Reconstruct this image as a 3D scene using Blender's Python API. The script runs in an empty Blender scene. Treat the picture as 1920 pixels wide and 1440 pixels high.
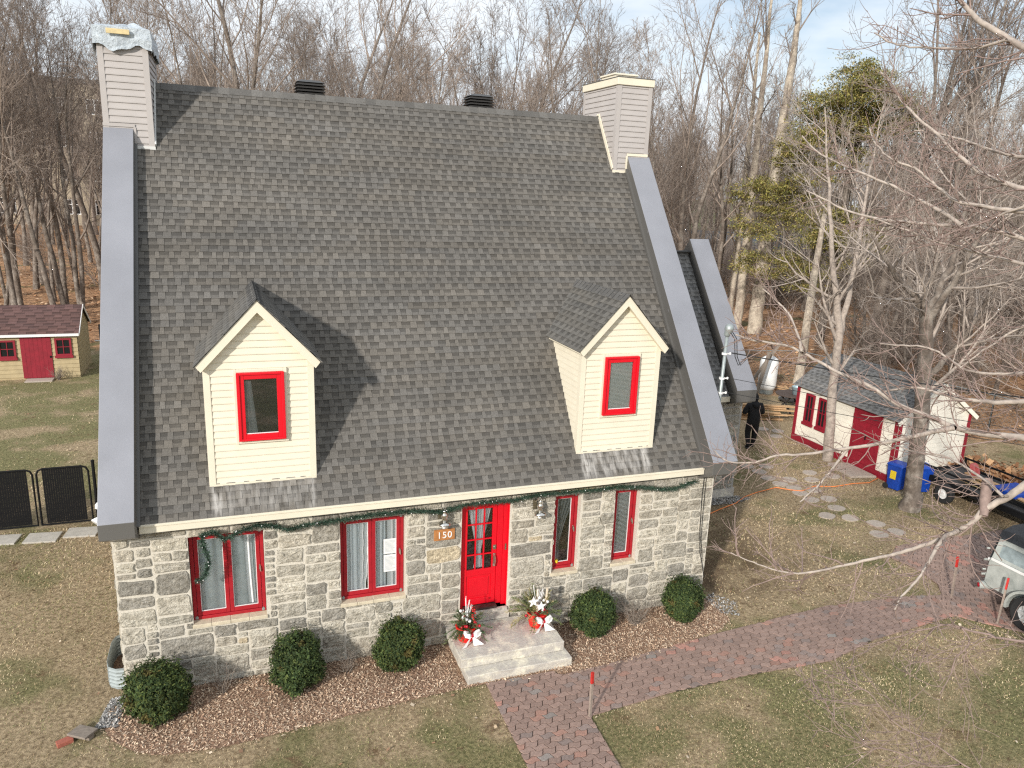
import bpy, bmesh, math, random
import numpy as np
from mathutils import Vector, Matrix, noise as mnoise

# ------------------------------------------------------------------ camera, sky, sun, exposure
S = bpy.context.scene
COL = S.collection
cam_data = bpy.data.cameras.new("camera")
cam = bpy.data.objects.new("camera", cam_data)
COL.objects.link(cam)
CAM = Vector((1.8774, -11.7894, 8.0481))
YAW, PITCH, ROLL, FPX = 0.3588, 0.2518, 0.0397, 1426.4
cy_, sy_, cp_, sp_ = math.cos(YAW), math.sin(YAW), math.cos(PITCH), math.sin(PITCH)
_f = Vector((sy_ * cp_, cy_ * cp_, -sp_)); _r = Vector((cy_, -sy_, 0)); _u = _r.cross(_f)
_R = _r * math.cos(ROLL) + _u * math.sin(ROLL); _U = _u * math.cos(ROLL) - _r * math.sin(ROLL)
cam.matrix_world = Matrix(((_R.x, _U.x, -_f.x, CAM.x), (_R.y, _U.y, -_f.y, CAM.y), (_R.z, _U.z, -_f.z, CAM.z), (0, 0, 0, 1)))
cam_data.sensor_fit = 'HORIZONTAL'; cam_data.sensor_width = 36.0
cam_data.lens = 36.0 * FPX / 1920.0
cam_data.clip_start = 0.1; cam_data.clip_end = 2000
S.camera = cam

SUN_EL = math.radians(23)
SUN_DIR = Vector((-0.72 * math.cos(SUN_EL), -0.695 * math.cos(SUN_EL), math.sin(SUN_EL))).normalized()   # towards the sun
W = bpy.data.worlds.new("World"); S.world = W; W.use_nodes = True
wn, wl = W.node_tree.nodes, W.node_tree.links
for n in list(wn): wn.remove(n)
w_out = wn.new("ShaderNodeOutputWorld"); w_bg = wn.new("ShaderNodeBackground")
w_sky = wn.new("ShaderNodeTexSky"); w_sky.sky_type = 'NISHITA'; w_sky.sun_disc = False
w_sky.sun_elevation = SUN_EL; w_sky.sun_rotation = math.atan2(SUN_DIR.x, SUN_DIR.y)
w_sky.air_density = 1.0; w_sky.dust_density = 1.5; w_sky.ozone_density = 1.0
w_tc = wn.new("ShaderNodeTexCoord"); w_no = wn.new("ShaderNodeTexNoise"); w_no.inputs['Scale'].default_value = 2.2
w_no.inputs['Detail'].default_value = 6; w_no.inputs['Roughness'].default_value = 0.6
w_map = wn.new("ShaderNodeMapping"); w_map.inputs['Scale'].default_value = (1, 1, 3.0)
w_ramp = wn.new("ShaderNodeValToRGB"); w_ramp.color_ramp.elements[0].position = 0.24; w_ramp.color_ramp.elements[1].position = 0.54
w_mix = wn.new("ShaderNodeMixRGB"); w_mix.inputs[2].default_value = (7.4, 7.9, 8.4, 1)
wl.new(w_tc.outputs['Generated'], w_map.inputs[0]); wl.new(w_map.outputs[0], w_no.inputs['Vector'])
wl.new(w_no.outputs['Fac'], w_ramp.inputs[0]); wl.new(w_ramp.outputs[0], w_mix.inputs[0])
wl.new(w_sky.outputs[0], w_mix.inputs[1]); wl.new(w_mix.outputs[0], w_bg.inputs[0])
w_bg.inputs[1].default_value = 0.125
wl.new(w_bg.outputs[0], w_out.inputs[0])
sun_d = bpy.data.lights.new("sun", 'SUN'); sun_d.energy = 4.0; sun_d.angle = math.radians(2.2); sun_d.color = (1.0, 0.94, 0.86)
sun_o = bpy.data.objects.new("sun", sun_d); COL.objects.link(sun_o)
sun_o.rotation_euler = SUN_DIR.to_track_quat('Z', 'Y').to_euler()
sun_o.location = (-20, -20, 20)
S.view_settings.view_transform = 'Standard'; S.view_settings.look = 'None'
S.view_settings.exposure = 0.08; S.view_settings.gamma = 1.0
try: S.view_settings.use_curve_mapping = False
except Exception: pass
S.render.engine = 'CYCLES'
S.cycles.max_bounces = 6; S.cycles.diffuse_bounces = 3; S.cycles.transparent_max_bounces = 8
S.cycles.use_denoising = False; S.cycles.sample_clamp_indirect = 2.5; S.cycles.blur_glossy = 1.0; S.cycles.caustics_reflective = False; S.cycles.caustics_refractive = False; S.cycles.pixel_filter_type = 'BLACKMAN_HARRIS'; S.cycles.filter_width = 1.25

R = random.Random(7)

# ------------------------------------------------------------------ materials
def mat(name, col, rough=0.7, metal=0.0, noise=None, bump=None, tint=False, spec=0.5, mottle=None):
    """col base colour; noise (scale, amount) varies the value; mottle (scale, other colour, low, high) blotches; bump (scale, strength, distance)"""
    m = bpy.data.materials.new(name); m.use_nodes = True
    nt = m.node_tree; N, L = nt.nodes, nt.links
    b = N["Principled BSDF"]
    b.inputs['Roughness'].default_value = rough; b.inputs['Metallic'].default_value = metal
    b.inputs['Specular IOR Level'].default_value = spec
    tc = N.new("ShaderNodeTexCoord")
    rgb = N.new("ShaderNodeRGB"); rgb.outputs[0].default_value = (*col, 1)
    cur = rgb.outputs[0]
    if mottle:
        sc, c2, lo, hi = mottle
        t = N.new("ShaderNodeTexNoise"); t.inputs['Scale'].default_value = sc; t.inputs['Detail'].default_value = 5
        t.inputs['Roughness'].default_value = 0.62
        L.new(tc.outputs['Object'], t.inputs['Vector'])
        rp = N.new("ShaderNodeValToRGB"); rp.color_ramp.elements[0].position = lo; rp.color_ramp.elements[1].position = hi
        L.new(t.outputs['Fac'], rp.inputs[0])
        mx = N.new("ShaderNodeMixRGB"); L.new(rp.outputs[0], mx.inputs[0]); L.new(cur, mx.inputs[1]); mx.inputs[2].default_value = (*c2, 1)
        cur = mx.outputs[0]
    if tint:
        at = N.new("ShaderNodeAttribute"); at.attribute_name = "tint"
        mx = N.new("ShaderNodeMixRGB"); mx.blend_type = 'MULTIPLY'; mx.inputs[0].default_value = 1
        L.new(cur, mx.inputs[1]); L.new(at.outputs['Color'], mx.inputs[2]); cur = mx.outputs[0]
    if noise:
        t = N.new("ShaderNodeTexNoise"); t.inputs['Scale'].default_value = noise[0]; t.inputs['Detail'].default_value = 4
        L.new(tc.outputs['Object'], t.inputs['Vector'])
        mr = N.new("ShaderNodeMapRange"); mr.inputs[1].default_value = 0.25; mr.inputs[2].default_value = 0.75
        mr.inputs[3].default_value = 1 - noise[1]; mr.inputs[4].default_value = 1 + noise[1]
        L.new(t.outputs['Fac'], mr.inputs[0])
        mx = N.new("ShaderNodeMixRGB"); mx.blend_type = 'MULTIPLY'; mx.inputs[0].default_value = 1
        L.new(cur, mx.inputs[1]); L.new(mr.outputs[0], mx.inputs[2]); cur = mx.outputs[0]
    L.new(cur, b.inputs['Base Color'])
    if bump:
        t = N.new("ShaderNodeTexNoise"); t.inputs['Scale'].default_value = bump[0]; t.inputs['Detail'].default_value = 6
        t.inputs['Roughness'].default_value = 0.65
        L.new(tc.outputs['Object'], t.inputs['Vector'])
        bp = N.new("ShaderNodeBump"); bp.inputs['Strength'].default_value = bump[1]; bp.inputs['Distance'].default_value = bump[2]
        L.new(t.outputs['Fac'], bp.inputs['Height']); L.new(bp.outputs[0], b.inputs['Normal'])
    m["out"] = 1
    return m

def glass_mat(name, tintc=(0.95, 0.97, 0.98), refl=0.12):
    m = bpy.data.materials.new(name); m.use_nodes = True
    N, L = m.node_tree.nodes, m.node_tree.links
    for n in list(N): N.remove(n)
    o = N.new("ShaderNodeOutputMaterial"); tr = N.new("ShaderNodeBsdfTransparent"); gl = N.new("ShaderNodeBsdfGlossy")
    tr.inputs[0].default_value = (*tintc, 1); gl.inputs['Roughness'].default_value = 0.02
    lw = N.new("ShaderNodeLayerWeight"); lw.inputs[0].default_value = 0.35
    mr = N.new("ShaderNodeMapRange"); mr.inputs[3].default_value = refl * 0.5; mr.inputs[4].default_value = 0.7
    mx = N.new("ShaderNodeMixShader")
    L.new(lw.outputs['Fresnel'], mr.inputs[0]); L.new(mr.outputs[0], mx.inputs[0]); L.new(tr.outputs[0], mx.inputs[1]); L.new(gl.outputs[0], mx.inputs[2])
    L.new(mx.outputs[0], o.inputs[0])
    return m

M = {}
M['stone'] = mat('field_stone', (1, 1, 1), 0.9, noise=(34, 0.30), bump=(15, 1.0, 0.07), tint=True, mottle=(8, (0.70, 0.69, 0.665), 0.42, 0.62))
M['mortar'] = mat('pale_mortar', (0.61, 0.57, 0.49), 0.95, noise=(30, 0.16), bump=(40, 0.5, 0.02))
M['shingle'] = mat('asphalt_shingle', (1, 1, 1), 0.92, noise=(60, 0.30), bump=(160, 0.5, 0.006), tint=True)
M['coping'] = mat('grey_sheet_metal', (0.285, 0.29, 0.318), 0.40, 0.25, noise=(1.3, 0.10), bump=(1.8, 0.25, 0.03))  # coping tops: the sky's bluish sheen is put into this colour
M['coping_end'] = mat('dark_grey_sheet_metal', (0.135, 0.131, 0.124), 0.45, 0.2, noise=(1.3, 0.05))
M['cream'] = mat('cream_vinyl', (0.73, 0.675, 0.545), 0.55, noise=(3, 0.05))
M['taupe'] = mat('taupe_vinyl', (0.425, 0.395, 0.378), 0.55, noise=(3, 0.05))
M['pale_flash'] = mat('pale_grey_flashing', (0.62, 0.62, 0.60), 0.5)
M['red'] = mat('fresh_red_paint', (0.66, 0.002, 0.014), 0.42, noise=(8, 0.05))
M['dark_red'] = mat('weathered_red_paint', (0.36, 0.007, 0.016), 0.55, noise=(10, 0.15), bump=(40, 0.2, 0.01))
M['shed_red'] = mat('crimson_shed_paint', (0.25, 0.008, 0.022), 0.6, noise=(6, 0.2))
M['glass'] = glass_mat('window_glass')
M['glass_dark'] = glass_mat('dark_window_glass', (0.55, 0.6, 0.62), 0.1)
M['blind'] = mat('pale_blind', (0.88, 0.93, 0.95), 0.8)
M['curtain'] = mat('white_curtain', (0.88, 0.90, 0.90), 0.85)
M['grey_curtain'] = mat('sheer_grey_curtain', (0.20, 0.215, 0.215), 0.85)
M['black'] = mat('black_plastic', (0.007, 0.007, 0.008), 0.75, spec=0.2)
M['dark'] = mat('dark_interior', (0.015, 0.015, 0.016), 0.9)
M['silver'] = mat('polished_metal', (0.75, 0.73, 0.68), 0.22, 1.0)
M['galv'] = mat('galvanised_steel', (0.36, 0.40, 0.395), 0.5, 0.5, noise=(14, 0.12))
M['white'] = mat('white_plastic', (0.8, 0.8, 0.79), 0.4)
M['concrete'] = mat('weathered_concrete', (0.47, 0.44, 0.395), 0.92, noise=(28, 0.14), bump=(30, 0.5, 0.02), mottle=(5, (0.74, 0.69, 0.56), 0.46, 0.70))
M['pad'] = mat('stepping_stone_concrete', (0.42, 0.36, 0.305), 0.95, noise=(20, 0.15), bump=(40, 0.4, 0.01))
M['paver'] = mat('clay_paver', (1, 1, 1), 0.9, noise=(45, 0.22), bump=(80, 0.5, 0.008), tint=True)
M['sand'] = mat('joint_sand', (0.065, 0.05, 0.04), 0.95, noise=(40, 0.25))
M['wood'] = mat('fresh_lumber', (0.50, 0.32, 0.17), 0.75, noise=(12, 0.2))
M['pale_wood'] = mat('pale_pine_board', (0.62, 0.50, 0.27), 0.7, noise=(14, 0.15))
M['old_wood'] = mat('weathered_board', (0.24, 0.20, 0.165), 0.85, noise=(18, 0.25))
M['stake_wood'] = mat('grey_stake_wood', (0.30, 0.24, 0.20), 0.85, noise=(20, 0.25))
M['stake_red'] = mat('red_stake_top', (0.50, 0.025, 0.02), 0.6, noise=(20, 0.2))
M['sign_wood'] = mat('varnished_sign_wood', (0.44, 0.185, 0.06), 0.5, noise=(14, 0.25))
M['bark'] = mat('grey_brown_bark', (0.155, 0.125, 0.102), 0.95, noise=(9, 0.35), bump=(24, 0.9, 0.03), mottle=(2.2, (0.29, 0.255, 0.22), 0.45, 0.65))
M['twig'] = mat('brown_grey_twigs', (0.245, 0.200, 0.168), 0.9, noise=(3, 0.3))
def vary_by_tree(m, lo, hi):
    N, L = m.node_tree.nodes, m.node_tree.links; b = N["Principled BSDF"]; src = b.inputs['Base Color'].links[0].from_socket
    oi = N.new("ShaderNodeObjectInfo"); mr = N.new("ShaderNodeMapRange"); mr.inputs[3].default_value = lo; mr.inputs[4].default_value = hi; L.new(oi.outputs['Random'], mr.inputs[0])
    mx = N.new("ShaderNodeMixRGB"); mx.blend_type = 'MULTIPLY'; mx.inputs[0].default_value = 1; L.new(src, mx.inputs[1]); L.new(mr.outputs[0], mx.inputs[2]); L.new(mx.outputs[0], b.inputs['Base Color'])
vary_by_tree(M['twig'], 0.70, 1.45)
M['pale_bark'] = mat('pale_bark', (0.46, 0.40, 0.32), 0.9, noise=(9, 0.3), bump=(20, 0.7, 0.03), mottle=(1.6, (0.26, 0.21, 0.165), 0.46, 0.62))
M['limb'] = mat('light_grey_limb_bark', (0.42, 0.36, 0.31), 0.85, noise=(16, 0.22), bump=(50, 0.5, 0.008), mottle=(5, (0.28, 0.235, 0.205), 0.45, 0.65))
M['limb_twig'] = mat('reddish_twig_bark', (0.255, 0.185, 0.16), 0.8, noise=(20, 0.25))
M['box_leaf'] = mat('boxwood_leaf', (1, 1, 1), 0.75, tint=True, spec=0.2)
M['cedar_leaf'] = mat('olive_cedar_leaf', (1, 1, 1), 0.7, tint=True)
M['garland'] = mat('garland_needles', (1, 1, 1), 0.6, tint=True)
M['black_cloth'] = mat('black_cloth', (0.010, 0.010, 0.012), 0.9, noise=(12, 0.3))
M['skin'] = mat('skin', (0.45, 0.26, 0.19), 0.6)
M['jeep'] = mat('pale_grey_green_paint', (0.41, 0.435, 0.41), 0.5, noise=(6, 0.14), mottle=(4, (0.27, 0.30, 0.285), 0.48, 0.7))
M['tarp_black'] = mat('black_canvas', (0.03, 0.033, 0.038), 0.55, noise=(5, 0.2), bump=(6, 0.5, 0.05))
M['tyre'] = mat('tyre_rubber', (0.02, 0.02, 0.021), 0.85)
M['rim'] = mat('silver_rim', (0.62, 0.63, 0.63), 0.4, 0.15)
M['tail'] = mat('red_lens', (0.32, 0.01, 0.02), 0.2)
M['blue'] = mat('blue_plastic', (0.008, 0.055, 0.36), 0.4, noise=(8, 0.2))
M['yellow'] = mat('yellow_plastic', (0.75, 0.55, 0.03), 0.5)
M['orange'] = mat('orange_cord_rubber', (0.80, 0.24, 0.06), 0.6)
M['cable'] = mat('black_cable', (0.012, 0.012, 0.013), 0.6)
M['brick_red'] = mat('red_brick', (0.34, 0.105, 0.07), 0.9, noise=(30, 0.25))
M['tarp_blue'] = mat('grey_blue_tarp', (0.47, 0.525, 0.57), 0.35, noise=(9, 0.2), bump=(14, 0.9, 0.05))
M['beige_brick'] = mat('beige_brickwork', (0.42, 0.36, 0.27), 0.9, noise=(2, 0.12))
M['windscreen'] = mat('blue_grey_windscreen', (0.13, 0.16, 0.19), 0.9, noise=(0.4, 0.25))
M['mesh_wire'] = mat('galvanised_wire', (0.30, 0.32, 0.32), 0.5, 0.6)
M['yellow_siding'] = mat('old_yellow_siding', (0.43, 0.345, 0.20), 0.75, noise=(5, 0.15))  # base colour darkened to carry the shade the shed stands in
M['shed_white'] = mat('cream_white_siding', (0.80, 0.76, 0.66), 0.65, noise=(4, 0.08))
M['gravel'] = mat('pale_gravel', (1, 1, 1), 0.95, tint=True)
M['chip'] = mat('wood_chip', (1, 1, 1), 0.9, tint=True)
M['leaf'] = mat('dry_leaf', (1, 1, 1), 0.9, tint=True)
M['blade'] = mat('winter_grass_blade', (1, 1, 1), 0.9, tint=True)
M['mulch'] = mat('mulch_soil', (0.29, 0.18, 0.12), 0.95, noise=(35, 0.4), bump=(50, 0.8, 0.03), mottle=(22, (0.34, 0.22, 0.14), 0.5, 0.64))

# shingle stains: lime run-off below the dormers, a mark with a shape of its own
def add_stains(m):
    N, L = m.node_tree.nodes, m.node_tree.links
    b = N["Principled BSDF"]; src = b.inputs['Base Color'].links[0].from_socket
    g = N.new("ShaderNodeNewGeometry"); sx = N.new("ShaderNodeSeparateXYZ"); L.new(g.outputs['Position'], sx.inputs[0])
    def band(lo, hi, soft, sock):
        a = N.new("ShaderNodeMapRange"); a.interpolation_type = 'SMOOTHSTEP'
        a.inputs[1].default_value = lo - soft; a.inputs[2].default_value = lo + soft; L.new(sock, a.inputs[0])
        c = N.new("ShaderNodeMapRange"); c.interpolation_type = 'SMOOTHSTEP'
        c.inputs[1].default_value = hi - soft; c.inputs[2].default_value = hi + soft; c.inputs[3].default_value = 1; c.inputs[4].default_value = 0
        L.new(sock, c.inputs[0])
        mm = N.new("ShaderNodeMath"); mm.operation = 'MULTIPLY'; L.new(a.outputs[0], mm.inputs[0]); L.new(c.outputs[0], mm.inputs[1])
        return mm.outputs[0]
    zb = band(3.02, 3.40, 0.10, sx.outputs['Z'])
    parts = []
    for lo, hi, s, amt in ((1.44, 1.58, 0.05, 0.9), (1.5, 2.9, 0.2, 0.32), (2.86, 2.98, 0.05, 0.75), (7.72, 7.98, 0.06, 0.95), (7.8, 9.0, 0.15, 0.55), (8.95, 9.1, 0.05, 0.9)):
        x = band(lo, hi, s, sx.outputs['X']); q = N.new("ShaderNodeMath"); q.operation = 'MULTIPLY'; q.inputs[1].default_value = amt
        L.new(x, q.inputs[0]); parts.append(q.outputs[0])
    cur = parts[0]
    for p in parts[1:]:
        q = N.new("ShaderNodeMath"); q.operation = 'MAXIMUM'; L.new(cur, q.inputs[0]); L.new(p, q.inputs[1]); cur = q.outputs[0]
    mp = N.new("ShaderNodeMapping"); mp.inputs['Scale'].default_value = (9, 2, 2); L.new(g.outputs['Position'], mp.inputs[0])
    t = N.new("ShaderNodeTexNoise"); t.inputs['Scale'].default_value = 1.4; t.inputs['Detail'].default_value = 5; L.new(mp.outputs[0], t.inputs['Vector'])
    rp = N.new("ShaderNodeMapRange"); rp.inputs[1].default_value = 0.38; rp.inputs[2].default_value = 0.68; L.new(t.outputs['Fac'], rp.inputs[0])
    q = N.new("ShaderNodeMath"); q.operation = 'MULTIPLY'; L.new(cur, q.inputs[0]); L.new(zb, q.inputs[1])
    q2 = N.new("ShaderNodeMath"); q2.operation = 'MULTIPLY'; L.new(q.outputs[0], q2.inputs[0]); L.new(rp.outputs[0], q2.inputs[1])
    mx = N.new("ShaderNodeMixRGB"); L.new(q2.outputs[0], mx.inputs[0]); L.new(src, mx.inputs[1]); mx.inputs[2].default_value = (0.62, 0.60, 0.57, 1)
    L.new(mx.outputs[0], b.inputs['Base Color'])
def add_fading(m):
    N, L = m.node_tree.nodes, m.node_tree.links; b = N["Principled BSDF"]; src = b.inputs['Base Color'].links[0].from_socket
    g = N.new("ShaderNodeNewGeometry"); cur = src
    for sc, mp_, amt in ((0.8, (1, 1, 1), .10), (1.6, (4, .6, .6), .07)):
        mp = N.new("ShaderNodeMapping"); mp.inputs['Scale'].default_value = mp_; L.new(g.outputs['Position'], mp.inputs[0])
        t = N.new("ShaderNodeTexNoise"); t.inputs['Scale'].default_value = sc; t.inputs['Detail'].default_value = 5; L.new(mp.outputs[0], t.inputs['Vector'])
        mr = N.new("ShaderNodeMapRange"); mr.inputs[1].default_value = .3; mr.inputs[2].default_value = .7; mr.inputs[3].default_value = 1 - amt; mr.inputs[4].default_value = 1 + amt; L.new(t.outputs['Fac'], mr.inputs[0])
        mx = N.new("ShaderNodeMixRGB"); mx.blend_type = 'MULTIPLY'; mx.inputs[0].default_value = 1; L.new(cur, mx.inputs[1]); L.new(mr.outputs[0], mx.inputs[2]); cur = mx.outputs[0]
    L.new(cur, b.inputs['Base Color'])
add_fading(M['shingle'])
add_stains(M['shingle'])

# ------------------------------------------------------------------ mesh building
class MB:
    def __init__(s): s.v = []; s.f = []; s.c = []; s.m = []; s.mi = 0; s.col = (1, 1, 1)
    def add(s, vs, fs, col=None):
        o = len(s.v); s.v.extend([tuple(p) for p in vs])
        for f in fs: s.f.append([i + o for i in f]); s.c.append(col or s.col); s.m.append(s.mi)
    def poly(s, pts, col=None): s.add(pts, [list(range(len(pts)))], col)
    def box(s, x0, x1, y0, y1, z0, z1, col=None):
        s.add([(x0, y0, z0), (x1, y0, z0), (x1, y1, z0), (x0, y1, z0), (x0, y0, z1), (x1, y0, z1), (x1, y1, z1), (x0, y1, z1)],
              [(0, 3, 2, 1), (4, 5, 6, 7), (0, 1, 5, 4), (1, 2, 6, 5), (2, 3, 7, 6), (3, 0, 4, 7)], col)
    def obox(s, c, ax, ay, az, hx, hy, hz, col=None):
        c, ax, ay, az = Vector(c), Vector(ax).normalized(), Vector(ay).normalized(), Vector(az).normalized()
        P = [c + ax * (i * hx) + ay * (j * hy) + az * (k * hz) for k in (-1, 1) for i, j in ((-1, -1), (1, -1), (1, 1), (-1, 1))]
        s.add(P, [(0, 3, 2, 1), (4, 5, 6, 7), (0, 1, 5, 4), (1, 2, 6, 5), (2, 3, 7, 6), (3, 0, 4, 7)], col)
    def beam(s, a, b, w, h, col=None, up=(0, 0, 1)):
        a, b = Vector(a), Vector(b); d = (b - a); l = d.length; d.normalize(); up = Vector(up)
        if abs(d.dot(up)) > 0.98: up = Vector((1, 0, 0))
        sd = d.cross(up).normalized(); u2 = sd.cross(d)
        s.obox((a + b) / 2, d, sd, u2, l / 2, w / 2, h / 2, col)
    def prism(s, pts, d, col=None):
        """closed outline pts (3-D) swept by vector d"""
        d = Vector(d); P = [Vector(p) for p in pts]; n = len(P)
        s.add(P + [p + d for p in P], [list(range(n))[::-1], list(range(n, 2 * n))] + [(i, (i + 1) % n, (i + 1) % n + n, i + n) for i in range(n)], col)
    def tube(s, pts, rad, sides=8, cap=True, col=None):
        pts = [Vector(p) for p in pts]; n = len(pts)
        if not hasattr(rad, '__len__'): rad = [rad] * n
        V = []; prev = None
        for i, p in enumerate(pts):
            d = (pts[min(i + 1, n - 1)] - pts[max(i - 1, 0)])
            if d.length < 1e-9: d = Vector((0, 0, 1))
            d.normalize()
            if prev is None:
                a = Vector((1, 0, 0)) if abs(d.x) < 0.8 else Vector((0, 1, 0))
                a = (a - d * a.dot(d)).normalized()
            else:
                a = (prev - d * prev.dot(d))
                a = a.normalized() if a.length > 1e-6 else Vector((1, 0, 0))
            prev = a; b = d.cross(a)
            for k in range(sides):
                t = 2 * math.pi * k / sides
                V.append(p + (a * math.cos(t) + b * math.sin(t)) * rad[i])
        F = [(i * sides + k, i * sides + (k + 1) % sides, (i + 1) * sides + (k + 1) % sides, (i + 1) * sides + k) for i in range(n - 1) for k in range(sides)]
        if cap: F += [list(range(sides))[::-1], list(range((n - 1) * sides, n * sides))]
        s.add(V, F, col)
    def lathe(s, prof, c=(0, 0, 0), axis=(0, 0, 1), n=20, col=None):
        ax = Vector(axis).normalized(); a = ax.orthogonal().normalized(); b = ax.cross(a); c = Vector(c)
        V = [c + ax * h + (a * math.cos(2 * math.pi * k / n) + b * math.sin(2 * math.pi * k / n)) * max(r, 1e-4) for r, h in prof for k in range(n)]
        m = len(prof)
        F = [(i * n + k, i * n + (k + 1) % n, (i + 1) * n + (k + 1) % n, (i + 1) * n + k) for i in range(m - 1) for k in range(n)]
        if prof[0][0] > .01 and prof[-1][0] > .01: F += [((m - 1) * n + k, (m - 1) * n + (k + 1) % n, (k + 1) % n, k) for k in range(n)]
        else: F += [list(range(n))[::-1], list(range((m - 1) * n, m * n))]
        s.add(V, F, col)
    def ball(s, c, r, n=10, m=7, col=None, sq=(1, 1, 1)):
        c = Vector(c)
        V = [c + Vector((r * sq[0] * math.sin(math.pi * i / m) * math.cos(2 * math.pi * k / n), r * sq[1] * math.sin(math.pi * i / m) * math.sin(2 * math.pi * k / n), r * sq[2] * math.cos(math.pi * i / m))) for i in range(m + 1) for k in range(n)]
        F = [(i * n + k, (i + 1) * n + k, (i + 1) * n + (k + 1) % n, i * n + (k + 1) % n) for i in range(m) for k in range(n)]
        s.add(V, F, col)
    def sheet(s, x0, x1, z0, z1, y, fn, nx=12, nz=10, col=None):
        """a cloth-like sheet in a y plane, pushed by fn(u,w)"""
        V = []
        for j in range(nz + 1):
            for i in range(nx + 1):
                u, w = i / nx, j / nz
                dx, dy, dz = fn(u, w); V.append((x0 + (x1 - x0) * u + dx, y + dy, z0 + (z1 - z0) * w + dz))
        s.add(V, [(j * (nx + 1) + i, j * (nx + 1) + i + 1, (j + 1) * (nx + 1) + i + 1, (j + 1) * (nx + 1) + i) for j in range(nz) for i in range(nx)], col)
    def build(s, name, mats, parent=None, smooth=False, local=False, tint=False):
        me = bpy.data.meshes.new(name)
        off = Vector((0, 0, 0))
        if parent is not None and not local:
            p = parent
            while p is not None: off += p.location; p = p.parent
        me.from_pydata([(x - off.x, y - off.y, z - off.z) for x, y, z in s.v] if off.length else s.v, [], s.f)
        if not isinstance(mats, (list, tuple)): mats = [mats]
        for m in mats: me.materials.append(m)
        if len(mats) > 1: me.polygons.foreach_set('material_index', s.m)
        if smooth: me.polygons.foreach_set('use_smooth', [True] * len(me.polygons))
        if tint:
            at = me.attributes.new('tint', 'FLOAT_COLOR', 'CORNER')
            a = np.ones((len(me.loops), 4), dtype=np.float32)
            cnt = np.array([len(f) for f in s.f]); a[:, :3] = np.repeat(np.array(s.c, dtype=np.float32), cnt, axis=0)
            at.data.foreach_set('color', a.ravel())
        me.update()
        o = bpy.data.objects.new(name, me); COL.objects.link(o)
        if parent is not None: o.parent = parent
        return o

def raw(name, verts, faces, m, cols=None, parent=None):
    """one mesh straight from arrays: faces (n,k) all the same size"""
    me = bpy.data.meshes.new(name)
    n, k = faces.shape
    me.vertices.add(len(verts)); me.vertices.foreach_set('co', np.asarray(verts, dtype=np.float32).ravel())
    me.loops.add(n * k); me.loops.foreach_set('vertex_index', faces.astype(np.int32).ravel())
    me.polygons.add(n); me.polygons.foreach_set('loop_start', np.arange(0, n * k, k, dtype=np.int32))
    me.update(calc_edges=True)
    if cols is not None:
        at = me.attributes.new('tint', 'FLOAT_COLOR', 'CORNER')
        a = np.ones((n * k, 4), dtype=np.float32); a[:, :3] = np.repeat(cols, k, axis=0); at.data.foreach_set('color', a.ravel())
    me.materials.append(m)
    o = bpy.data.objects.new(name, me); COL.objects.link(o)
    if parent is not None: o.parent = parent
    return o

def tag(o, label, cat, group=None, kind='thing'):
    o['label'] = label; o['category'] = cat; o['kind'] = kind
    if group: o['group'] = group
    return o
def thing(name, label, cat, loc=(0, 0, 0), group=None, rz=0):
    o = bpy.data.objects.new(name, None); COL.objects.link(o); o.empty_display_size = 0.2
    o.location = loc; o.rotation_euler = (0, 0, rz)
    return tag(o, label, cat, group)
def node(name, parent, label=None):
    """an Empty for a part that itself has sub-parts"""
    o = bpy.data.objects.new(name, None); COL.objects.link(o); o.parent = parent; o.empty_display_size = 0.2
    if label: o['label'] = label
    return o
def struct(o): o['kind'] = 'structure'; return o
def copy_tree(o, parent=None):
    c = o.copy(); COL.objects.link(c); c.parent = parent
    for ch in o.children: copy_tree(ch, c)
    return c
def bevel(o, w=0.01, seg=2):
    b = o.modifiers.new('bevel', 'BEVEL'); b.width = w; b.segments = seg; b.limit_method = 'ANGLE'; return o

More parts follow.
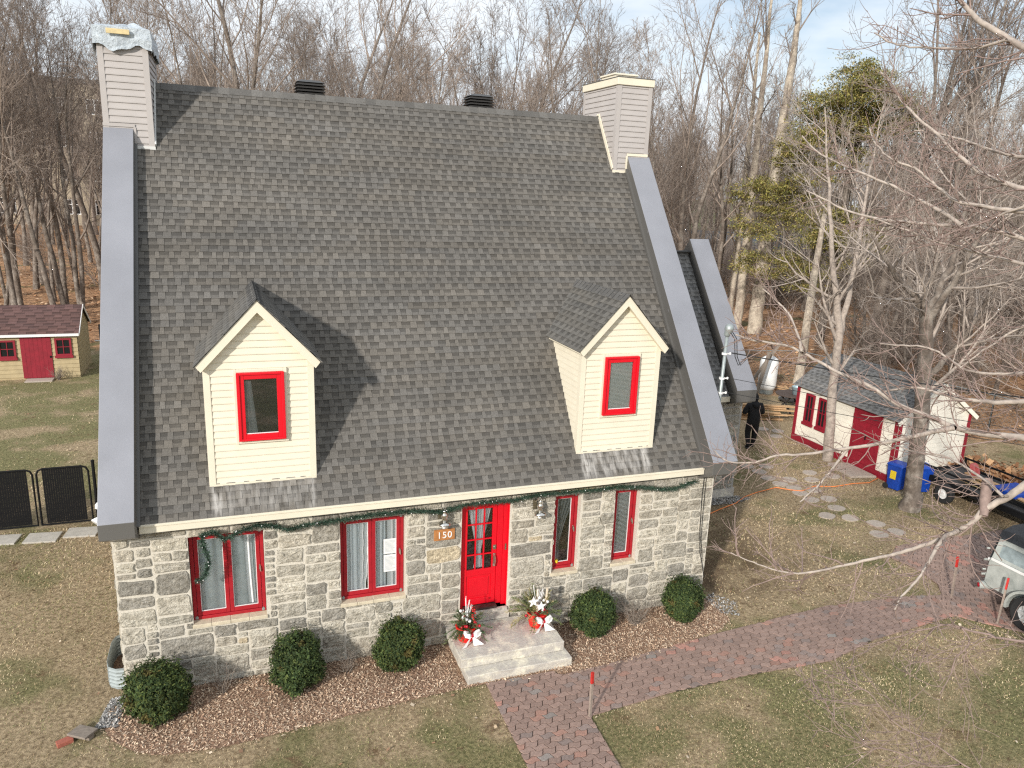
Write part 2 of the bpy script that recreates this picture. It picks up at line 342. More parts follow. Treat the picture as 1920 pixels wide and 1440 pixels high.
# ------------------------------------------------------------------ ground
def ground_material():
    m = bpy.data.materials.new('yard_ground'); m.use_nodes = True
    N, L = m.node_tree.nodes, m.node_tree.links; b = N["Principled BSDF"]; b.inputs['Roughness'].default_value = 0.95
    b.inputs['Specular IOR Level'].default_value = 0.15
    g = N.new("ShaderNodeNewGeometry"); P = g.outputs['Position']
    def nz(scale, detail=5, rough=0.6):
        t = N.new("ShaderNodeTexNoise"); t.inputs['Scale'].default_value = scale; t.inputs['Detail'].default_value = detail; t.inputs['Roughness'].default_value = rough
        L.new(P, t.inputs['Vector']); return t.outputs['Fac']
    def ramp(s, lo, hi):
        r = N.new("ShaderNodeMapRange"); r.interpolation_type = 'SMOOTHSTEP'; r.inputs[1].default_value = lo; r.inputs[2].default_value = hi; L.new(s, r.inputs[0]); return r.outputs[0]
    def mix(f, a, c):
        x = N.new("ShaderNodeMixRGB"); L.new(f, x.inputs[0])
        for i, v in ((1, a), (2, c)):
            if isinstance(v, tuple): x.inputs[i].default_value = (*v, 1)
            else: L.new(v, x.inputs[i])
        return x.outputs[0]
    def math_(op, a, c):
        x = N.new("ShaderNodeMath"); x.operation = op
        for i, v in ((0, a), (1, c)):
            if isinstance(v, (int, float)): x.inputs[i].default_value = v
            else: L.new(v, x.inputs[i])
        return x.outputs[0]
    sx = N.new("ShaderNodeSeparateXYZ"); L.new(P, sx.inputs[0]); X, Y = sx.outputs['X'], sx.outputs['Y']
    straw = mix(ramp(nz(14, 6, 0.7), 0.34, 0.66), (0.245, 0.18, 0.11), (0.53, 0.415, 0.265))
    grass = mix(ramp(nz(18, 6, 0.7), 0.35, 0.65), (0.115, 0.115, 0.05), (0.32, 0.285, 0.145))
    big = nz(0.55, 4, 0.55)
    # greener in front of the walk and in the back yard on the left, browner beside the house
    fr = math_('MULTIPLY', ramp(Y, -1.0, -4.0), 0.12)
    bk = math_('MULTIPLY', math_('MULTIPLY', ramp(Y, 6.5, 9.0), ramp(X, 6.0, 2.0)), 0.13)
    gm = ramp(math_('ADD', math_('ADD', big, fr), bk), 0.50, 0.66)
    lawn = mix(gm, straw, grass)
    lawn = mix(ramp(nz(1.6, 5, 0.7), 0.57, 0.72), lawn, (0.18, 0.118, 0.068))
    lawn = mix(ramp(nz(5.0, 6, 0.75), 0.54, 0.70), lawn, (0.15, 0.105, 0.062))
    side = math_('MULTIPLY', ramp(X, 10.4, 11.2), ramp(X, 15.5, 12.0)); side = math_('MULTIPLY', side, ramp(Y, -0.8, 0.6))
    lawn = mix(math_('MULTIPLY', side, ramp(nz(1.1, 5, 0.7), 0.36, 0.58)), lawn, (0.16, 0.112, 0.07))
    litter = mix(ramp(nz(3.2, 7, 0.8), 0.38, 0.60), (0.16, 0.088, 0.05), (0.60, 0.35, 0.195))
    litter = mix(ramp(nz(0.35, 4, 0.6), 0.56, 0.66), litter, (0.17, 0.145, 0.07))
    w1 = math_('SUBTRACT', Y, 27.5)
    w2 = math_('ADD', math_('MULTIPLY', math_('SUBTRACT', X, 25.5), 0.9), math_('MULTIPLY', math_('SUBTRACT', Y, 9.0), 0.5))
    w = math_('ADD', math_('MAXIMUM', w1, w2), math_('MULTIPLY', math_('SUBTRACT', nz(0.8), 0.5), 5.0))
    col = mix(ramp(w, -0.7, 0.9), lawn, litter)
    far = math_('MULTIPLY', ramp(Y, 62, 76), ramp(X, 28, 40))
    col = mix(far, col, mix(ramp(nz(1.2), 0.4, 0.6), (0.07, 0.085, 0.035), (0.16, 0.135, 0.065)))
    L.new(col, b.inputs['Base Color'])
    t = N.new("ShaderNodeTexNoise"); t.inputs['Scale'].default_value = 22; t.inputs['Detail'].default_value = 8; t.inputs['Roughness'].default_value = 0.75; L.new(P, t.inputs['Vector'])
    bp = N.new("ShaderNodeBump"); bp.inputs['Strength'].default_value = 0.9; bp.inputs['Distance'].default_value = 0.06
    L.new(t.outputs['Fac'], bp.inputs['Height']); L.new(bp.outputs[0], b.inputs['Normal'])
    return m
mb = MB()
mb.poly([(-900, -60, 0), (900, -60, 0), (900, 1400, 0), (-900, 1400, 0)])
struct(mb.build('ground', ground_material()))

def in_poly(x, y, P):
    c = False; n = len(P)
    for i in range(n):
        (x1, y1), (x2, y2) = P[i], P[(i + 1) % n]
        if (y1 > y) != (y2 > y) and x < (x2 - x1) * (y - y1) / (y2 - y1) + x1: c = not c
    return c

PATH = [(5.54, -1.34), (6.78, -1.38), (6.80, -1.52), (7.65, -1.47), (9.4, -1.28), (11.19, -1.12), (13.0, -1.0), (15.0, -1.18), (15.3, -2.05), (14.6, -2.1), (13.0, -2.24), (11.7, -2.54), (9.97, -2.45), (8.35, -2.47), (6.86, -2.60), (6.8, -3.8), (6.6, -6.5), (5.5, -6.5)]
DRIVE = [(15.3, -2.05), (15.0, -1.18), (15.75, -1.35), (16.07, -0.95), (16.2, -0.3), (16.05, 0.35), (16.7, 0.78), (18.5, 0.75), (24, 0.7), (24, -9), (16.2, -9), (16.1, -2.9), (15.6, -2.4)]
def pavers(name, P, ang=0.0):
    rp = random.Random(5); mb = MB(); bw, bh = 0.205, 0.1025
    ca, sa = math.cos(ang), math.sin(ang)
    ex = [p[0] * ca + p[1] * sa for p in P]; ey = [-p[0] * sa + p[1] * ca for p in P]
    def zig(t): t = t % 1.0; return (4 * abs(t - 0.5) - 1)
    def warp(u, v):
        a = zig(v / (2 * bh)); k = zig(u / bw + 0.25)
        k = max(-0.6, min(0.6, k)) / 0.6; a = max(-0.6, min(0.6, a)) / 0.6
        return u + 0.017 * a, v + 0.017 * k
    j0, j1 = int(min(ey) / bh) - 1, int(max(ey) / bh) + 1; i0, i1 = int(min(ex) / bw) - 2, int(max(ex) / bw) + 2
    def nearest(x, y):
        best = None
        for k in range(len(P)):
            (ax, ay), (bx, by) = P[k], P[(k + 1) % len(P)]; dx, dy = bx - ax, by - ay
            t = max(0, min(1, ((x - ax) * dx + (y - ay) * dy) / (dx * dx + dy * dy))); qx, qy = ax + dx * t, ay + dy * t; d = (x - qx) ** 2 + (y - qy) ** 2
            if best is None or d < best[0]: best = (d, qx, qy)
        return best[1], best[2]
    tone = lambda x, y: mnoise.noise(Vector((x * 0.7, y * 0.7, 3.1)))
    for j in range(j0, j1):
        for i in range(i0, i1):
            u0 = i * bw + (bw / 2 if j % 2 else 0); v0 = j * bh
            cx, cy = u0 + bw / 2, v0 + bh / 2; wx, wy = cx * ca - cy * sa, cx * sa + cy * ca
            g = 0.005; u1, v1 = u0 + bw - g, v0 + bh - g; a0, b0 = u0 + g, v0 + g
            ring = [(a0 + (u1 - a0) * t / 6, b0) for t in range(6)] + [(u1, b0 + (v1 - b0) * t / 3) for t in range(3)] + [(u1 - (u1 - a0) * t / 6, v1) for t in range(6)] + [(a0, v1 - (v1 - b0) * t / 3) for t in range(3)]
            z = 0.030 + rp.uniform(-0.003, 0.003); tx, ty = rp.uniform(-.012, .012), rp.uniform(-.012, .012)
            top, low, nin = [], [], 0
            if not in_poly(wx, wy, P) and min(math.hypot(wx - q[0], wy - q[1]) for q in [nearest(wx, wy)]) > 0.14: continue
            for (u, v) in ring:
                uu, vv = warp(u, v); x, y = uu * ca - vv * sa, uu * sa + vv * ca
                ins = in_poly(x, y, P); nin += ins
                if not ins: x, y = nearest(x, y)
                zz = z + (u - cx) * tx + (v - cy) * ty
                low.append((x, y, zz - 0.022)); cu, cv = warp(cx, cy); cxw, cyw = cu * ca - cv * sa, cu * sa + cv * ca
                top.append((x + (cxw - x) * 0.05, y + (cyw - y) * 0.05, zz))
            if nin < 5: continue
            t = tone(wx, wy); r = rp.random()
            base = (0.272, 0.190, 0.158) if r < 0.84 else ((0.235, 0.182, 0.162) if r < 0.93 else ((0.315, 0.185, 0.145) if r < 0.985 else (0.25, 0.22, 0.20)))
            if t > 0.30 and rp.random() < 0.40: base = (0.37, 0.20, 0.16)
            k = 1.06 + rp.uniform(-0.14, 0.14); c = tuple(v * k for v in base); n = len(ring)
            mb.add(low + top, [list(range(n, 2 * n))] + [(q, (q + 1) % n, (q + 1) % n + n, q + n) for q in range(n)], c)
    o = struct(mb.build(name, M['paver'], tint=True)); return o
def flat(name, P, z, m):
    mb = MB(); mb.poly([(x, y, z) for x, y in P]); return struct(mb.build(name, m))
flat('path_bed', PATH, 0.012, M['sand']); flat('driveway_bed', DRIVE, 0.008, M['sand'])
pavers('brick_path', PATH); pavers('brick_driveway', DRIVE, 1.2)

MULCH = [(-0.1, 0.0), (-0.30, -0.55), (-0.10, -1.0), (0.25, -1.35), (0.62, -1.53), (1.44, -1.62), (2.5, -1.53), (3.65, -1.43), (4.7, -1.36), (5.5, -1.34), (6.8, -1.38), (6.85, -1.47), (8.05, -1.50), (9.0, -1.36), (9.66, -1.22), (10.3, -1.1), (10.75, -0.85), (10.85, 0.0)]
flat('mulch_bed', MULCH, 0.010, M['mulch'])

def scatter_quads(name, n, sampler, size, asp, palette, m, z0=0.012, tilt=0.5, seed=1, kind='stuff', label=None, cat=None, lift=0.02):
    rs = np.random.RandomState(seed); P = sampler(rs, n); n = len(P)
    a = rs.uniform(0, 2 * np.pi, n); L_ = size * rs.uniform(0.5, 1.3, n); Wd = L_ * asp * rs.uniform(0.6, 1.3, n)
    t1, t2 = rs.normal(0, tilt, n), rs.normal(0, tilt, n)
    ux = np.stack([np.cos(a), np.sin(a), t1 * 0.7], 1); uy = np.stack([-np.sin(a), np.cos(a), t2 * 0.7], 1)
    c = np.stack([P[:, 0], P[:, 1], z0 + rs.uniform(0, lift, n) + np.abs(t1) * L_ * .35 + np.abs(t2) * Wd * .35], 1)
    V = np.concatenate([c + s1 * ux * (L_ / 2)[:, None] + s2 * uy * (Wd / 2)[:, None] for s1, s2 in ((-1, -1), (1, -1), (1, 1), (-1, 1))], 0)
    F = np.stack([np.arange(n), np.arange(n) + n, np.arange(n) + 2 * n, np.arange(n) + 3 * n], 1)
    pal = np.array(palette); cols = pal[rs.randint(0, len(pal), n)] * rs.uniform(0.75, 1.25, n)[:, None]
    o = raw(name, V, F, m, cols)
    tag(o, label, cat, kind=kind); return o
def poly_sampler(P, reject=None):
    def f(rs, n):
        xs = [p[0] for p in P]; ys = [p[1] for p in P]; out = []
        while len(out) < n:
            x, y = rs.uniform(min(xs), max(xs)), rs.uniform(min(ys), max(ys))
            if in_poly(x, y, P) and not (reject and reject(x, y)): out.append((x, y))
        return np.array(out)
    return f
scatter_quads('wood_chips', 26000, lambda rs, n: poly_sampler(MULCH, lambda x, y: 5.2 < x < 7.1 and y > -1.25)(rs, n) + np.stack([rs.normal(0, .05, n), -np.abs(rs.normal(0, .055, n)) * (rs.uniform(0, 1, n) < .5)], 1), 0.031, 0.36,
              [(0.54, 0.38, 0.26), (0.64, 0.49, 0.35), (0.43, 0.285, 0.19), (0.70, 0.57, 0.43), (0.57, 0.41, 0.285), (0.34, 0.215, 0.145)], M['chip'],
              label='reddish brown wood chips spread in the bed along the front wall', cat='wood chips', seed=3)
GRAVEL = [(-0.36, -0.68), (-0.05, -0.72), (0.0, 0.0), (-0.22, 0.0)]
GRAVEL2 = [(13.95, 4.48), (14.75, 4.48), (15.1, 4.2), (14.4, 4.02), (13.4, 4.1), (12.6, 4.48)]
GRAVEL3 = [(10.68, 0.0), (11.0, 0.1), (11.25, -0.35), (11.0, -0.8), (10.7, -0.6)]
for gp, gl, sd in ((GRAVEL, 'pale gravel patch at the left front corner of the house', 1), (GRAVEL2, 'grey gravel at the foot of the annex wall', 2), (GRAVEL3, 'pale gravel patch beside the boxwood at the right corner', 3)):
    scatter_quads('gravel', (1500, 2200, 420)[sd - 1], poly_sampler(gp), 0.026, 0.8, [(0.42, 0.41, 0.39), (0.28, 0.27, 0.26), (0.55, 0.53, 0.5), (0.16, 0.155, 0.15)], M['gravel'], label=gl, cat='gravel', seed=sd + 20)

def free_lawn(x, y):
    if in_poly(x, y, PATH) or in_poly(x, y, DRIVE) or in_poly(x, y, MULCH): return True
    if -0.1 < x < 10.8 and -0.1 < y < 9.6: return True
    return 10.6 < x < 14.8 and 4.4 < y < 9.6
# winter grass blades: one mass
def grass():
    rs = np.random.RandomState(11); pts = []
    zones = [((-3.5, 12.5, -6.6, -1.0), 52000), ((-4.5, 0.2, -3, 7), 21000), ((10.6, 21, -3.0, 9), 34000), ((-8, 0, 8, 26), 12000), ((7, 17, -6, -2), 20000)]
    for (x0, x1, y0, y1), n in zones:
        x = rs.uniform(x0, x1, n); y = rs.uniform(y0, y1, n)
        jx = rs.normal(0, .035, n); jy = rs.normal(0, .035, n); pts += [(a, b) for a, b, c, d in zip(x, y, jx, jy) if not free_lawn(a + c, b + d)]
    P = np.array(pts); n = len(P)
    d = np.hypot(P[:, 0] - CAM.x, P[:, 1] - CAM.y); k = np.clip(d / 14, 0.8, 1.35)
    a = rs.uniform(0, 2 * np.pi, n); h = rs.uniform(0.022, 0.055, n) * k * (1 + 0.5 * np.array([max(0, mnoise.noise(Vector((q * 1.7, w * 1.7, 2)))) for q, w in pts])); lean = rs.uniform(0.5, 2.2, n); w = 0.006 * k
    la = a + rs.uniform(-1, 1, n) + np.pi / 2
    b0 = np.stack([P[:, 0] - np.cos(a) * w, P[:, 1] - np.sin(a) * w, np.zeros(n)], 1); b1 = np.stack([P[:, 0] + np.cos(a) * w, P[:, 1] + np.sin(a) * w, np.zeros(n)], 1)
    hh = h / np.sqrt(1 + lean ** 2)
    tp = np.stack([P[:, 0] + np.cos(la) * hh * lean, P[:, 1] + np.sin(la) * hh * lean, hh], 1)
    V = np.concatenate([b0, b1, tp]); F = np.stack([np.arange(n), np.arange(n) + n, np.arange(n) + 2 * n], 1)
    g = np.array([mnoise.noise(Vector((x * 0.45, y * 0.45, 9.0))) for x, y in pts])
    pg = np.clip(0.34 + 1.1 * g + np.where(P[:, 1] < -2.4, 0.16, 0) + np.where((P[:, 1] > 8) & (P[:, 0] < 2), 0.2, 0) - np.where((P[:, 0] > 10) & (P[:, 1] > -0.5), 0.2, 0), 0.05, 0.85)
    isg = rs.uniform(0, 1, n) < pg
    worn = np.array([mnoise.noise(Vector((x * 0.9 + 4, y * 0.9, 1.5))) + .5 * mnoise.noise(Vector((x * 2.6, y * 2.6, 7.5))) for x, y in pts]); brown = np.clip(worn * 2.2, 0, .55)[:, None]
    straw = np.array([(0.63, 0.50, 0.31), (0.51, 0.385, 0.23), (0.72, 0.59, 0.39), (0.38, 0.275, 0.165)])[rs.randint(0, 4, n)]
    green = np.array([(0.23, 0.235, 0.095), (0.32, 0.29, 0.13), (0.17, 0.185, 0.072)])[rs.randint(0, 3, n)]
    c = np.where(isg[:, None], green, straw) * rs.uniform(0.75, 1.2, n)[:, None]; c = c * (1 - brown) + brown * np.array([0.24, 0.165, 0.095])
    o = raw('winter_grass', V, F, M['blade'], c)
    tag(o, 'short straw coloured and green winter grass over the whole yard', 'grass', kind='stuff')
grass()
scatter_quads('fallen_leaves', 1500, lambda rs, n: np.array([p for p in zip(rs.uniform(-9, 24, n), rs.uniform(-6, 26, n)) if not free_lawn(*p)]), 0.05, 0.7,
              [(0.34, 0.21, 0.12), (0.50, 0.38, 0.25), (0.22, 0.13, 0.08), (0.58, 0.48, 0.36)], M['leaf'], label='small dry leaves lying loose over the lawn', cat='dry leaves', seed=8, tilt=0.35)
scatter_quads('leaf_litter', 14000, lambda rs, n: np.concatenate([np.stack([rs.uniform(-26, 6, n // 2), rs.uniform(28, 60, n // 2)], 1), np.stack([rs.uniform(25, 60, n // 2), rs.uniform(6, 50, n // 2)], 1)]), 0.16, 0.75,
              [(0.42, 0.22, 0.11), (0.55, 0.33, 0.18), (0.27, 0.14, 0.075), (0.62, 0.42, 0.27), (0.2, 0.11, 0.06)], M['leaf'], label='orange brown leaf litter covering the floor of the wood', cat='leaf litter', seed=9, tilt=0.3, lift=0.05)

# ------------------------------------------------------------------ shingles and stones
def shingles(mb, O, u, s, n, width, length, seed, base=(0.114, 0.106, 0.095), expo=0.130, tab=(0.075, 0.155)):
    """laminated shingles on the plane O + u*a + s*b (s up the slope, n outwards): every course a lapped strip with random raised tabs"""
    rr = random.Random(seed); O, u, s, n = Vector(O), Vector(u), Vector(s), Vector(n)
    nc = int(math.ceil(length / expo))
    P = lambda a, b, h: O + u * a + s * b + n * h
    for k in range(nc):
        b0 = k * expo; b1 = min(b0 + expo + 0.004, length)
        x = -rr.uniform(0, 0.3); up = rr.random() < 0.5; patch = rr.uniform(0.94, 1.06); blend = 1.0; left = 0
        while x < width:
            w = rr.uniform(*tab); x2 = x + w; a0, a1 = max(x, 0), min(x2, width)
            left -= w
            if left <= 0: blend = rr.uniform(0.93, 1.07); left = rr.uniform(0.6, 1.1); warm = rr.uniform(-0.02, 0.03)
            if a1 > a0 + 0.002:
                kk = blend * patch * rr.uniform(0.91, 1.09); c = tuple(v * kk * (1 + warm * q) for v, q in zip(base, (1, 0.2, -1)))
                if up:
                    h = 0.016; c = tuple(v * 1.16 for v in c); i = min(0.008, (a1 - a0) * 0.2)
                    v = [P(a0, b0, h), P(a1, b0, h), P(a1 - i, b1, 0.004), P(a0 + i, b1, 0.004), P(a0, b0, 0), P(a1, b0, 0), P(a1 - i, b1, 0), P(a0 + i, b1, 0)]
                    mb.add(v, [(0, 1, 2, 3), (4, 5, 1, 0), (5, 6, 2, 1), (4, 0, 3, 7)], c)
                else:
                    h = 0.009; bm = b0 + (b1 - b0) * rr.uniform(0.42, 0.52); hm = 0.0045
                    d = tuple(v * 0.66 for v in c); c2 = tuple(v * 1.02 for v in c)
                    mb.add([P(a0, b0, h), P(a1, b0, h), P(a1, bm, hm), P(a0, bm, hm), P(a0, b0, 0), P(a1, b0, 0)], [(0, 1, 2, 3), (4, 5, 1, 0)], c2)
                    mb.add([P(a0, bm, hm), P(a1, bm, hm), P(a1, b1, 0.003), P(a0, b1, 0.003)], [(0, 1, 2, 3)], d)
            x = x2; up = not up
    # under-deck
    mb.add([P(0, 0, -0.002), P(width, 0, -0.002), P(width, length, -0.002), P(0, length, -0.002)], [(0, 1, 2, 3)], tuple(v * 0.5 for v in base))

def stones(mb, O, u, v, n, Wd, H, holes, seed, mask=None, cell=0.058, tone=1.0):
    """random-coursed rubble facing: irregular rounded stones standing proud of the mortar; holes are (u0,u1,v0,v1)"""
    rr = random.Random(seed); O, u, v, n = Vector(O), Vector(u), Vector(v), Vector(n)
    nx, ny = int(Wd / cell), int(H / cell)
    occ = [[False] * nx for _ in range(ny)]
    for j in range(ny):
        for i in range(nx):
            cu, cv = (i + .5) * cell, (j + .5) * cell
            if any(a - 0.005 < cu < b + 0.005 and c - 0.005 < cv < d + 0.005 for a, b, c, d in holes) or (mask and not mask(cu, cv)): occ[j][i] = True
    pal = [(0.44, 0.425, 0.39), (0.385, 0.372, 0.345), (0.48, 0.465, 0.425), (0.53, 0.51, 0.465), (0.335, 0.325, 0.305), (0.47, 0.445, 0.40), (0.56, 0.54, 0.49)]
    for j in range(ny):
        i = 0
        while i < nx:
            if occ[j][i]: i += 1; continue
            q = rr.random()
            if q < 0.22: w, h = rr.randint(3, 8), rr.randint(2, 3)
            elif q < 0.72: w, h = rr.randint(6, 12), rr.randint(3, 5)
            else: w, h = rr.randint(9, 15), rr.randint(4, 7)
            mw = 0
            while mw < w and i + mw < nx and not occ[j][i + mw]: mw += 1
            rem = 0
            while i + mw + rem < nx and not occ[j][i + mw + rem] and rem < 3: rem += 1
            if mw == w and 0 < rem < 3: mw += rem
            h = min(h, max(2, int(mw * 0.85))); mh = 1
            while mh < h and j + mh < ny and all(not occ[j + mh][i + t] for t in range(mw)): mh += 1
            if j + mh < ny and ny - (j + mh) < 2 and all(not occ[ny - 1][i + t] for t in range(mw)): mh = ny - j
            for b in range(mh):
                for a in range(mw): occ[j + b][i + a] = True
            g = rr.uniform(0.012, 0.025)
            x0, x1, y0, y1 = i * cell + g, (i + mw) * cell - g, j * cell + g, (j + mh) * cell - g
            if x1 - x0 > 0.03 and y1 - y0 > 0.025:
                ww, hh = x1 - x0, y1 - y0; sm = min(ww, hh)
                cr = sm * rr.uniform(0.05, 0.17)
                jt = lambda: rr.uniform(-1, 1) * min(0.015, sm * 0.09)
                sk = rr.uniform(-1, 1) * sm * 0.10
                cs = [(x0 + cr, y0), (x0 + ww * rr.uniform(.4, .6), y0), (x1 - cr, y0), (x1, y0 + cr), (x1 + sk * .3, (y0 + y1) / 2), (x1, y1 - cr), (x1 - cr, y1), (x0 + ww * rr.uniform(.4, .6), y1), (x0 + cr, y1), (x0, y1 - cr), (x0 + sk * .3, (y0 + y1) / 2), (x0, y0 + cr)]
                ring = []
                for a, (px, py) in enumerate(cs):
                    ring.append((px + jt(), py + jt()))
                m = len(ring); cx, cy = (x0 + x1) / 2, (y0 + y1) / 2
                d = rr.uniform(0.012, 0.034)
                c = pal[rr.randrange(len(pal))]
                if rr.random() < 0.02: c = (0.50, 0.44, 0.34)
                kk = tone * rr.uniform(0.80, 1.14); c = tuple(t * kk * q for t, q in zip(c, (1.14, 1.10, 1.01)))
                P = lambda px, py, hz: O + u * px + v * py + n * hz
                lo = [P(px, py, -0.004) for px, py in ring]
                mid = [P(px + (cx - px) * 0.02, py + (cy - py) * 0.03, d * 0.8) for px, py in ring]
                tops = [P(px + (cx - px) * 0.13, py + (cy - py) * 0.17, d + rr.uniform(-0.007, 0.009)) for px, py in ring]
                inn = [P(px + (cx - px) * 0.62, py + (cy - py) * 0.64, d + rr.uniform(-0.010, 0.014)) for px, py in ring]
                ctr = [P(cx, cy, d + rr.uniform(-0.008, 0.014))]
                F = []
                for a in range(m):
                    b = (a + 1) % m
                    F += [(a, b, m + b, m + a), (m + a, m + b, 2 * m + b, 2 * m + a), (2 * m + a, 2 * m + b, 3 * m + b, 3 * m + a), (3 * m + a, 3 * m + b, 4 * m)]
                mb.add(lo + mid + tops + inn + ctr, F, c)
            i += mw

def wall_with_holes(mb, O, u, v, n, Wd, H, holes, depth):
    O, u, v, n = Vector(O), Vector(u), Vector(v), Vector(n)
    us = sorted({0, Wd, *[h[0] for h in holes], *[h[1] for h in holes]}); vs = sorted({0, H, *[h[2] for h in holes], *[h[3] for h in holes]})
    P = lambda a, b, d: O + u * a + v * b - n * d
    for i in range(len(us) - 1):
        for j in range(len(vs) - 1):
            cu, cv = (us[i] + us[i + 1]) / 2, (vs[j] + vs[j + 1]) / 2
            if any(a < cu < b and c < cv < d for a, b, c, d in holes): continue
            mb.poly([P(us[i], vs[j], 0), P(us[i + 1], vs[j], 0), P(us[i + 1], vs[j + 1], 0), P(us[i], vs[j + 1], 0)])
    for a, b, c, d in holes:
        mb.poly([P(a, c, 0), P(a, d, 0), P(a, d, depth), P(a, c, depth)]); mb.poly([P(b, c, 0), P(b, c, depth), P(b, d, depth), P(b, d, 0)])
        mb.poly([P(a, d, 0), P(b, d, 0), P(b, d, depth), P(a, d, depth)]); mb.poly([P(a, c, 0), P(a, c, depth), P(b, c, depth), P(b, c, 0)])

# ------------------------------------------------------------------ the stone house
HW = 10.63; SL = math.tan(math.radians(54.0034)); ZE, YE = 2.9823, -0.1702; YR = 4.6878; ZR = 9.6696; YB = 2 * YR
RY = lambda y: ZE + (y - YE) * SL
YZ = lambda z: YE + (z - ZE) / SL
sv = Vector((0, math.cos(math.atan(SL)), math.sin(math.atan(SL)))); nv = Vector((0, -sv.z, sv.y))
sb = Vector((0, -sv.y, sv.z)); nb = Vector((0, sv.z, sv.y))
house = thing('stone_house', 'grey stone house with steep shingled roof, two cream dormers and red windows', 'house', (5.3, 0, 0))

WIN = dict(a=(1.043, 2.16, 1.113, 2.628), b=(3.363, 4.461, 1.097, 2.61), c=(7.229, 7.754, 1.10, 2.645), e=(8.468, 8.995, 1.12, 2.634))
DOOR = (5.464, 6.363, 0.573, 2.653)
holes = [WIN[k] for k in 'abce'] + [DOOR]
mb = MB()
wall_with_holes(mb, (0, 0, 0), (1, 0, 0), (0, 0, 1), (0, -1, 0), HW, 2.86, holes, 0.25)
for x, d in ((0, -1), (HW, 1)):   # gable ends
    g = [(x, 0, 0), (x, 0, 2.9), (x, 0.02, 3.2), (x, YR, ZR - 0.05), (x, YB - 0.02, 3.2), (x, YB, 2.9), (x, YB, 0)]
    mb.poly(g if d > 0 else g[::-1])
mb.poly([(0, YB, 0), (HW, YB, 0), (HW, YB, 2.9), (0, YB, 2.9)])
mb.mi = 1
sills = [(a - 0.02, b + 0.02, c - 0.06, c) for a, b, c, d in [WIN[k] for k in 'abce']]
stones(mb, (0, 0, 0), (1, 0, 0), (0, 0, 1), (0, -1, 0), HW, 2.80, holes + sills, 4)
gm_ = lambda cu, cv: cv < ZE + min(cu, YB - cu) * SL - 0.05
stones(mb, (HW, 0, 0), (0, 1, 0), (0, 0, 1), (1, 0, 0), YB, 9.4, [], 14, gm_)
stones(mb, (0, YB, 0), (0, -1, 0), (0, 0, 1), (-1, 0, 0), YB, 9.4, [], 15, gm_)
wall = mb.build('stone_wall', [M['mortar'], M['stone']], house, tint=True)

# roof
mb = MB()
x0, x1 = 0.43, 10.20; LS = (ZR - ZE) / sv.z
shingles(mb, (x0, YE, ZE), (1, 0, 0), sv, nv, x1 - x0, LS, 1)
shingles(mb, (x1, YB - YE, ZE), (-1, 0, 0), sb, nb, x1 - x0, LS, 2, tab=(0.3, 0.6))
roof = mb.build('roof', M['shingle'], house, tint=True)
mb = MB(); rr_ = random.Random(3); x = x0
while x < x1:                       # ridge caps
    xe = min(x + 0.20, x1); k = rr_.uniform(0.8, 1.2); c = (0.120 * k, 0.115 * k, 0.107 * k); h = 0.012
    A = Vector((0, YR, ZR + 0.018))
    for q, a_, b_ in ((-1, sv, nv), (1, sb, nb)):
        e = -a_ * 0.155
        p = [Vector((x, A.y, A.z + h)), Vector((xe, A.y, A.z + h * .3)), Vector((xe, A.y, A.z + h * .3)) + e, Vector((x, A.y, A.z + h)) + e]
        lowp = [t - b_ * 0.015 for t in p]
        mb.add(p + lowp, [(0, 1, 2, 3), (3, 2, 6, 7), (0, 3, 7, 4)], c)
    x = xe
mb.build('ridge_cap', M['shingle'], roof, tint=True)
# eave fascia, soffit
mb = MB(); mb.box(0.41, 10.24, YE - 0.03, YE - 0.008, ZE - 0.125, ZE + 0.012); mb.box(0.41, 10.24, YE - 0.045, YE - 0.031, ZE - 0.02, ZE + 0.014)
mb.box(0.41, 10.24, YE - 0.008, 0.0, ZE - 0.122, ZE - 0.110)
bevel(mb.build('fascia', M['cream'], house), 0.004)

def parapet(xa, xb, inner):
    """fire-wall upstand with folded metal coping, front and back slopes"""
    t = 0.33; p = node('parapet', house)
    mb = MB()
    prof = [(-0.45, 2.92), (-0.45, RY(-0.45) + t + 0.24), (-0.43, RY(-0.45) + t + 0.27), (3.84, RY(3.84) + t), (3.84, RY(3.84) - 0.1), (0.0, 2.85), (0.0, 2.70)]
    mb.prism([(xa, y, z) for y, z in prof], (xb - xa, 0, 0))
    profb = [(YB - y, z) for y, z in prof]
    mb.prism([(xa, y, z) for y, z in profb], (xb - xa, 0, 0))
    # one metal in two colours: sky sheen painted on tops, darker sides and ends
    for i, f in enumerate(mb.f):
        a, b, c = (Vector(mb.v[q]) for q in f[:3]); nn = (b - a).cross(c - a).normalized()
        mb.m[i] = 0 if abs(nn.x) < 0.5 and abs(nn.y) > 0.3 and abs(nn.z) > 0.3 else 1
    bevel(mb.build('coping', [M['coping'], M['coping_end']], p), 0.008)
    for yy in ((0.75, 1.95, 3.1) if inner > 0 else (0.6, 1.6, 2.7)):
        mb = MB(); c0 = Vector(((xa + xb) / 2, yy, RY(yy) + t)); mb.obox(c0, (1, 0, 0), sv, nv, (xb - xa) / 2 + 0.002, 0.03, 0.004)
        for q in (-0.33, 0.33):
            mb.obox(c0 + Vector((q * (xb - xa), 0, 0)) + sv * 0.012, (1, 0, 0), sv, nv, 0.009, 0.009, 0.008)
        mb.build('joint', M['coping'], p)
    xi = xb if inner > 0 else xa    # inner wall flashing along the shingles
    mb = MB(); w = 0.045 * inner
    c0 = Vector((xi + w / 2, -0.2, RY(-0.2) + 0.03)); c1 = Vector((xi + w / 2, 3.84, RY(3.84) + 0.03))
    mb.beam(c0, c1, abs(w), 0.09, up=nv); mb.build('flashing', M['coping_end'], p)
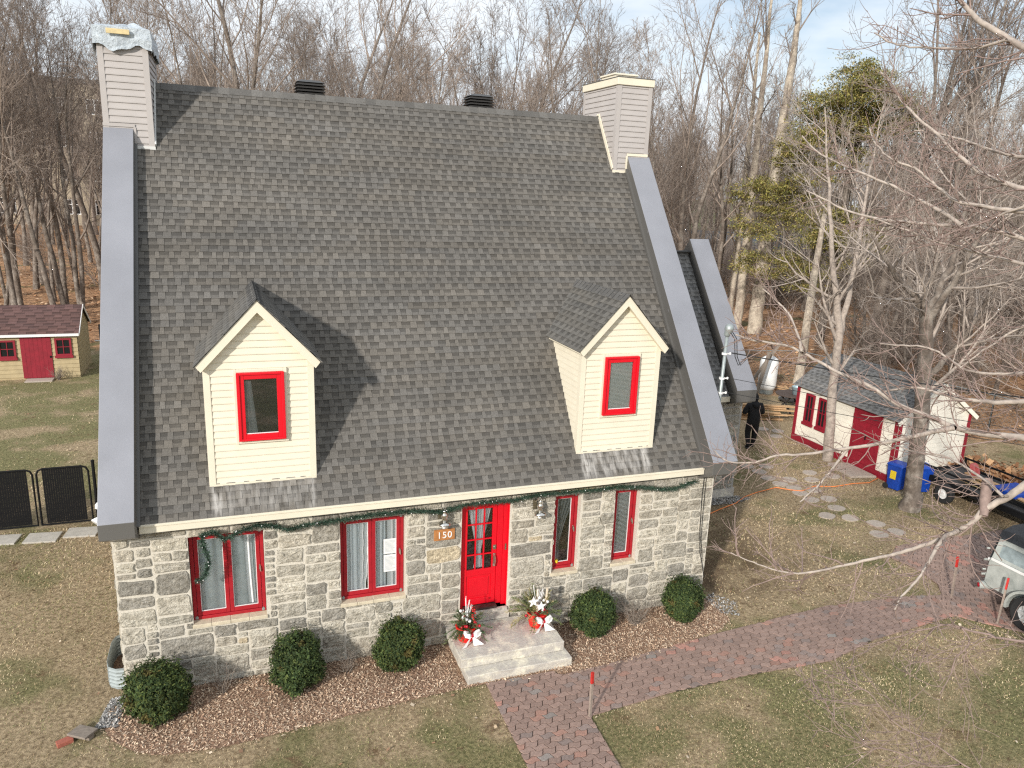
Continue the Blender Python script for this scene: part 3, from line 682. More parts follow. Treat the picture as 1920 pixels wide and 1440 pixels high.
parapet(-0.09, 0.39, 1); parapet(10.25, 10.80, -1)

def clap(mb, O, u, n, Wd, z0, z1, expo, poly=None, proud=0.018, lean=1.0):
    """horizontal clapboards from z0 up to z1 on plane O + u*a; poly(z) gives the (a0,a1) span at height z"""
    O, u, n = Vector(O), Vector(u), Vector(n); z = z0
    while z < z1 - 1e-4:
        zt = min(z + expo, z1)
        a0, a1 = poly(z) if poly else (0, Wd); b0, b1 = poly(zt) if poly else (0, Wd)
        a0, a1, b0, b1 = (max(0, min(Wd, q)) for q in (a0, a1, b0, b1))
        if a1 - a0 > 0.005 or b1 - b0 > 0.005:
            p = lambda a, zz, d: O + u * a + Vector((0, 0, zz)) + n * d
            zm = z + (zt - z) * 0.16
            t = (zm - z) / (zt - z); m0, m1 = a0 + (b0 - a0) * t, a1 + (b1 - a1) * t
            mb.add([p(a0, z, 0), p(a1, z, 0), p(a1, z, proud), p(a0, z, proud), p(m1, zm, proud), p(m0, zm, proud), p(b1, zt, 0.002), p(b0, zt, 0.002)],
                   [(0, 1, 2, 3), (3, 2, 4, 5), (5, 4, 6, 7)])
        z = zt

def casement(parent, x0, x1, z0, z1, y, m, leaves=1, fw=0.055, sw=0.06, gm=None):
    """outer frame, hinged sashes and their panes; faces -y with its outside face at y"""
    mb = MB()
    mb.box(x0, x0 + fw, y, y + 0.09, z0, z1); mb.box(x1 - fw, x1, y, y + 0.09, z0, z1)
    mb.box(x0 + fw, x1 - fw, y, y + 0.09, z0, z0 + fw); mb.box(x0 + fw, x1 - fw, y, y + 0.09, z1 - fw, z1)
    bevel(mb.build('window_frame', m, parent), 0.006)
    wx0, wx1, a0, a1 = x0 + fw + 0.004, x1 - fw - 0.004, z0 + fw + 0.004, z1 - fw - 0.004
    step = (wx1 - wx0) / leaves
    for k in range(leaves):
        l, r = wx0 + step * k + 0.002, wx0 + step * (k + 1) - 0.002
        mb = MB(); yy = y + 0.014
        mb.box(l, l + sw, yy, yy + 0.055, a0, a1); mb.box(r - sw, r, yy, yy + 0.055, a0, a1)
        mb.box(l + sw, r - sw, yy, yy + 0.055, a0, a0 + sw * 1.15); mb.box(l + sw, r - sw, yy, yy + 0.055, a1 - sw, a1)
        bevel(mb.build('sash', m, parent), 0.005)
        mb = MB(); g = 0.010
        for q in ((l + sw, l + sw + g, a0 + sw * 1.15, a1 - sw), (r - sw - g, r - sw, a0 + sw * 1.15, a1 - sw), (l + sw + g, r - sw - g, a0 + sw * 1.15, a0 + sw * 1.15 + g), (l + sw + g, r - sw - g, a1 - sw - g, a1 - sw)):
            mb.box(q[0], q[1], yy + 0.016, yy + 0.03, q[2], q[3])
        mb.build('glazing_bead', M['white'] if gm is None else gm, parent)
        mb = MB(); mb.box(l + sw, r - sw, yy + 0.03, yy + 0.036, a0 + sw * 1.15, a1 - sw); mb.build('pane', M['glass'], parent)
    return wx0, wx1, a0, a1

def window_hardware(parent, x1, z0, z1, y, x0):
    mb = MB(); zc = z0 + (z1 - z0) * 0.52
    mb.tube([(x1 - 0.075, y + 0.012, zc + 0.06), (x1 - 0.075, y - 0.02, zc + 0.04), (x1 - 0.07, y - 0.028, zc - 0.03), (x1 - 0.062, y - 0.012, zc - 0.06)], [0.008, 0.011, 0.011, 0.007], 8)
    mb.box(x1 - 0.088, x1 - 0.062, y + 0.0005, y + 0.012, zc - 0.02, zc + 0.06)
    mb.build('latch', M['silver'], parent)
    for hx, s in ((x0 + 0.05, 1), (x1 - 0.05, -1)):
        for hz in ((z0 + 0.05,) if s > 0 else (z0 + 0.05, z1 - 0.05)):
            mb = MB(); mb.box(hx - 0.022, hx + 0.022, y - 0.006, y + 0.002, hz - 0.03, hz + 0.012); mb.tube([(hx, y - 0.008, hz - 0.03), (hx, y - 0.008, hz + 0.03)], 0.008, 6)
            mb.build('hinge', M['galv'], parent)

YW = 0.12
for key, (wx0, wx1, wz0, wz1) in WIN.items():
    w = node('window', house)
    casement(w, wx0 + 0.004, wx1 - 0.004, wz0 + 0.004, wz1 - 0.004, YW, M['dark_red'], 2 if key in 'ab' else 1)
    window_hardware(w, wx1, wz0, wz1, YW, wx0)
    mb = MB(); rq = random.Random(ord(key)); xx = wx0 - 0.015; n_ = 4 if key in 'ab' else 2; sw_ = (wx1 - wx0 + 0.03) / n_
    for k in range(n_): mb.box(xx + k * sw_ + 0.002, xx + (k + 1) * sw_ - 0.002, -0.03 + rq.uniform(-.006, .006), YW + 0.02, wz0 - 0.058, wz0 + 0.004 + rq.uniform(-.003, .003))
    bevel(mb.build('sill', [mat('sill_stone', (0.58, 0.51, 0.38), 0.9, noise=(14, 0.15), bump=(30, 0.4, 0.01))][0], w), 0.008)
    yb = YW + 0.075
    mb = MB(); mb.box(wx0 - 0.1, wx1 + 0.1, 0.95, 0.97, wz0 - 0.1, wz1 + 0.1); mb.box(wx0 - 0.1, wx1 + 0.1, 0.26, 0.95, wz0 - 0.12, wz0 - 0.1)
    mb.build('dark_room', M['dark'], w)
    if key == 'a':
        mb = MB(); mb.sheet(wx0 + 0.05, wx1 - 0.05, wz0 + 0.05, wz1 - 0.05, yb, lambda u, q: (0, 0.012 * math.sin(u * 40) * (0.4 + q), 0), 60, 4)
        mb.build('blind', mat('shaded_blind', (0.60, 0.66, 0.66), 0.85, noise=(6, 0.1)), w)
        mb = MB(); mb.sheet(1.86, 1.98, wz0 + 0.16, wz1 - 0.05, yb - 0.025, lambda u, q: (0.03 * (1 - q) ** 2, 0.01 * math.sin(u * 9), 0), 10, 8); mb.build('curtain', M['curtain'], w)
    elif key == 'b':
        mb = MB(); mb.sheet(wx0 + 0.06, 3.72, wz0 + 0.05, wz1 - 0.05, yb, lambda u, q: (0.0, 0.012 * math.sin(u * 22), 0), 30, 4)
        mb.sheet(3.86, wx1 - 0.3, wz0 + 0.05, wz1 - 0.05, yb + 0.02, lambda u, q: (0.0, 0.012 * math.sin(u * 22), 0), 30, 4); mb.build('blind', M['blind'], w)
        mb = MB(); mb.sheet(3.70, 3.86, wz0 + 0.05, wz1 - 0.05, yb - 0.02, lambda u, q: (-0.07 * u * (1 - q) ** 3 + 0.006 * math.sin(q * 30), 0.012 * math.sin(u * 12), 0), 12, 24)
        mb.sheet(4.17, 4.40, wz0 + 0.05, wz1 - 0.05, yb - 0.02, lambda u, q: (0, 0.012 * math.sin(u * 12), 0), 12, 6); mb.build('curtain', M['curtain'], w)
    elif key == 'c':
        def drape(u, q):
            t = max(0.0, min(1.0, (0.62 - q) / 0.5)) ; full = wx1 - wx0 - 0.1
            wid = 0.30 + 0.70 * max(0, min(1, (q - 0.30) / 0.62)) ** 1.1
            wid = min(1, wid + 0.10 * t)
            return (-u * full * (1 - wid), 0.018 * math.sin(u * 38) * (0.5 + q), 0)
        mb = MB(); mb.sheet(wx0 + 0.05, wx1 - 0.05, wz0 + 0.05, wz1 - 0.05, yb, drape, 60, 16); mb.build('curtain', M['grey_curtain'], w)
        mb = MB(); mb.lathe([(0.0, 0), (0.028, 0.0), (0.03, 0.05), (0.0, 0.055)], (wx0 + 0.16, yb - 0.05, wz0 + 0.125)); mb.build('pot', M['yellow'], w)
    else:
        mb = MB(); z = wz0 + 0.06
        while z < wz1 - 0.06:
            mb.add([(wx0 + 0.05, yb, z), (wx1 - 0.05, yb, z), (wx1 - 0.05, yb - 0.014, z + 0.026), (wx0 + 0.05, yb - 0.014, z + 0.026)], [(0, 1, 2, 3)]); z += 0.027
        mb.build('blind', mat('white_slat_blind', (0.90, 0.94, 0.93), 0.7), w)

# ---- front door
door = node('door', house)
dx0, dx1, dz0, dz1 = DOOR; yd = 0.10
mb = MB()
mb.box(dx0, dx0 + 0.075, yd - 0.03, yd + 0.10, dz0, dz1); mb.box(dx1 - 0.09, dx1, yd - 0.03, yd + 0.10, dz0, dz1); mb.box(dx0 + 0.075, dx1 - 0.09, yd - 0.03, yd + 0.10, dz1 - 0.075, dz1)
mb.box(dx1 - 0.20, dx1 - 0.092, yd - 0.018, yd + 0.09, dz0 + 0.03, dz1 - 0.077)
mb.box(dx1 - 0.012, dx1 + 0.006, yd - 0.075, yd - 0.031, dz0, dz1 - 0.02)
bevel(mb.build('door_frame', M['red'], door), 0.006)
lx0, lx1, lz0, lz1 = dx0 + 0.078, dx1 - 0.204, dz0 + 0.055, dz1 - 0.078   # the leaf
gx0, gx1, gz0, gz1 = 5.605, 6.075, 1.33, 2.515
mb = MB(); y0, y1 = yd, yd + 0.045
mb.box(lx0, gx0, y0, y1, lz0, lz1); mb.box(gx1, lx1, y0, y1, lz0, lz1); mb.box(gx0, gx1, y0, y1, gz1, lz1); mb.box(gx0, gx1, y0, y1, lz0, 0.75)
mb.box(gx0, gx1, y0, y1, 1.215, gz0)
mb.box(gx0, gx1, y0 + 0.016, y1, 0.75, 1.215); mb.box(gx0 + 0.05, gx1 - 0.05, y0 + 0.003, y0 + 0.015, 0.80, 1.165)
bevel(mb.build('door_leaf', M['red'], door), 0.006)
mb = MB()
for k in (1, 2): x = gx0 + (gx1 - gx0) * k / 3; mb.box(x - 0.012, x + 0.012, y0 + 0.004, y0 + 0.026, gz0, gz1)
for k in (1, 2, 3):
    z = gz0 + (gz1 - gz0) * k / 4
    for q in range(3):
        a = gx0 + (gx1 - gx0) * q / 3 + (0.012 if q else 0); b = gx0 + (gx1 - gx0) * (q + 1) / 3 - (0.012 if q < 2 else 0)
        mb.box(a, b, y0 + 0.006, y0 + 0.025, z - 0.011, z + 0.011)
mb.build('glazing_bars', M['red'], door)
mb = MB(); mb.box(gx0, gx1, y0 + 0.028, y0 + 0.033, gz0, gz1); mb.build('pane', M['glass'], door)
mb = MB()
def tied(side):
    def f(u, q):   # gathered to the middle at q = 0.3
        tie = 0.28; k = abs(q - tie) / (1 - tie) if q > tie else (tie - q) / tie * 0.35
        wmin = 0.16; wid = wmin + (1 - wmin) * min(1, k) ** 0.9
        full = 0.42; c = 0.04 * (1 - q)
        return ((u - 0.5) * full * (wid - 1) + c * 0, 0.012 * math.sin(u * 34) * wid, 0)
    return f
mb.sheet(gx0 + 0.03, gx1 - 0.02, gz0 + 0.01, gz1 - 0.01, y1 + 0.022, tied(0), 44, 20); mb.build('curtain', M['curtain'], door)
mb = MB(); mb.box(gx0 - 0.1, gx1 + 0.1, 0.95, 0.97, gz0 - 0.1, gz1 + 0.1); mb.build('dark_room', M['dark'], door)
mb = MB(); hx = 6.118
mb.box(hx - 0.03, hx + 0.03, y0 - 0.014, y0, 1.70, 1.79); mb.tube([(hx, y0 - 0.03, 1.745), (hx, y0, 1.745)], 0.018, 10); mb.build('lock', M['silver'], door)
mb = MB(); mb.box(dx1 - 0.055, dx1 - 0.03, yd - 0.042, yd - 0.028, 1.68, 1.80); mb.build('strike_plate', M['silver'], door)
mb = MB(); mb.box(hx - 0.022, hx + 0.022, y0 - 0.012, y0, 1.36, 1.62)
mb.tube([(hx, y0 - 0.008, 1.60), (hx, y0 - 0.06, 1.585), (hx, y0 - 0.075, 1.50), (hx, y0 - 0.06, 1.40), (hx, y0 - 0.008, 1.37)], 0.011, 8)
mb.build('handle', M['silver'], door)
mb = MB(); mb.box(dx0 + 0.0, dx1 - 0.005, -0.06, yd + 0.10, dz0 - 0.06, dz0 + 0.0); mb.build('threshold', M['concrete'], door)
mb = MB(); mb.box(dx0 + 0.076, dx1 - 0.20, -0.03, yd - 0.004, dz0 + 0.002, dz0 + 0.05); mb.build('sill_plate', mat('dark_brown_sill', (0.055, 0.028, 0.026), 0.5), door)

# ---- dormers
def dormer(x0, x1):
    d = node('dormer', house); yf = 0.149; zt = 5.345; xc = (x0 + x1) / 2; za = 6.29; zb = RY(yf) - 0.02
    ov = 0.14; slope = (za - 5.34) / (xc - (x0 - 0.10))
    gab = lambda z: za - 0.10 - z
    mb = MB()
    span = lambda z: (0, x1 - x0) if z <= zt else (max(0, (xc - x0) - (za - 0.05 - z) / slope), min(x1 - x0, (xc - x0) + (za - 0.05 - z) / slope))
    clap(mb, (x0, yf, 0), (1, 0, 0), (0, -1, 0), x1 - x0, zb, za - 0.06, 0.108, span)
    # cheeks: only where they stand clear of the roof
    for xs, nn in ((x0, -1), (x1, 1)):
        z = zb
        while z < zt:
            z2 = min(z + 0.108, zt); ya, yb_ = YZ(z) + 0.02, YZ(z2) + 0.02
            zm = z + 0.016; P = lambda y, zz, dd: (xs + nn * dd, y, zz)
            mb.add([P(yf, z, 0.016), P(max(ya, yf), z, 0.016), P(max(ya, yf), zm, 0.016), P(yf, zm, 0.016), P(yb_, z2, 0.002), P(yf, z2, 0.002), P(yf, z, 0), P(max(ya, yf), z, 0)],
                   [(0, 1, 2, 3), (3, 2, 4, 5), (6, 7, 1, 0)])
            z = z2
        mb.add([(xs, yf, zb), (xs, YZ(zt), zt), (xs, yf, zt)], [(0, 1, 2)])
    mb.add([(x0, yf, zb), (x1, yf, zb), (x1, yf, zt), (xc, yf, za - 0.05), (x0, yf, zt)], [(0, 1, 2, 3, 4)])
    # open the wall behind the window: the pane sits in front of a dark box, so no hole is needed in the boarding
    mb.build('siding', M['cream'], d)
    for a, b in ((x0 - 0.022, x0 + 0.075), (x1 - 0.075, x1 + 0.022)):
        mb = MB(); mb.box(a, b, yf - 0.026, yf + 0.001, zb + 0.012, zt + 0.02)
        a2 = a if a < x0 else x1; mb.box(a2, a2 + 0.022, yf + 0.001, yf + 0.075, zb - 0.01, zt)
        mb.build('corner_trim', M['cream'], d)
    mb = MB(); mb.box(x0 - 0.02, x1 + 0.02, yf - 0.034, yf - 0.001, zb - 0.035, zb + 0.011); mb.build('base_trim', M['cream'], d)
    # rake boards
    mb = MB(); yr_ = yf - ov
    ex = xc - x0 + 0.115; ez = za - ex * slope; t = 0.135
    for s in (-1, 1):
        q = [(xc, yr_, za), (xc + s * ex, yr_, ez), (xc + s * (ex - t * 0.55), yr_, ez - t * 0.70), (xc, yr_, za - t * 1.30)]
        mb.prism(q, (0, 0.024, 0))
        e = [(xc, yr_ + 0.025, za - t * 1.25), (xc + s * (ex - t * .5), yr_ + 0.025, ez - t * 0.62), (xc + s * (ex - t * .5), yf + 0.0, ez - t * 0.62), (xc, yf, za - t * 1.25)]
        mb.add(e, [(0, 1, 2, 3)])
        # eave soffit along the cheek
        mb.box(min(xc + s * (ex - 0.03), xc + s * (ex - 0.10)), max(xc + s * (ex - 0.03), xc + s * (ex - 0.10)), yr_ + 0.03, YZ(ez) + 0.1, ez - 0.06, ez - 0.03)
    mb.build('rake_trim', M['cream'], d)
    # roof planes
    mb = MB(); back = YZ(za) + 0.25; Ly = back - yr_; Lr = math.hypot(ex + 0.02, (ex + 0.02) * slope); k = math.atan(slope)
    ezz = za - (ex + 0.02) * slope
    shingles(mb, (xc - ex - 0.02, back, ezz + 0.012), (0, -1, 0), (math.cos(k), 0, math.sin(k)), (-math.sin(k), 0, math.cos(k)), Ly + 0.02, Lr, int(x0 * 10), base=(0.112, 0.107, 0.098))
    shingles(mb, (xc + ex + 0.02, yr_ - 0.02, ezz + 0.012), (0, 1, 0), (-math.cos(k), 0, math.sin(k)), (math.sin(k), 0, math.cos(k)), Ly + 0.02, Lr, int(x0 * 10) + 1, base=(0.112, 0.107, 0.098))
    y = yr_ - 0.02; rq = random.Random(int(x0))
    while y < back:
        y2 = min(y + 0.15, back); kk = rq.uniform(.85, 1.15)
        for s in (-1, 1):
            p = [(xc, y, za + 0.034), (xc, y2, za + 0.026), (xc + s * 0.12, y2, za + 0.026 - 0.12 * slope), (xc + s * 0.12, y, za + 0.034 - 0.12 * slope)]
            mb.add(p, [(0, 1, 2, 3)], (0.11 * kk, 0.107 * kk, 0.103 * kk))
        y = y2
    mb.build('dormer_roof', M['shingle'], d, tint=True)
    return d, yf
for k, (a, b, wx0, wx1) in enumerate(((1.427, 3.003, 1.88, 2.565), (7.666, 9.223, 8.105, 8.775))):
    d, yf = dormer(a, b)
    z0, z1 = 4.10, 5.185; yo = yf - 0.075
    mb = MB(); t = 0.05
    for q in ((wx0 - t, wx0, z0 - t, z1 + t), (wx1, wx1 + t, z0 - t, z1 + t), (wx0, wx1, z0 - t, z0), (wx0, wx1, z1, z1 + t)): mb.box(q[0], q[1], yf - 0.048, yf - 0.002, q[2], q[3])
    bevel(mb.build('window_casing', M['cream'], d), 0.006)
    mb = MB(); mb.box(wx0 + 0.01, wx1 - 0.01, yf - 0.028, yf - 0.020, z0 + 0.01, z1 - 0.01); mb.build('dark_backing', M['dark'], d)
    fw = 0.105
    mb = MB()
    for q in ((wx0, wx0 + fw, z0, z1), (wx1 - fw, wx1, z0, z1), (wx0 + fw, wx1 - fw, z0, z0 + fw), (wx0 + fw, wx1 - fw, z1 - fw, z1)): mb.box(q[0], q[1], yo, yf - 0.014, q[2], q[3])
    for q in ((wx0 - 0.008, wx0 + 0.04, z0, z1), (wx1 - 0.04, wx1 + 0.008, z0, z1), (wx0 + 0.04, wx1 - 0.04, z0, z0 + 0.035), (wx0 + 0.04, wx1 - 0.04, z1 - 0.035, z1)): mb.box(q[0], q[1], yo - 0.022, yo - 0.001, q[2], q[3])
    bevel(mb.build('window_frame', M['red'], d), 0.006)
    mb = MB(); mb.box(wx0 + fw, wx1 - fw, yo + 0.030, yo + 0.034, z0 + fw, z1 - fw); mb.build('pane', M['glass'], d)
    mb = MB(); mb.box(wx0 + fw, wx1 - fw, yo + 0.022, yo + 0.0295, z0 + fw, z0 + fw + 0.012); mb.build('glazing_bead', M['white'], d)
    if k == 0:
        mb = MB(); mb.sheet(wx0 + fw, wx0 + fw + 0.15, z0 + fw, z1 - fw - 0.03, yf - 0.034, lambda u, q: (u * 0.02 - u * .07 * q, 0.003 * math.sin(u * 14), 0), 16, 4); mb.build('curtain', M['grey_curtain'], d)
    else:
        mb = MB(); z = z0 + fw
        while z < z1 - fw - 0.02:
            mb.add([(wx0 + fw, yf - 0.034, z), (wx1 - fw, yf - 0.034, z), (wx1 - fw, yf - 0.040, z + 0.024), (wx0 + fw, yf - 0.040, z + 0.024)], [(0, 1, 2, 3)]); z += 0.025
        mb.build('blind', mat('grey_green_blind', (0.74, 0.76, 0.72), 0.7), d)

# ---- chimneys
def chimney(x0, x1, cut, ztop, cap):
    c = node('chimney', house); yf = 3.84; yb = YB - yf; zb = RY(yf) + 0.0
    mb = MB()
    clap(mb, (x0, yf, 0), (1, 0, 0), (0, -1, 0), x1 - x0, zb - 0.05, ztop, 0.112)
    clap(mb, (x1, yb, 0), (-1, 0, 0), (0, 1, 0), x1 - x0, zb - 0.05, ztop, 0.112)
    clap(mb, (x0, yb, 0), (0, -1, 0), (-1, 0, 0), yb - yf, zb - 0.05, ztop, 0.112)
    clap(mb, (x1, yf, 0), (0, 1, 0), (1, 0, 0), yb - yf, zb - 0.05, ztop, 0.112)
    mb.box(x0 + 0.001, x1 - 0.001, yf + 0.001, yb - 0.001, zb - 0.4, ztop - 0.002)
    mb.build('siding', M['taupe'], c)
    t = 0.075
    for xs, s in ((x0, -1), (x1, 1)):
        for ys, q in ((yf, -1), (yb, 1)):
            mb = MB()
            mb.box(*sorted((xs + s * 0.02, xs - s * t)), *sorted((ys + q * 0.001, ys + q * 0.021)), zb - 0.05, ztop)
            mb.box(*sorted((xs + s * 0.001, xs + s * 0.02)), *sorted((ys - q * t, ys + q * 0.0005)), zb - 0.05, ztop)
            mb.build('corner_trim', M['taupe'], c)
    # pale step flashing following the slope and around the coping head
    mb = MB(); xi, s = (x1, 1) if cut > 0 else (x0, -1)
    for yy, d_ in ((yf, sv), (yb, sb)):
        a = Vector((xi + s * 0.032, yy, RY(yf) + 0.03)); b = Vector((xi + s * 0.032, YR, ZR + 0.05))
        mb.beam(a, b, 0.024, 0.11, up=nv)
    lo, hi = (0.40, x1 + 0.03) if cut > 0 else (x0 - 0.03, 10.25)
    mb.box(lo, hi, yf - 0.035, yf - 0.022, zb - 0.06, zb + 0.02)
    mb.build('flashing', M['cream'] if cut < 0 else M['pale_flash'], c)
    mb = MB(); zc = RY(3.84) + 0.33
    if cut > 0: mb.box(x0 - 0.03, 0.42, yf - 0.03, yf - 0.022, zc, zc + 0.055); mb.box(0.395, 0.435, yf - 0.03, yf - 0.022, zb, zc)
    else: mb.box(10.22, x1 + 0.02, yf - 0.03, yf - 0.022, zc, zc + 0.055); mb.box(10.20, 10.245, yf - 0.03, yf - 0.022, zb, zc)
    mb.build('head_trim', M['taupe'] if cut > 0 else M['cream'], c)
    if cap:
        mb = MB(); mb.box(x0 - 0.05, x1 + 0.05, yf - 0.05, yb + 0.05, ztop - 0.01, ztop + 0.14); bevel(mb.build('cap', M['cream'], c), 0.01)
        mb = MB(); mb.box(x0 - 0.06, x1 + 0.06, yf - 0.06, yb + 0.06, ztop + 0.141, ztop + 0.155); mb.build('cap_edge', M['coping_end'], c)
        mb = MB(); xm, ym = (x0 + x1) / 2 + 0.02, YR; mb.box(xm - 0.27, xm + 0.27, ym - 0.34, ym + 0.34, ztop + 0.156, ztop + 0.26); mb.box(xm - 0.30, xm + 0.30, ym - 0.37, ym + 0.37, ztop + 0.26, ztop + 0.30)
        bevel(mb.build('flue_cover', M['cream'], c), 0.01)
    return c
chimney(-0.06, 0.70, 1, 10.36, False)
chimney(9.92, 10.72, -1, 10.30, True)

# tarp over the left chimney, and the board that holds it
def tarp():
    bm = bmesh.new(); x0, x1, y0, y1 = -0.10, 0.745, 3.79, 5.59; zt, zb = 10.45, 10.06
    nu, nvn = 48, 12; ring = []
    per = []
    corners = [(x0, y0), (x1, y0), (x1, y1), (x0, y1)]
    for k in range(4):
        a, b = corners[k], corners[(k + 1) % 4]
        for t in range(nu // 4): f = t / (nu // 4); per.append((a[0] + (b[0] - a[0]) * f, a[1] + (b[1] - a[1]) * f))
    rows = []
    for j in range(nvn + 1):
        row = []
        for i, (x, y) in enumerate(per):
            nn = mnoise.noise(Vector((x * 3, y * 3, j * 0.35))); n2 = mnoise.noise(Vector((x * 7 + 5, y * 7, j * 0.2)))
            cx, cyy = (x0 + x1) / 2, (y0 + y1) / 2
            if j <= 7:
                f = j / 7; drop = 0.34 + 0.16 * mnoise.noise(Vector((x * 4.3, y * 4.3, 7))); z = zt - drop * (1 - f); o = 0.02 + 0.03 * abs(nn) + 0.022 * n2 + 0.01 * (1 - f)
                dx, dy = x - cx, y - cyy; px, py = x + (o if dx > 0 else -o) * (abs(dx) > 0.4), y + (o if dy > 0 else -o) * (abs(dy) > 0.85)
            else:
                f = (j - 7) / (nvn - 7); px, py = x + (cx - x) * f, y + (cyy - y) * f; z = zt + 0.17 * math.sin(f * 1.5) + 0.06 * nn + 0.04 * n2
            row.append(bm.verts.new((px, py, z)))
        rows.append(row)
    for j in range(nvn):
        for i in range(nu): bm.faces.new((rows[j][i], rows[j][(i + 1) % nu], rows[j + 1][(i + 1) % nu], rows[j + 1][i]))
    me = bpy.data.meshes.new('chimney_tarp'); bm.to_mesh(me); bm.free(); me.materials.append(M['tarp_blue'])
    o = bpy.data.objects.new('chimney_tarp', me); COL.objects.link(o)
    sd = o.modifiers.new('thick', 'SOLIDIFY'); sd.thickness = 0.006
    tag(o, 'crumpled pale grey blue tarp wrapped over the top of the left chimney', 'tarp')
    mb = MB(); mb.box(0.10, 0.46, 3.69, 3.725, 10.33, 10.41)
    tag(bevel(mb.build('wooden_board', M['pale_wood']), 0.004), 'short pale wooden board holding down the tarp on the left chimney', 'board')
tarp()

# roof vents just behind the ridge
def roof_vent(xc, label):
    v = thing('roof_vent', label, 'roof vent', (xc, YR + 0.32, 9.2), 'louvred roof vents along the ridge')
    mb = MB(); mb.box(xc - 0.19, xc + 0.19, YR + 0.13, YR + 0.51, 9.1, 9.72); mb.build('base', M['black'], v)
    mb = MB(); m2 = mat('dark_grey_vent_metal', (0.06, 0.058, 0.056), 0.4, 0.3)
    for k in range(4):
        z = 9.70 + k * 0.058; e = 0.29
        A = [(xc - e, YR + .03, z), (xc + e, YR + .03, z), (xc + e, YR + .61, z), (xc - e, YR + .61, z)]
        B = [(xc - e + .05, YR + .08, z + .042), (xc + e - .05, YR + .08, z + .042), (xc + e - .05, YR + .56, z + .042), (xc - e + .05, YR + .56, z + .042)]
        mb.add(A + B, [(3, 2, 1, 0), (4, 5, 6, 7), (0, 1, 5, 4), (1, 2, 6, 5), (2, 3, 7, 6), (3, 0, 4, 7)])
    A = [(xc - .27, YR + .05, 9.93), (xc + .27, YR + .05, 9.93), (xc + .27, YR + .59, 9.93), (xc - .27, YR + .59, 9.93), (xc - .17, YR + .15, 9.98), (xc + .17, YR + .15, 9.98), (xc + .17, YR + .49, 9.98), (xc - .17, YR + .49, 9.98)]
    mb.add(A, [(3, 2, 1, 0), (4, 5, 6, 7), (0, 1, 5, 4), (1, 2, 6, 5), (2, 3, 7, 6), (3, 0, 4, 7)])
    mb.build('louvre_hood', m2, v)
roof_vent(3.56, 'dark louvred roof vent behind the ridge, nearer the left chimney')
roof_vent(7.13, 'dark louvred roof vent behind the ridge, nearer the right chimney')

# ---- annex on the right
AX0, AX1, AY, AZ = HW, 14.62, 4.50, 2.95; ARY, ARZ = 6.95, 6.50; AS = (ARZ - AZ) / (ARY - AY + 0.16); AB = 2 * ARY - AY
mb = MB(); aholes = []
wall_with_holes(mb, (AX0, AY, 0), (1, 0, 0), (0, 0, 1), (0, -1, 0), AX1 - AX0, 2.95, aholes, 0.2)
mb.poly([(AX1, AY, 0), (AX1, AB, 0), (AX1, AB, 2.95), (AX1, ARY, ARZ - .02), (AX1, AY, 2.95)]); mb.poly([(AX0, AB, 0), (AX0, AB, 2.95), (AX1, AB, 2.95), (AX1, AB, 0)])
mb.mi = 1
stones(mb, (AX0, AY, 0.28), (1, 0, 0), (0, 0, 1), (0, -1, 0), AX1 - AX0, 2.6, [], 9, tone=0.8)
stones(mb, (AX1, AY, 0.28), (0, 1, 0), (0, 0, 1), (1, 0, 0), AB - AY, 2.6, [], 10, tone=0.8)
mb.build('annex_wall', [mat('grey_mortar', (0.34, 0.33, 0.31), 0.95, noise=(30, 0.15)), M['stone']], house, tint=True)
mb = MB(); mb.box(AX0 + 0.02, AX1 + 0.03, AY - 0.03, AY - 0.002, 0.0, 0.27); mb.box(AX1 + 0.002, AX1 + 0.03, AY - 0.002, AB, 0, 0.27); mb.build('foundation', M['concrete'], house)
mb = MB(); k = math.atan(AS); s_ = Vector((0, math.cos(k), math.sin(k))); n_ = Vector((0, -math.sin(k), math.cos(k))); y0 = AY - 0.16
Ls = (ARZ - AZ) / math.sin(k)
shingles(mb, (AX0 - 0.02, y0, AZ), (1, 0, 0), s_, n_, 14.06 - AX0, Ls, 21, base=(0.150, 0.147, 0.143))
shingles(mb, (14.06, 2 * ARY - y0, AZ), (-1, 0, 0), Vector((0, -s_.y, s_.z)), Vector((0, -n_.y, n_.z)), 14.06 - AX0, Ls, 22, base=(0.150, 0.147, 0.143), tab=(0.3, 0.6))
mb.beam((AX0, ARY, ARZ + 0.01), (14.06, ARY, ARZ + 0.01), 0.26, 0.03, (0.07, 0.069, 0.068))
mb.build('annex_roof', M['shingle'], house, tint=True)
mb = MB(); mb.box(AX0 + 0.03, 14.06, y0 - 0.03, y0 - 0.008, AZ - 0.13, AZ + 0.012); mb.box(AX0 + .03, 14.06, y0 - .008, AY, AZ - 0.128, AZ - .116); mb.build('annex_fascia', M['cream'], house)
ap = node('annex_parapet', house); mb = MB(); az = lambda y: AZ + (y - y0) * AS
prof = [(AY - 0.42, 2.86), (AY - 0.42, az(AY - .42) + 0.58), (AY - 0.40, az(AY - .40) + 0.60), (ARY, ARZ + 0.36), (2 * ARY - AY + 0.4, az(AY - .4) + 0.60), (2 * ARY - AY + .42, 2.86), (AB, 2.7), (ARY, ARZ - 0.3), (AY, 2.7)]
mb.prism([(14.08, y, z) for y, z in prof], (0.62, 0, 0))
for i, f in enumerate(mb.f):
    a, b, c = (Vector(mb.v[q]) for q in f[:3]); nn = (b - a).cross(c - a).normalized(); mb.m[i] = 0 if abs(nn.x) < .5 and abs(nn.y) > .3 and abs(nn.z) > .3 else 1  # sloping tops painted lighter and bluer for the sky's sheen
bevel(mb.build('coping', [M['coping'], M['coping_end']], ap), 0.008)

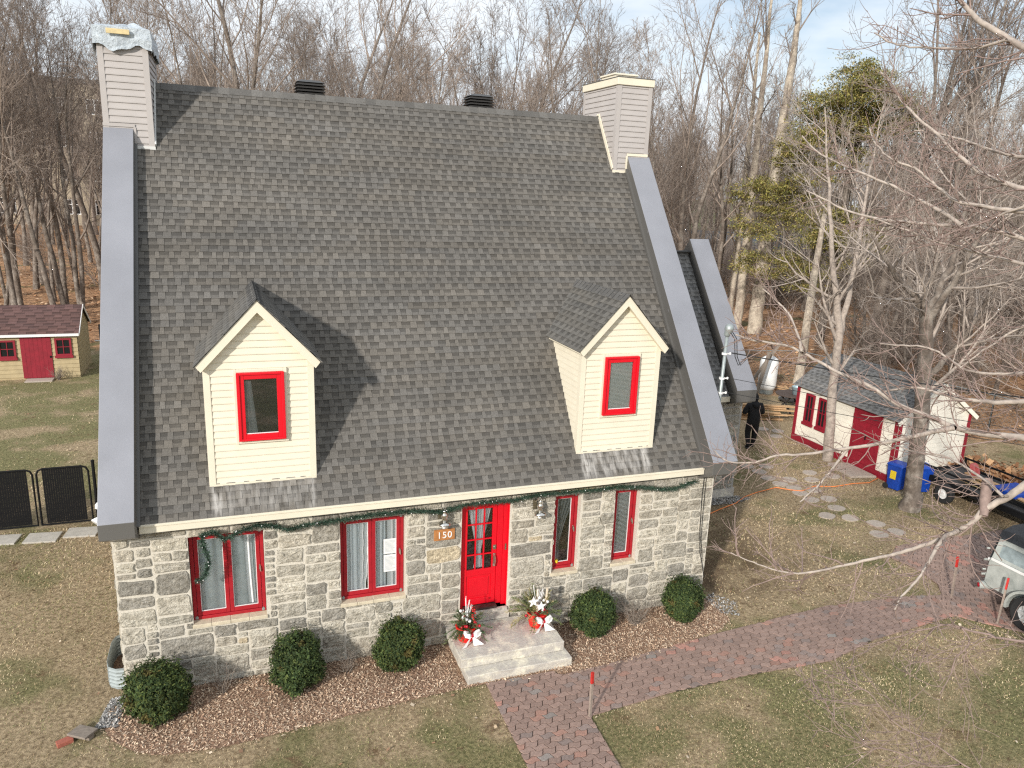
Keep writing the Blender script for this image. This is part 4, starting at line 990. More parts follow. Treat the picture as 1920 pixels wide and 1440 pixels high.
# ---- stoop
st = thing('stone_stoop', 'two weathered pale stone steps below the red front door', 'steps', (6.15, -0.6, 0))
def slab(x0, x1, y0, y1, z0, z1, seed, name):
    bm = bmesh.new(); bmesh.ops.create_cube(bm, size=1)
    bmesh.ops.subdivide_edges(bm, edges=bm.edges[:], cuts=9, use_grid_fill=True)
    for v in bm.verts:
        p = Vector((x0 + (v.co.x + .5) * (x1 - x0), y0 + (v.co.y + .5) * (y1 - y0), z0 + (v.co.z + .5) * (z1 - z0)))
        side = abs(v.co.y + .5) < 1e-4 or abs(abs(v.co.x) - .5) < 1e-4
        nn = mnoise.noise(p * 5 + Vector((seed, 0, 0))); n2 = mnoise.noise(p * 13 + Vector((seed, 5, 0)))
        if side: p.y += 0.016 * nn + 0.010 * n2; p.x += 0.014 * nn
        else: p.z += 0.004 * n2
        v.co = p - Vector((6.15, -0.6, 0))
    me = bpy.data.meshes.new(name); bm.to_mesh(me); bm.free(); me.materials.append(M['concrete'])
    o = bpy.data.objects.new(name, me); COL.objects.link(o); o.parent = st; return bevel(o, 0.012)
slab(5.19, 7.08, -1.06, -0.045, 0.172, 0.355, 1, 'upper_step'); slab(5.24, 7.13, -1.30, -0.045, -0.02, 0.17, 2, 'lower_step')
mb = MB(); mb.box(5.45, 6.40, -0.045, -0.0, 0.355, 0.512); mb.build('riser_stone', M['concrete'], st)

# ---- wall lanterns, house number, garland, floodlight, mast
def lantern(x, z, label, shade):
    l = thing('wall_lantern', label, 'lantern', (x, -0.02, z), 'brass wall lanterns beside the door')
    y = -0.16
    mb = MB(); mb.box(x - 0.085, x - 0.015, -0.045, -0.02, z - 0.07, z + 0.11); mb.build('back_plate', mat('aged_brass', (0.22, 0.19, 0.13), 0.45, 0.8), l)
    mb = MB(); mb.tube([(x - 0.05, -0.03, z + 0.05), (x - 0.04, -0.10, z + 0.12), (x - 0.02, -0.15, z + 0.19), (x, y, z + 0.20), (x + 0.02, y, z + 0.165), (x, y, z + 0.13)], 0.008, 8); mb.build('bracket', M['silver'], l)
    mb = MB(); mb.lathe([(0.0, 0.13), (0.03, 0.13), (0.022, 0.11), (0.05, 0.06), (0.058, 0.02), (0.035, 0.0), (0.045, -0.03), (0.04, -0.06), (0, -0.06)], (x, y, z), n=16); mb.build('body', M['silver'], l, smooth=True)
    mb = MB(); mb.lathe([(0.04, -0.061), (0.105, -0.10), (0.115, -0.125), (0.10, -0.13), (0.05, -0.135), (0.048, -0.155), (0, -0.16)], (x, y, z), n=20); mb.build('shade', M['silver'], l, smooth=True)
    mb = MB(); mb.lathe([(0.0, -0.161), (0.035, -0.161), (0.03, -0.20), (0.0, -0.205)], (x, y, z), n=12); mb.build('bulb_glass', M['white'], l, smooth=True)
lantern(5.10, 2.55, 'brass wall lantern left of the red door above the house number', 0)
lantern(6.87, 2.53, 'brass wall lantern on the stone between the red door and a window', 1)
sg = thing('house_number_sign', 'varnished wooden plaque with white house number under the left lantern', 'sign', (5.14, -0.04, 2.17))
mb = MB(); mb.box(4.955, 5.325, -0.052, -0.028, 2.075, 2.275)
for bx in (4.985, 5.295):
    for bz in (2.10, 2.25): mb.box(bx - 0.008, bx + 0.008, -0.056, -0.0525, bz - 0.008, bz + 0.008)
bevel(mb.build('plaque', M['sign_wood'], sg), 0.003)
def text_mesh(name, body, size, m, parent, loc, rot, extrude=0.004):
    cu = bpy.data.curves.new(name, 'FONT'); cu.body = body; cu.size = size; cu.extrude = extrude; cu.align_x = 'CENTER'; cu.align_y = 'CENTER'; cu.space_character = 1.1
    o = bpy.data.objects.new(name, cu); COL.objects.link(o); bpy.context.view_layer.update()
    me = bpy.data.meshes.new_from_object(o.evaluated_get(bpy.context.evaluated_depsgraph_get()))
    bpy.data.objects.remove(o); o = bpy.data.objects.new(name, me); COL.objects.link(o); me.materials.clear(); me.materials.append(m)
    o.parent = parent; o.location = loc; o.rotation_euler = rot; return o
text_mesh('numerals', '150', 0.17, M['white'], sg, (0, -0.018, 0.0), (math.pi / 2, 0, 0), 0.006)

def garland():
    path = [(1.24, 2.74), (1.43, 2.78), (1.58, 2.67), (1.78, 2.75), (2.06, 2.81), (2.29, 2.78), (2.53, 2.70), (2.78, 2.74), (3.37, 2.76), (3.9, 2.78), (4.43, 2.78), (4.8, 2.75), (5.08, 2.72), (5.46, 2.77), (5.94, 2.78), (6.34, 2.77), (6.79, 2.80), (7.36, 2.80), (7.89, 2.80), (8.44, 2.79), (8.89, 2.77), (9.36, 2.69), (9.66, 2.66), (9.95, 2.74), (10.12, 2.77)]
    hang = [(1.27, 2.74), (1.26, 2.59), (1.32, 2.41), (1.34, 2.25), (1.28, 2.07), (1.2, 1.98), (1.14, 1.97)]
    root = thing('christmas_garland', 'dark green christmas garland with small bulbs strung under the eaves', 'garland', (5.5, -0.1, 2.75))
    rg = random.Random(12); mb = MB(); core = MB(); bulbs = MB()
    for P in (path, hang):
        pts = [Vector((x, -0.15 - 0.02 * math.sin(x * 5), 2.76 + (z - 2.78) * 1.35 - 0.03 * abs(math.sin(x * 2.3)))) if P is path else Vector((x, -0.15, z - 0.02)) for x, z in P]; core.tube(pts, 0.010, 5, col=(0.01, 0.03, 0.02))
        for a, b in zip(pts, pts[1:]):
            n = int((b - a).length * 900)
            for _ in range(n):
                c = a.lerp(b, rg.random()); d = Vector((rg.gauss(0, 1), rg.gauss(0, 1), rg.gauss(0, 1))).normalized()
                ln = rg.uniform(0.03, 0.085); w = d.orthogonal().normalized() * rg.uniform(0.003, 0.006); c = c + Vector((rg.gauss(0, .012), rg.gauss(0, .010), rg.gauss(0, .016)))
                k = rg.uniform(0.6, 1.5); mb.add([c - w, c + w, c + d * ln + w * .4, c + d * ln - w * .4], [(0, 1, 2, 3)], (0.030 * k, 0.062 * k, 0.038 * k))
            for _ in range(max(1, int((b - a).length * 5))):
                c = a.lerp(b, rg.random()) + Vector((rg.uniform(-.03, .03), -rg.uniform(0.01, .05), rg.uniform(-.04, .04))); bulbs.ball(c, 0.009, 6, 4)
    mb.build('needles', M['garland'], root, tint=True); core.build('cord', M['garland'], root, tint=True); bulbs.build('bulbs', M['white'], root)
garland()

fl = thing('floodlight', 'white twin floodlight fixed beneath the left coping at the house corner', 'floodlight', (-0.03, -0.06, 3.16))
mb = MB(); mb.lathe([(0.0, 0), (0.055, 0.0), (0.05, 0.035), (0, 0.04)], (-0.03, 0.18, 3.14), (-1, 0, 0), 16); mb.tube([(-0.0, 0.18, 3.14), (-0.07, 0.18, 3.14)], 0.02, 8); mb.build('base', M['white'], fl, smooth=True)
mb = MB(); mb.lathe([(0.02, 0), (0.05, 0.03), (0.062, 0.08), (0.055, 0.13), (0.0, 0.15)], (-0.06, 0.18, 3.18), (-0.85, -0.15, 0.45), 16); mb.build('upper_lamp', M['white'], fl, smooth=True)
mb = MB(); mb.lathe([(0.03, 0), (0.04, 0.06), (0.055, 0.12), (0.092, 0.20), (0.088, 0.205), (0.0, 0.17)], (-0.05, 0.13, 3.12), (-0.62, -0.5, -0.6), 18); mb.build('lower_lamp', M['white'], fl, smooth=True)

ms = thing('service_mast', 'galvanised electric service mast rising beside the right coping', 'mast', (10.92, 0.5, 3.0))
mx, my = 10.94, 0.55
mb = MB(); mb.tube([(mx, my, 2.2), (mx + 0.02, my - 0.02, 5.46)], 0.034, 14); mb.build('pipe', M['galv'], ms, smooth=True)
mb = MB(); mb.lathe([(0.05, -0.06), (0.062, -0.04), (0.062, 0.02), (0.085, 0.06), (0.09, 0.12), (0.06, 0.18), (0.0, 0.19)], (mx + 0.02, my - 0.02, 5.46), (0.25, -0.1, 1), 16); mb.build('weatherhead', M['galv'], ms, smooth=True)
for zc in (5.05, 4.55, 4.25):
    mb = MB(); mb.lathe([(0.05, -0.02), (0.055, -0.02), (0.055, 0.02), (0.05, 0.02)], (mx + 0.012, my - 0.012, zc), n=14); mb.box(mx + 0.04, mx + 0.14, my - 0.04, my - 0.025, zc - 0.012, zc + 0.012); mb.lathe([(0.0, 0), (0.018, 0.0), (0.022, 0.03), (0.014, 0.045), (0, 0.045)], (mx + 0.13, my - 0.03, zc - 0.022), n=10)
    mb.build('insulator_clamp', M['white'], ms)
def wire(name, pts, r, label, sag=0.0, group=None):
    P = []
    for a, b in zip(pts, pts[1:]):
        for k in range(10):
            t = k / 10; q = Vector(a).lerp(Vector(b), t); q.z -= sag * 4 * t * (1 - t); P.append(q)
    P.append(Vector(pts[-1])); mb = MB(); mb.tube(P, r, 5); tag(mb.build(name, M['cable']), label, 'cable', group)
wire('service_cable', [(mx + 0.16, my - .03, 5.06), (27.0, -12.5, 5.6)], 0.013, 'thick black service cable running right from the mast head', 0.55)
wire('telephone_wire', [(mx + 0.16, my - .03, 4.55), (27.0, -12.3, 4.6)], 0.006, 'thin black wire from the middle clamp of the service mast', 0.5)
wire('telephone_wire', [(mx + 0.16, my - .03, 4.25), (27.0, -12.1, 4.2)], 0.006, 'thin black wire from the lowest clamp of the service mast', 0.45)
mb = MB()
for q in (0.0, 0.05):
    mb.tube([(mx + 0.06 + q, my - .04, 5.50), (mx + 0.16 + q, my - .08, 5.35), (mx + 0.20 + q, my - .1, 5.0), (mx + 0.30 + q, my - .1, 4.82), (mx + 0.42 + q, my - .12, 4.95), (mx + 0.48 + q, my - .2, 5.06)], 0.009, 6)
mb.build('drip_loop', M['cable'], ms)
mb = MB(); mb.tube([(10.36, -0.055, 2.72), (10.36, -0.05, 2.2), (10.39, -0.055, 1.6), (10.45, -0.055, 1.1), (10.56, -0.055, 0.75), (10.60, -0.06, 0.55)], 0.007, 5); mb.tube([(10.41, -0.055, 2.72), (10.42, -0.05, 2.0), (10.44, -0.055, 1.4), (10.52, -0.055, 0.95)], 0.006, 5)
tag(mb.build('wall_cable', M['cable']), 'black cables hanging down the stone at the right front corner', 'cable')

for k, (z0, z1, lb) in enumerate(((1.845, 2.125, 'white printed notice taped to the glass, the upper of two'), (1.505, 1.825, 'white printed notice taped to the glass, the lower of two'))):
    n_ = thing('paper_notice', lb, 'notice', (4.235, YW + 0.03, (z0 + z1) / 2)); y = YW + 0.034
    mb = MB(); mb.box(4.115, 4.355, y, y + 0.003, z0, z1); mb.build('sheet', M['white'], n_)
    mb = MB(); z = z1 - 0.04; rq = random.Random(k)
    while z > z0 + 0.03: mb.box(4.14, 4.14 + rq.uniform(0.12, 0.19), y - 0.0015, y - 0.0003, z - 0.004, z + 0.004); z -= 0.022
    mb.build('print_lines', mat('grey_print', (0.42, 0.47, 0.48), 0.8), n_)

# ------------------------------------------------------------------ planting by the house
def leaf_cloud(name, n, place, size, palette, m, seed, parent, asp=0.55, asp_tint=None):
    """n small leaf faces; place(rs,n) gives (points, outward normals)"""
    rs = np.random.RandomState(seed); P, Nn = place(rs, n); n = len(P)
    d = Nn + rs.normal(0, 0.55, (n, 3)); d /= np.linalg.norm(d, axis=1)[:, None]
    t = np.cross(d, rs.normal(0, 1, (n, 3))); t /= np.linalg.norm(t, axis=1)[:, None]; b = np.cross(d, t)
    L_ = (size * rs.uniform(0.6, 1.35, n))[:, None]; W_ = L_ * asp
    up = d * 0.35 + t * 0.95
    V = np.concatenate([P - b * W_ / 2 * .6, P + b * W_ / 2 * .6, P + up * L_ + b * W_ / 2, P + up * L_ - b * W_ / 2])
    F = np.stack([np.arange(n) + k * n for k in range(4)], 1)
    pal = np.array(palette); c = pal[rs.randint(0, len(pal), n)] * rs.uniform(0.7, 1.35, n)[:, None]
    if callable(asp_tint): c = asp_tint(P, c, rs)
    return raw(name, V, F, m, c, parent)
BOXPAL = [(0.040, 0.062, 0.020), (0.060, 0.088, 0.026), (0.028, 0.048, 0.018), (0.085, 0.108, 0.032), (0.046, 0.070, 0.028), (0.036, 0.058, 0.020)]
def winter_burn(seed, amount):
    def f(P, c, rs):
        v = np.array([mnoise.noise(Vector((x * 5 + seed * 7, y * 5, z * 5))) for x, y, z in P]); k = np.clip((v - (.40 if amount else .50)) * 4, 0, .5)[:, None]
        tone = np.array([mnoise.noise(Vector((x * 3.5, y * 3.5 + seed * 3, z * 3.5 + 9))) for x, y, z in P])[:, None]
        return (c * (1 + .5 * tone)) * (1 - k) + k * np.array([0.15, 0.095, 0.03]) * rs.uniform(.7, 1.2, len(P))[:, None]
    return f
def boxwood(seed, loc, rad, h, label, yellow=0.0):
    b = thing('boxwood_shrub', label, 'shrub', (loc[0], loc[1], 0), 'clipped boxwood shrubs along the front wall')
    def place(rs, n):
        th = rs.uniform(0, 2 * np.pi, n); cz = rs.uniform(-0.85, 1, n); sr = np.sqrt(1 - cz ** 2)
        D = np.stack([sr * np.cos(th), sr * np.sin(th), cz], 1)
        lump = np.array([0.22 * mnoise.noise(Vector((x * 2.0 + seed * 3, y * 2.0, z * 2.0))) + 0.20 * mnoise.noise(Vector((x * 6 + seed, y * 6, z * 6))) for x, y, z in D])
        r = (1 + lump) * (1 - 0.30 * rs.uniform(0, 1, n) ** 2.0)
        P = D * r[:, None] * np.array([rad * (1 + .07 * math.sin(seed * 2.1)), rad * (1 + .07 * math.cos(seed * 3.3)), h / 2]); P[:, 0] += .10 * math.sin(seed * 5) * P[:, 2]; P[:, 2] += h * 0.5
        # upright tufts
        tuft = np.array([mnoise.noise(Vector((x * 11 + seed, y * 11, z * 11))) for x, y, z in D]) > 0.24; P[tuft] += (D[tuft] * 0.6 + np.array([0, 0, .7])) * rs.uniform(0, 0.10, tuft.sum())[:, None]
        P[:, 2] = np.maximum(P[:, 2], 0.02)
        D[:, 2] += 0.5; return P, D
    leaf_cloud('foliage', 15000, place, 0.034, BOXPAL + ([(0.072, 0.086, 0.022), (0.060, 0.078, 0.022)] if yellow else []), M['box_leaf'], seed, b, .55, winter_burn(seed, yellow))
    mb = MB(); rr = random.Random(seed)
    for k in range(14):
        a = rr.uniform(0, 6.28); q = rr.uniform(.3, .75)
        mb.tube([(0, 0, 0), (math.cos(a) * rad * q * .4, math.sin(a) * rad * q * .4, h * .35), (math.cos(a) * rad * q, math.sin(a) * rad * q, h * rr.uniform(.5, .85))], [0.012, 0.009, 0.004], 5)
    mb.build('stems', M['bark'], b, local=True)
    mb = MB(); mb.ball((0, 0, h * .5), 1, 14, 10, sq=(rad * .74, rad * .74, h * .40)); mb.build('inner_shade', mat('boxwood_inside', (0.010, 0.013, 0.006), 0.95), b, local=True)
boxwood(1, (0.50, -0.62), 0.43, 0.86, 'olive green boxwood at the left corner of the house', 1)
boxwood(2, (2.58, -0.50), 0.42, 0.90, 'dark round boxwood between the two wide windows')
boxwood(3, (4.27, -0.46), 0.40, 0.84, 'dark round boxwood immediately left of the stone steps', 1)
boxwood(4, (7.96, -0.43), 0.37, 0.76, 'small dark round boxwood immediately right of the stone steps')
boxwood(5, (9.86, -0.50), 0.39, 0.80, 'bright green boxwood at the right corner of the house')

def bare_shrub(x, y, h, n, seed, label, spread=0.35):
    t = thing('bare_shrub', label, 'shrub', (x, y, 0), 'leafless twig shrubs in the mulch bed'); rr = random.Random(seed); mb = MB()
    for k in range(n):
        a = rr.uniform(0, 6.28); l = h * rr.uniform(.5, 1.1); s = spread * rr.uniform(.2, 1)
        p = [Vector((rr.uniform(-.05, .05), rr.uniform(-.05, .05), 0))]
        for q in (0.35, 0.7, 1): p.append(Vector((math.cos(a) * s * q + rr.gauss(0, .02), math.sin(a) * s * q + rr.gauss(0, .02), l * q)))
        mb.tube(p, [0.006, 0.005, 0.004, 0.0025], 4)
        for _ in range(4):
            b = p[rr.randint(1, 3)]; mb.tube([b, b + Vector((rr.gauss(0, .07), rr.gauss(0, .07), rr.uniform(.03, .14)))], [0.003, 0.002], 3)
    mb.build('stems', M['old_wood'], t, local=True)
bare_shrub(1.45, -0.33, 0.42, 17, 1, 'leafless twig shrub between the left corner boxwood and the next boxwood', 0.30)
bare_shrub(3.42, -0.38, 0.38, 14, 2, 'leafless grey twigs between the two boxwoods left of the steps', 0.25)
bare_shrub(8.82, -0.45, 0.45, 46, 3, 'fine brushy leafless shrub between the two boxwoods right of the steps', 0.45)
bare_shrub(6.98, -0.02 - 0.25, 0.01, 1, 4, 'leafless twig shrub beside the steps', 0.05) if False else None

# planters on the stoop
def planter(x, y, label, style):
    p = thing('christmas_planter', label, 'planter', (x, y, 0.357)); p.scale = (1.25,) * 3; z0 = 0.357; rr = random.Random(style + 40)
    mb = MB(); mb.lathe([(0.0, 0), (0.105, 0.0), (0.115, 0.02), (0.15, 0.20), (0.158, 0.21), (0.155, 0.225), (0.135, 0.22), (0.13, 0.18), (0, 0.18)], (x, y, z0), n=24); mb.build('pot', mat('bright_red_pot', (0.75, 0.015, 0.012), 0.35), p, smooth=False)
    c = Vector((x, y, z0 + 0.24))
    def spray(n, pal, lo, hi, thin, tilt, name):
        mb = MB()
        for k in range(n):
            a = rr.uniform(0, 6.28); e = rr.uniform(*tilt); d = Vector((math.cos(a) * math.cos(e), math.sin(a) * math.cos(e), math.sin(e))); l = rr.uniform(lo, hi)
            b = c + Vector((math.cos(a), math.sin(a), 0)) * rr.uniform(0, .07) - Vector((0, 0, .04)); pts = [b, b + d * l * .5, b + d * l + Vector((0, 0, -.25 * l * math.cos(e)))]
            mb.tube(pts, [.004, .003, .002], 3, col=(0.08, 0.05, 0.03)); cc = pal[rr.randrange(len(pal))]
            for _ in range(70):
                t = rr.uniform(.15, 1); q = pts[0].lerp(pts[1], t * 2) if t < .5 else pts[1].lerp(pts[2], t * 2 - 1)
                nd = (d * rr.uniform(.4, 1) + Vector((rr.gauss(0, .6), rr.gauss(0, .6), rr.gauss(0, .6)))).normalized(); w = nd.orthogonal().normalized() * thin
                ln = rr.uniform(.03, .075); kk = rr.uniform(.7, 1.4); mb.add([q - w, q + w, q + nd * ln], [(0, 1, 2)], tuple(v * kk for v in cc))
        mb.build(name, M['garland'], p, tint=True)
    if style == 0:
        spray(46, [(0.035, 0.075, 0.025), (0.06, 0.10, 0.035), (0.10, 0.12, 0.045)], .18, .34, .0035, (-.25, 1.4), 'pine_sprays')
        mb = MB()
        for k in range(34): mb.ball(c + Vector((0.06 + rr.gauss(0, .05), -.03 + rr.gauss(0, .05), rr.uniform(.08, .34))), .012, 6, 4)
        mb.build('red_berries', mat('red_berry', (0.5, 0.01, 0.01), 0.3), p, smooth=True)
    else:
        spray(40, [(0.26, 0.24, 0.10), (0.34, 0.29, 0.14), (0.12, 0.15, 0.05), (0.06, 0.10, 0.035)], .22, .44, .004, (-.1, 1.3), 'pine_sprays')
        for dx, dy, z, r in ((-.12, -.12, .22, .085), (-.01, -.15, .15, .075)):
            mb = MB(); V = []; o = c + Vector((dx, dy, z))
            for k in range(10):
                q = r if k % 2 == 0 else r * .42; a = math.pi / 2 + k * math.pi / 5; V.append(o + Vector((math.cos(a) * q, -.01, math.sin(a) * q)))
            mb.prism(V, (0, .014, 0)); mb.build('white_star', M['white'], p)
        bs = mat('birch_bark', (0.68, 0.58, 0.45), 0.8, noise=(30, .3))
        for dx in (-.02, .11): mb = MB(); mb.tube([c + Vector((dx, -.03, 0)), c + Vector((dx * 1.15, -.03, .35))], .0175, 8); mb.build('birch_stick', bs, p)
    mb = MB()
    for k in range(8):
        a = rr.uniform(0, 6.28); mb.tube([c, c + Vector((math.cos(a) * .08, math.sin(a) * .08, rr.uniform(.28, .42)))], .004, 4)
    mb.build('white_stems', M['white'], p, smooth=True)
    for k in range(10): mb = MB(); mb.ball(c + Vector((rr.gauss(0, .07), -.04 + rr.gauss(0, .05), rr.uniform(.02, .22))), rr.uniform(.016, .03), 8, 5); mb.build('white_bauble', M['white'], p, smooth=True)
    rb = mat('red_bauble_paint', (0.42, 0.008, 0.02), 0.2)
    for k in range(5): mb = MB(); mb.ball(c + Vector((rr.gauss(0, .09), -.09 + rr.gauss(0, .03), rr.uniform(-.02, .12))), .022, 8, 5); mb.build('red_bauble', rb, p, smooth=True)
    mb = MB(); mb.ball((x + .03, y - .185, z0 + .16), .03, 10, 6); mb.build('red_bauble', rb, p, smooth=True)
    mb = MB(); o = Vector((x + .03, y - .165, z0 + .155))   # the white bow: two loops and two tails
    for s in (-1, 1):
        loop = [o + Vector((s * q, -.012 - .03 * math.sin(q / .12 * 3.1), zz)) for q, zz in ((0.0, 0.0), (.05, .07), (.10, .085), (.13, .05), (.11, .005), (.05, -.01), (0, 0))]
        for a, b in zip(loop, loop[1:]): mb.add([a + Vector((0, .028, 0)), b + Vector((0, .028, 0)), b - Vector((0, .028, 0)), a - Vector((0, .028, 0))], [(0, 1, 2, 3)])
        for cc in ([o, loop[1], loop[2], loop[3], loop[4], loop[5]],): mb.poly([q + Vector((0, -.02, 0)) for q in cc])
        tw = [(0.0, 0.0), (s * .05 - .03, -.15), (s * .16, -.13 if s > 0 else -.15)]
        mb.poly([o + Vector((a, -.01 - .03 * k, b)) for k, (a, b) in enumerate(tw)])
    mb.build('white_bow', mat('white_gauze', (0.82, 0.80, 0.79), 0.8), p)
planter(5.44, -0.50, 'red pot of pine sprays, red berries and a white bow, left end of the steps', 0)
planter(6.80, -0.44, 'red pot of dried pine, white stars and birch sticks, right end of the steps', 1)

# stakes, bricks, window well, slabs, cord
def stake(x, y, h, lx, ly, label, rz):
    s = thing('marker_stake', label, 'stake', (x, y, 0), 'red topped wooden marker stakes', rz)
    top = Vector((lx, ly, h)); mb = MB(); mb.beam((0, 0, -0.05), top * 0.76, 0.042, 0.034, up=(0, 1, 0)); mb.build('shaft', M['stake_wood'], s, local=True)
    mb = MB(); mb.beam(top * 0.761, top, 0.043, 0.035, up=(0, 1, 0)); mb.build('painted_top', M['stake_red'], s, local=True)
stake(6.85, -2.62, 0.80, 0.02, 0.03, 'red topped stake at the corner where the two brick walks meet', 0.3)
stake(15.84, -1.50, 0.95, 0.02, 0.05, 'red topped stake at the driveway edge beside the lawn', 0.1)
stake(15.88, -2.52, 0.98, 0.12, 0.0, 'red topped stake in front of the parked off-road vehicle', 0.4)
mb = MB(); mb.obox((-0.72, -0.86, 0.036), (0.9, 0.4, 0), (-0.4, 0.9, 0), (0, 0, 1), 0.105, 0.055, 0.034); tag(bevel(mb.build('red_brick', M['brick_red']), 0.006), 'loose red brick lying on the grass beside a piece of board', 'brick')
mb = MB(); mb.obox((-0.50, -0.78, 0.085), (0.8, -0.55, 0.02), (0.55, 0.8, -0.08), (0, 0.08, 1), 0.16, 0.125, 0.016); mb.obox((-0.47, -0.80, 0.036), (0.8, -0.55, 0.0), (0.55, 0.8, 0), (0, 0, 1), 0.12, 0.05, 0.030)
tag(bevel(mb.build('board_piece', M['old_wood']), 0.004), 'short weathered board lying on the grass next to a red brick', 'board')
wl_ = thing('window_well', 'curved corrugated steel window well at the foot of the left wall', 'window well', (0, 0.8, 0))
mb = MB(); pr = []
for k in range(25):
    z = -0.02 + 0.40 * k / 24; pr.append((0.008 * math.cos(k * math.pi / 2), z))
out_ = [(0.0, 0.25), (-0.16, 0.27), (-0.27, 0.36), (-0.31, 0.52), (-0.31, 1.05), (-0.27, 1.22), (-0.16, 1.31), (0.0, 1.33)]
rows = []
for dz, z in pr:
    row = []
    for (x, y) in out_:
        k = 1 + dz / 0.25; row.append((x * k, 0.79 + (y - 0.79) * k, z))
    rows.append(row)
n_ = len(out_); mb.add([p for r in rows for p in r], [(j * n_ + i, j * n_ + i + 1, (j + 1) * n_ + i + 1, (j + 1) * n_ + i) for j in range(24) for i in range(n_ - 1)])
o = mb.build('corrugated_wall', M['galv'], wl_); o.modifiers.new('thick', 'SOLIDIFY').thickness = 0.006
mb = MB(); mb.poly([(x * .97, 0.79 + (y - .79) * .97, 0.016) for x, y in out_]); mb.build('well_floor', M['mulch'], wl_)
for k, (x, y) in enumerate(((-3.22, 6.62), (-2.40, 6.52), (-1.62, 6.60), (-0.80, 6.66))):
    t = thing('concrete_slab', ['pale square paving slab at the left edge, foot of the black gate', 'pale square paving slab below the middle of the gates', 'pale square paving slab in front of the right gate leaf', 'brownish paving slab nearest the house wall'][k], 'paving slab', (x, y, 0), 'paving slabs along the gate', -0.12)
    mb = MB(); mb.box(-0.34, 0.34, -0.25, 0.25, -0.03, 0.035); bevel(mb.build('slab', M['pad'] if k == 3 else mat('pale_slab', (0.46, 0.43, 0.38), .9, noise=(9, .15), bump=(30, .3, .01)), t, local=True), 0.01)
PADS = [(16.55, 6.41), (17.16, 6.26), (16.63, 5.92), (16.55, 5.40), (16.59, 4.92), (17.11, 5.13), (16.80, 4.57), (16.70, 4.19), (17.25, 4.28), (16.67, 3.70), (17.2, 3.62), (16.32, 2.70), (16.95, 3.05), (16.82, 2.42), (17.23, 1.95), (16.80, 1.42), (17.35, 1.41), (18.13, 5.45), (17.78, 4.95), (18.62, 5.02), (19.35, 5.45), (19.56, 9.54), (19.95, 9.2), (19.5, 8.7)]
rq = random.Random(4)
for k, (x, y) in enumerate(PADS):
    lb = 'round concrete stepping stone in the worn trail between the annex and the driveway' if k < 17 else ('round concrete stepping stone near the white shed door' if k < 21 else 'round concrete stepping stone beyond the walking person')
    mb = MB(); n = 14; e = [(math.cos(6.283 * i / n) * 0.235 * rq.uniform(.93, 1.07), math.sin(6.283 * i / n) * 0.20 * rq.uniform(.93, 1.07)) for i in range(n)]
    mb.prism([(a, b, -0.01) for a, b in e], (0, 0, 0.034)); o = mb.build('stepping_stone', M['pad']); o.location = (x, y, 0); o.rotation_euler = (0, 0, rq.uniform(-.3, .3))
    tag(o, lb, 'stepping stone', 'stepping stones across the side yard')
cord = [(10.9, 3.3), (12.2, 3.5), (13.34, 3.62), (13.74, 3.78), (14.42, 4.02), (14.93, 4.33), (15.46, 4.51), (15.9, 4.6), (16.26, 4.68), (16.53, 4.43), (16.82, 4.26), (17.45, 4.47), (18.0, 4.29), (18.76, 4.34), (19.3, 4.27), (19.85, 4.5)]
mb = MB(); mb.tube([(x, y, 0.032) for x, y in cord], 0.013, 6); tag(mb.build('extension_cord', M['orange']), 'orange extension cord snaking over the side yard grass to the white shed', 'cord')

# ------------------------------------------------------------------ left back yard: gates, shed
GATEY = 7.15
def mesh_panel(root, x0, x1, z0, z1, y, name='slat_infill'):
    mb = MB(); n = int((x1 - x0) / 0.046); st_ = (x1 - x0) / n
    for k in range(n):
        x = x0 + k * st_; mb.box(x + 0.0012, x + st_ - 0.0012, y - 0.003, y + 0.003, z0, z1 + 0.012 * (k % 2))
    mb.build(name, M['black'], root)
    mb = MB(); z = z0 + 0.1
    while z < z1: mb.box(x0, x1, y - 0.007, y - 0.0035, z, z + 0.006); z += 0.12
    mb.build('wire', M['black'], root)
def gate(x0, x1, label):
    g = thing('mesh_gate', label, 'gate', ((x0 + x1) / 2, GATEY, 0), 'black chain link double gate')
    mb = MB(); r = 0.024; c = 0.13; z0, z1 = 0.06, 1.43
    mb.tube([(x0, GATEY, z0), (x0, GATEY, z1 - c), (x0 + c * .3, GATEY, z1 - c * .3), (x0 + c, GATEY, z1), (x1 - c, GATEY, z1), (x1 - c * .3, GATEY, z1 - c * .3), (x1, GATEY, z1 - c), (x1, GATEY, z0), (x0, GATEY, z0)], r, 8)
    mb.build('frame', M['black'], g); mesh_panel(g, x0 + 0.11, x1 - 0.11, z0 + 0.03, z1 - 0.02, GATEY)
gate(-4.15, -2.60, 'black slatted chain link gate leaf at the left edge of the view')
gate(-2.52, -1.47, 'black slatted chain link gate leaf nearest the house')
f = thing('chain_link_fence', 'black slatted fence panel between the gate post and the house wall', 'fence', (-0.7, GATEY, 0))
mb = MB(); mb.tube([(-1.36, GATEY, 0), (-1.36, GATEY, 1.52)], 0.035, 10); mb.lathe([(0.04, 0), (0.04, .03), (0, .05)], (-1.36, GATEY, 1.52), n=10); mb.build('post', M['black'], f)
mesh_panel(f, -1.24, -0.02, 0.06, 1.42, GATEY)

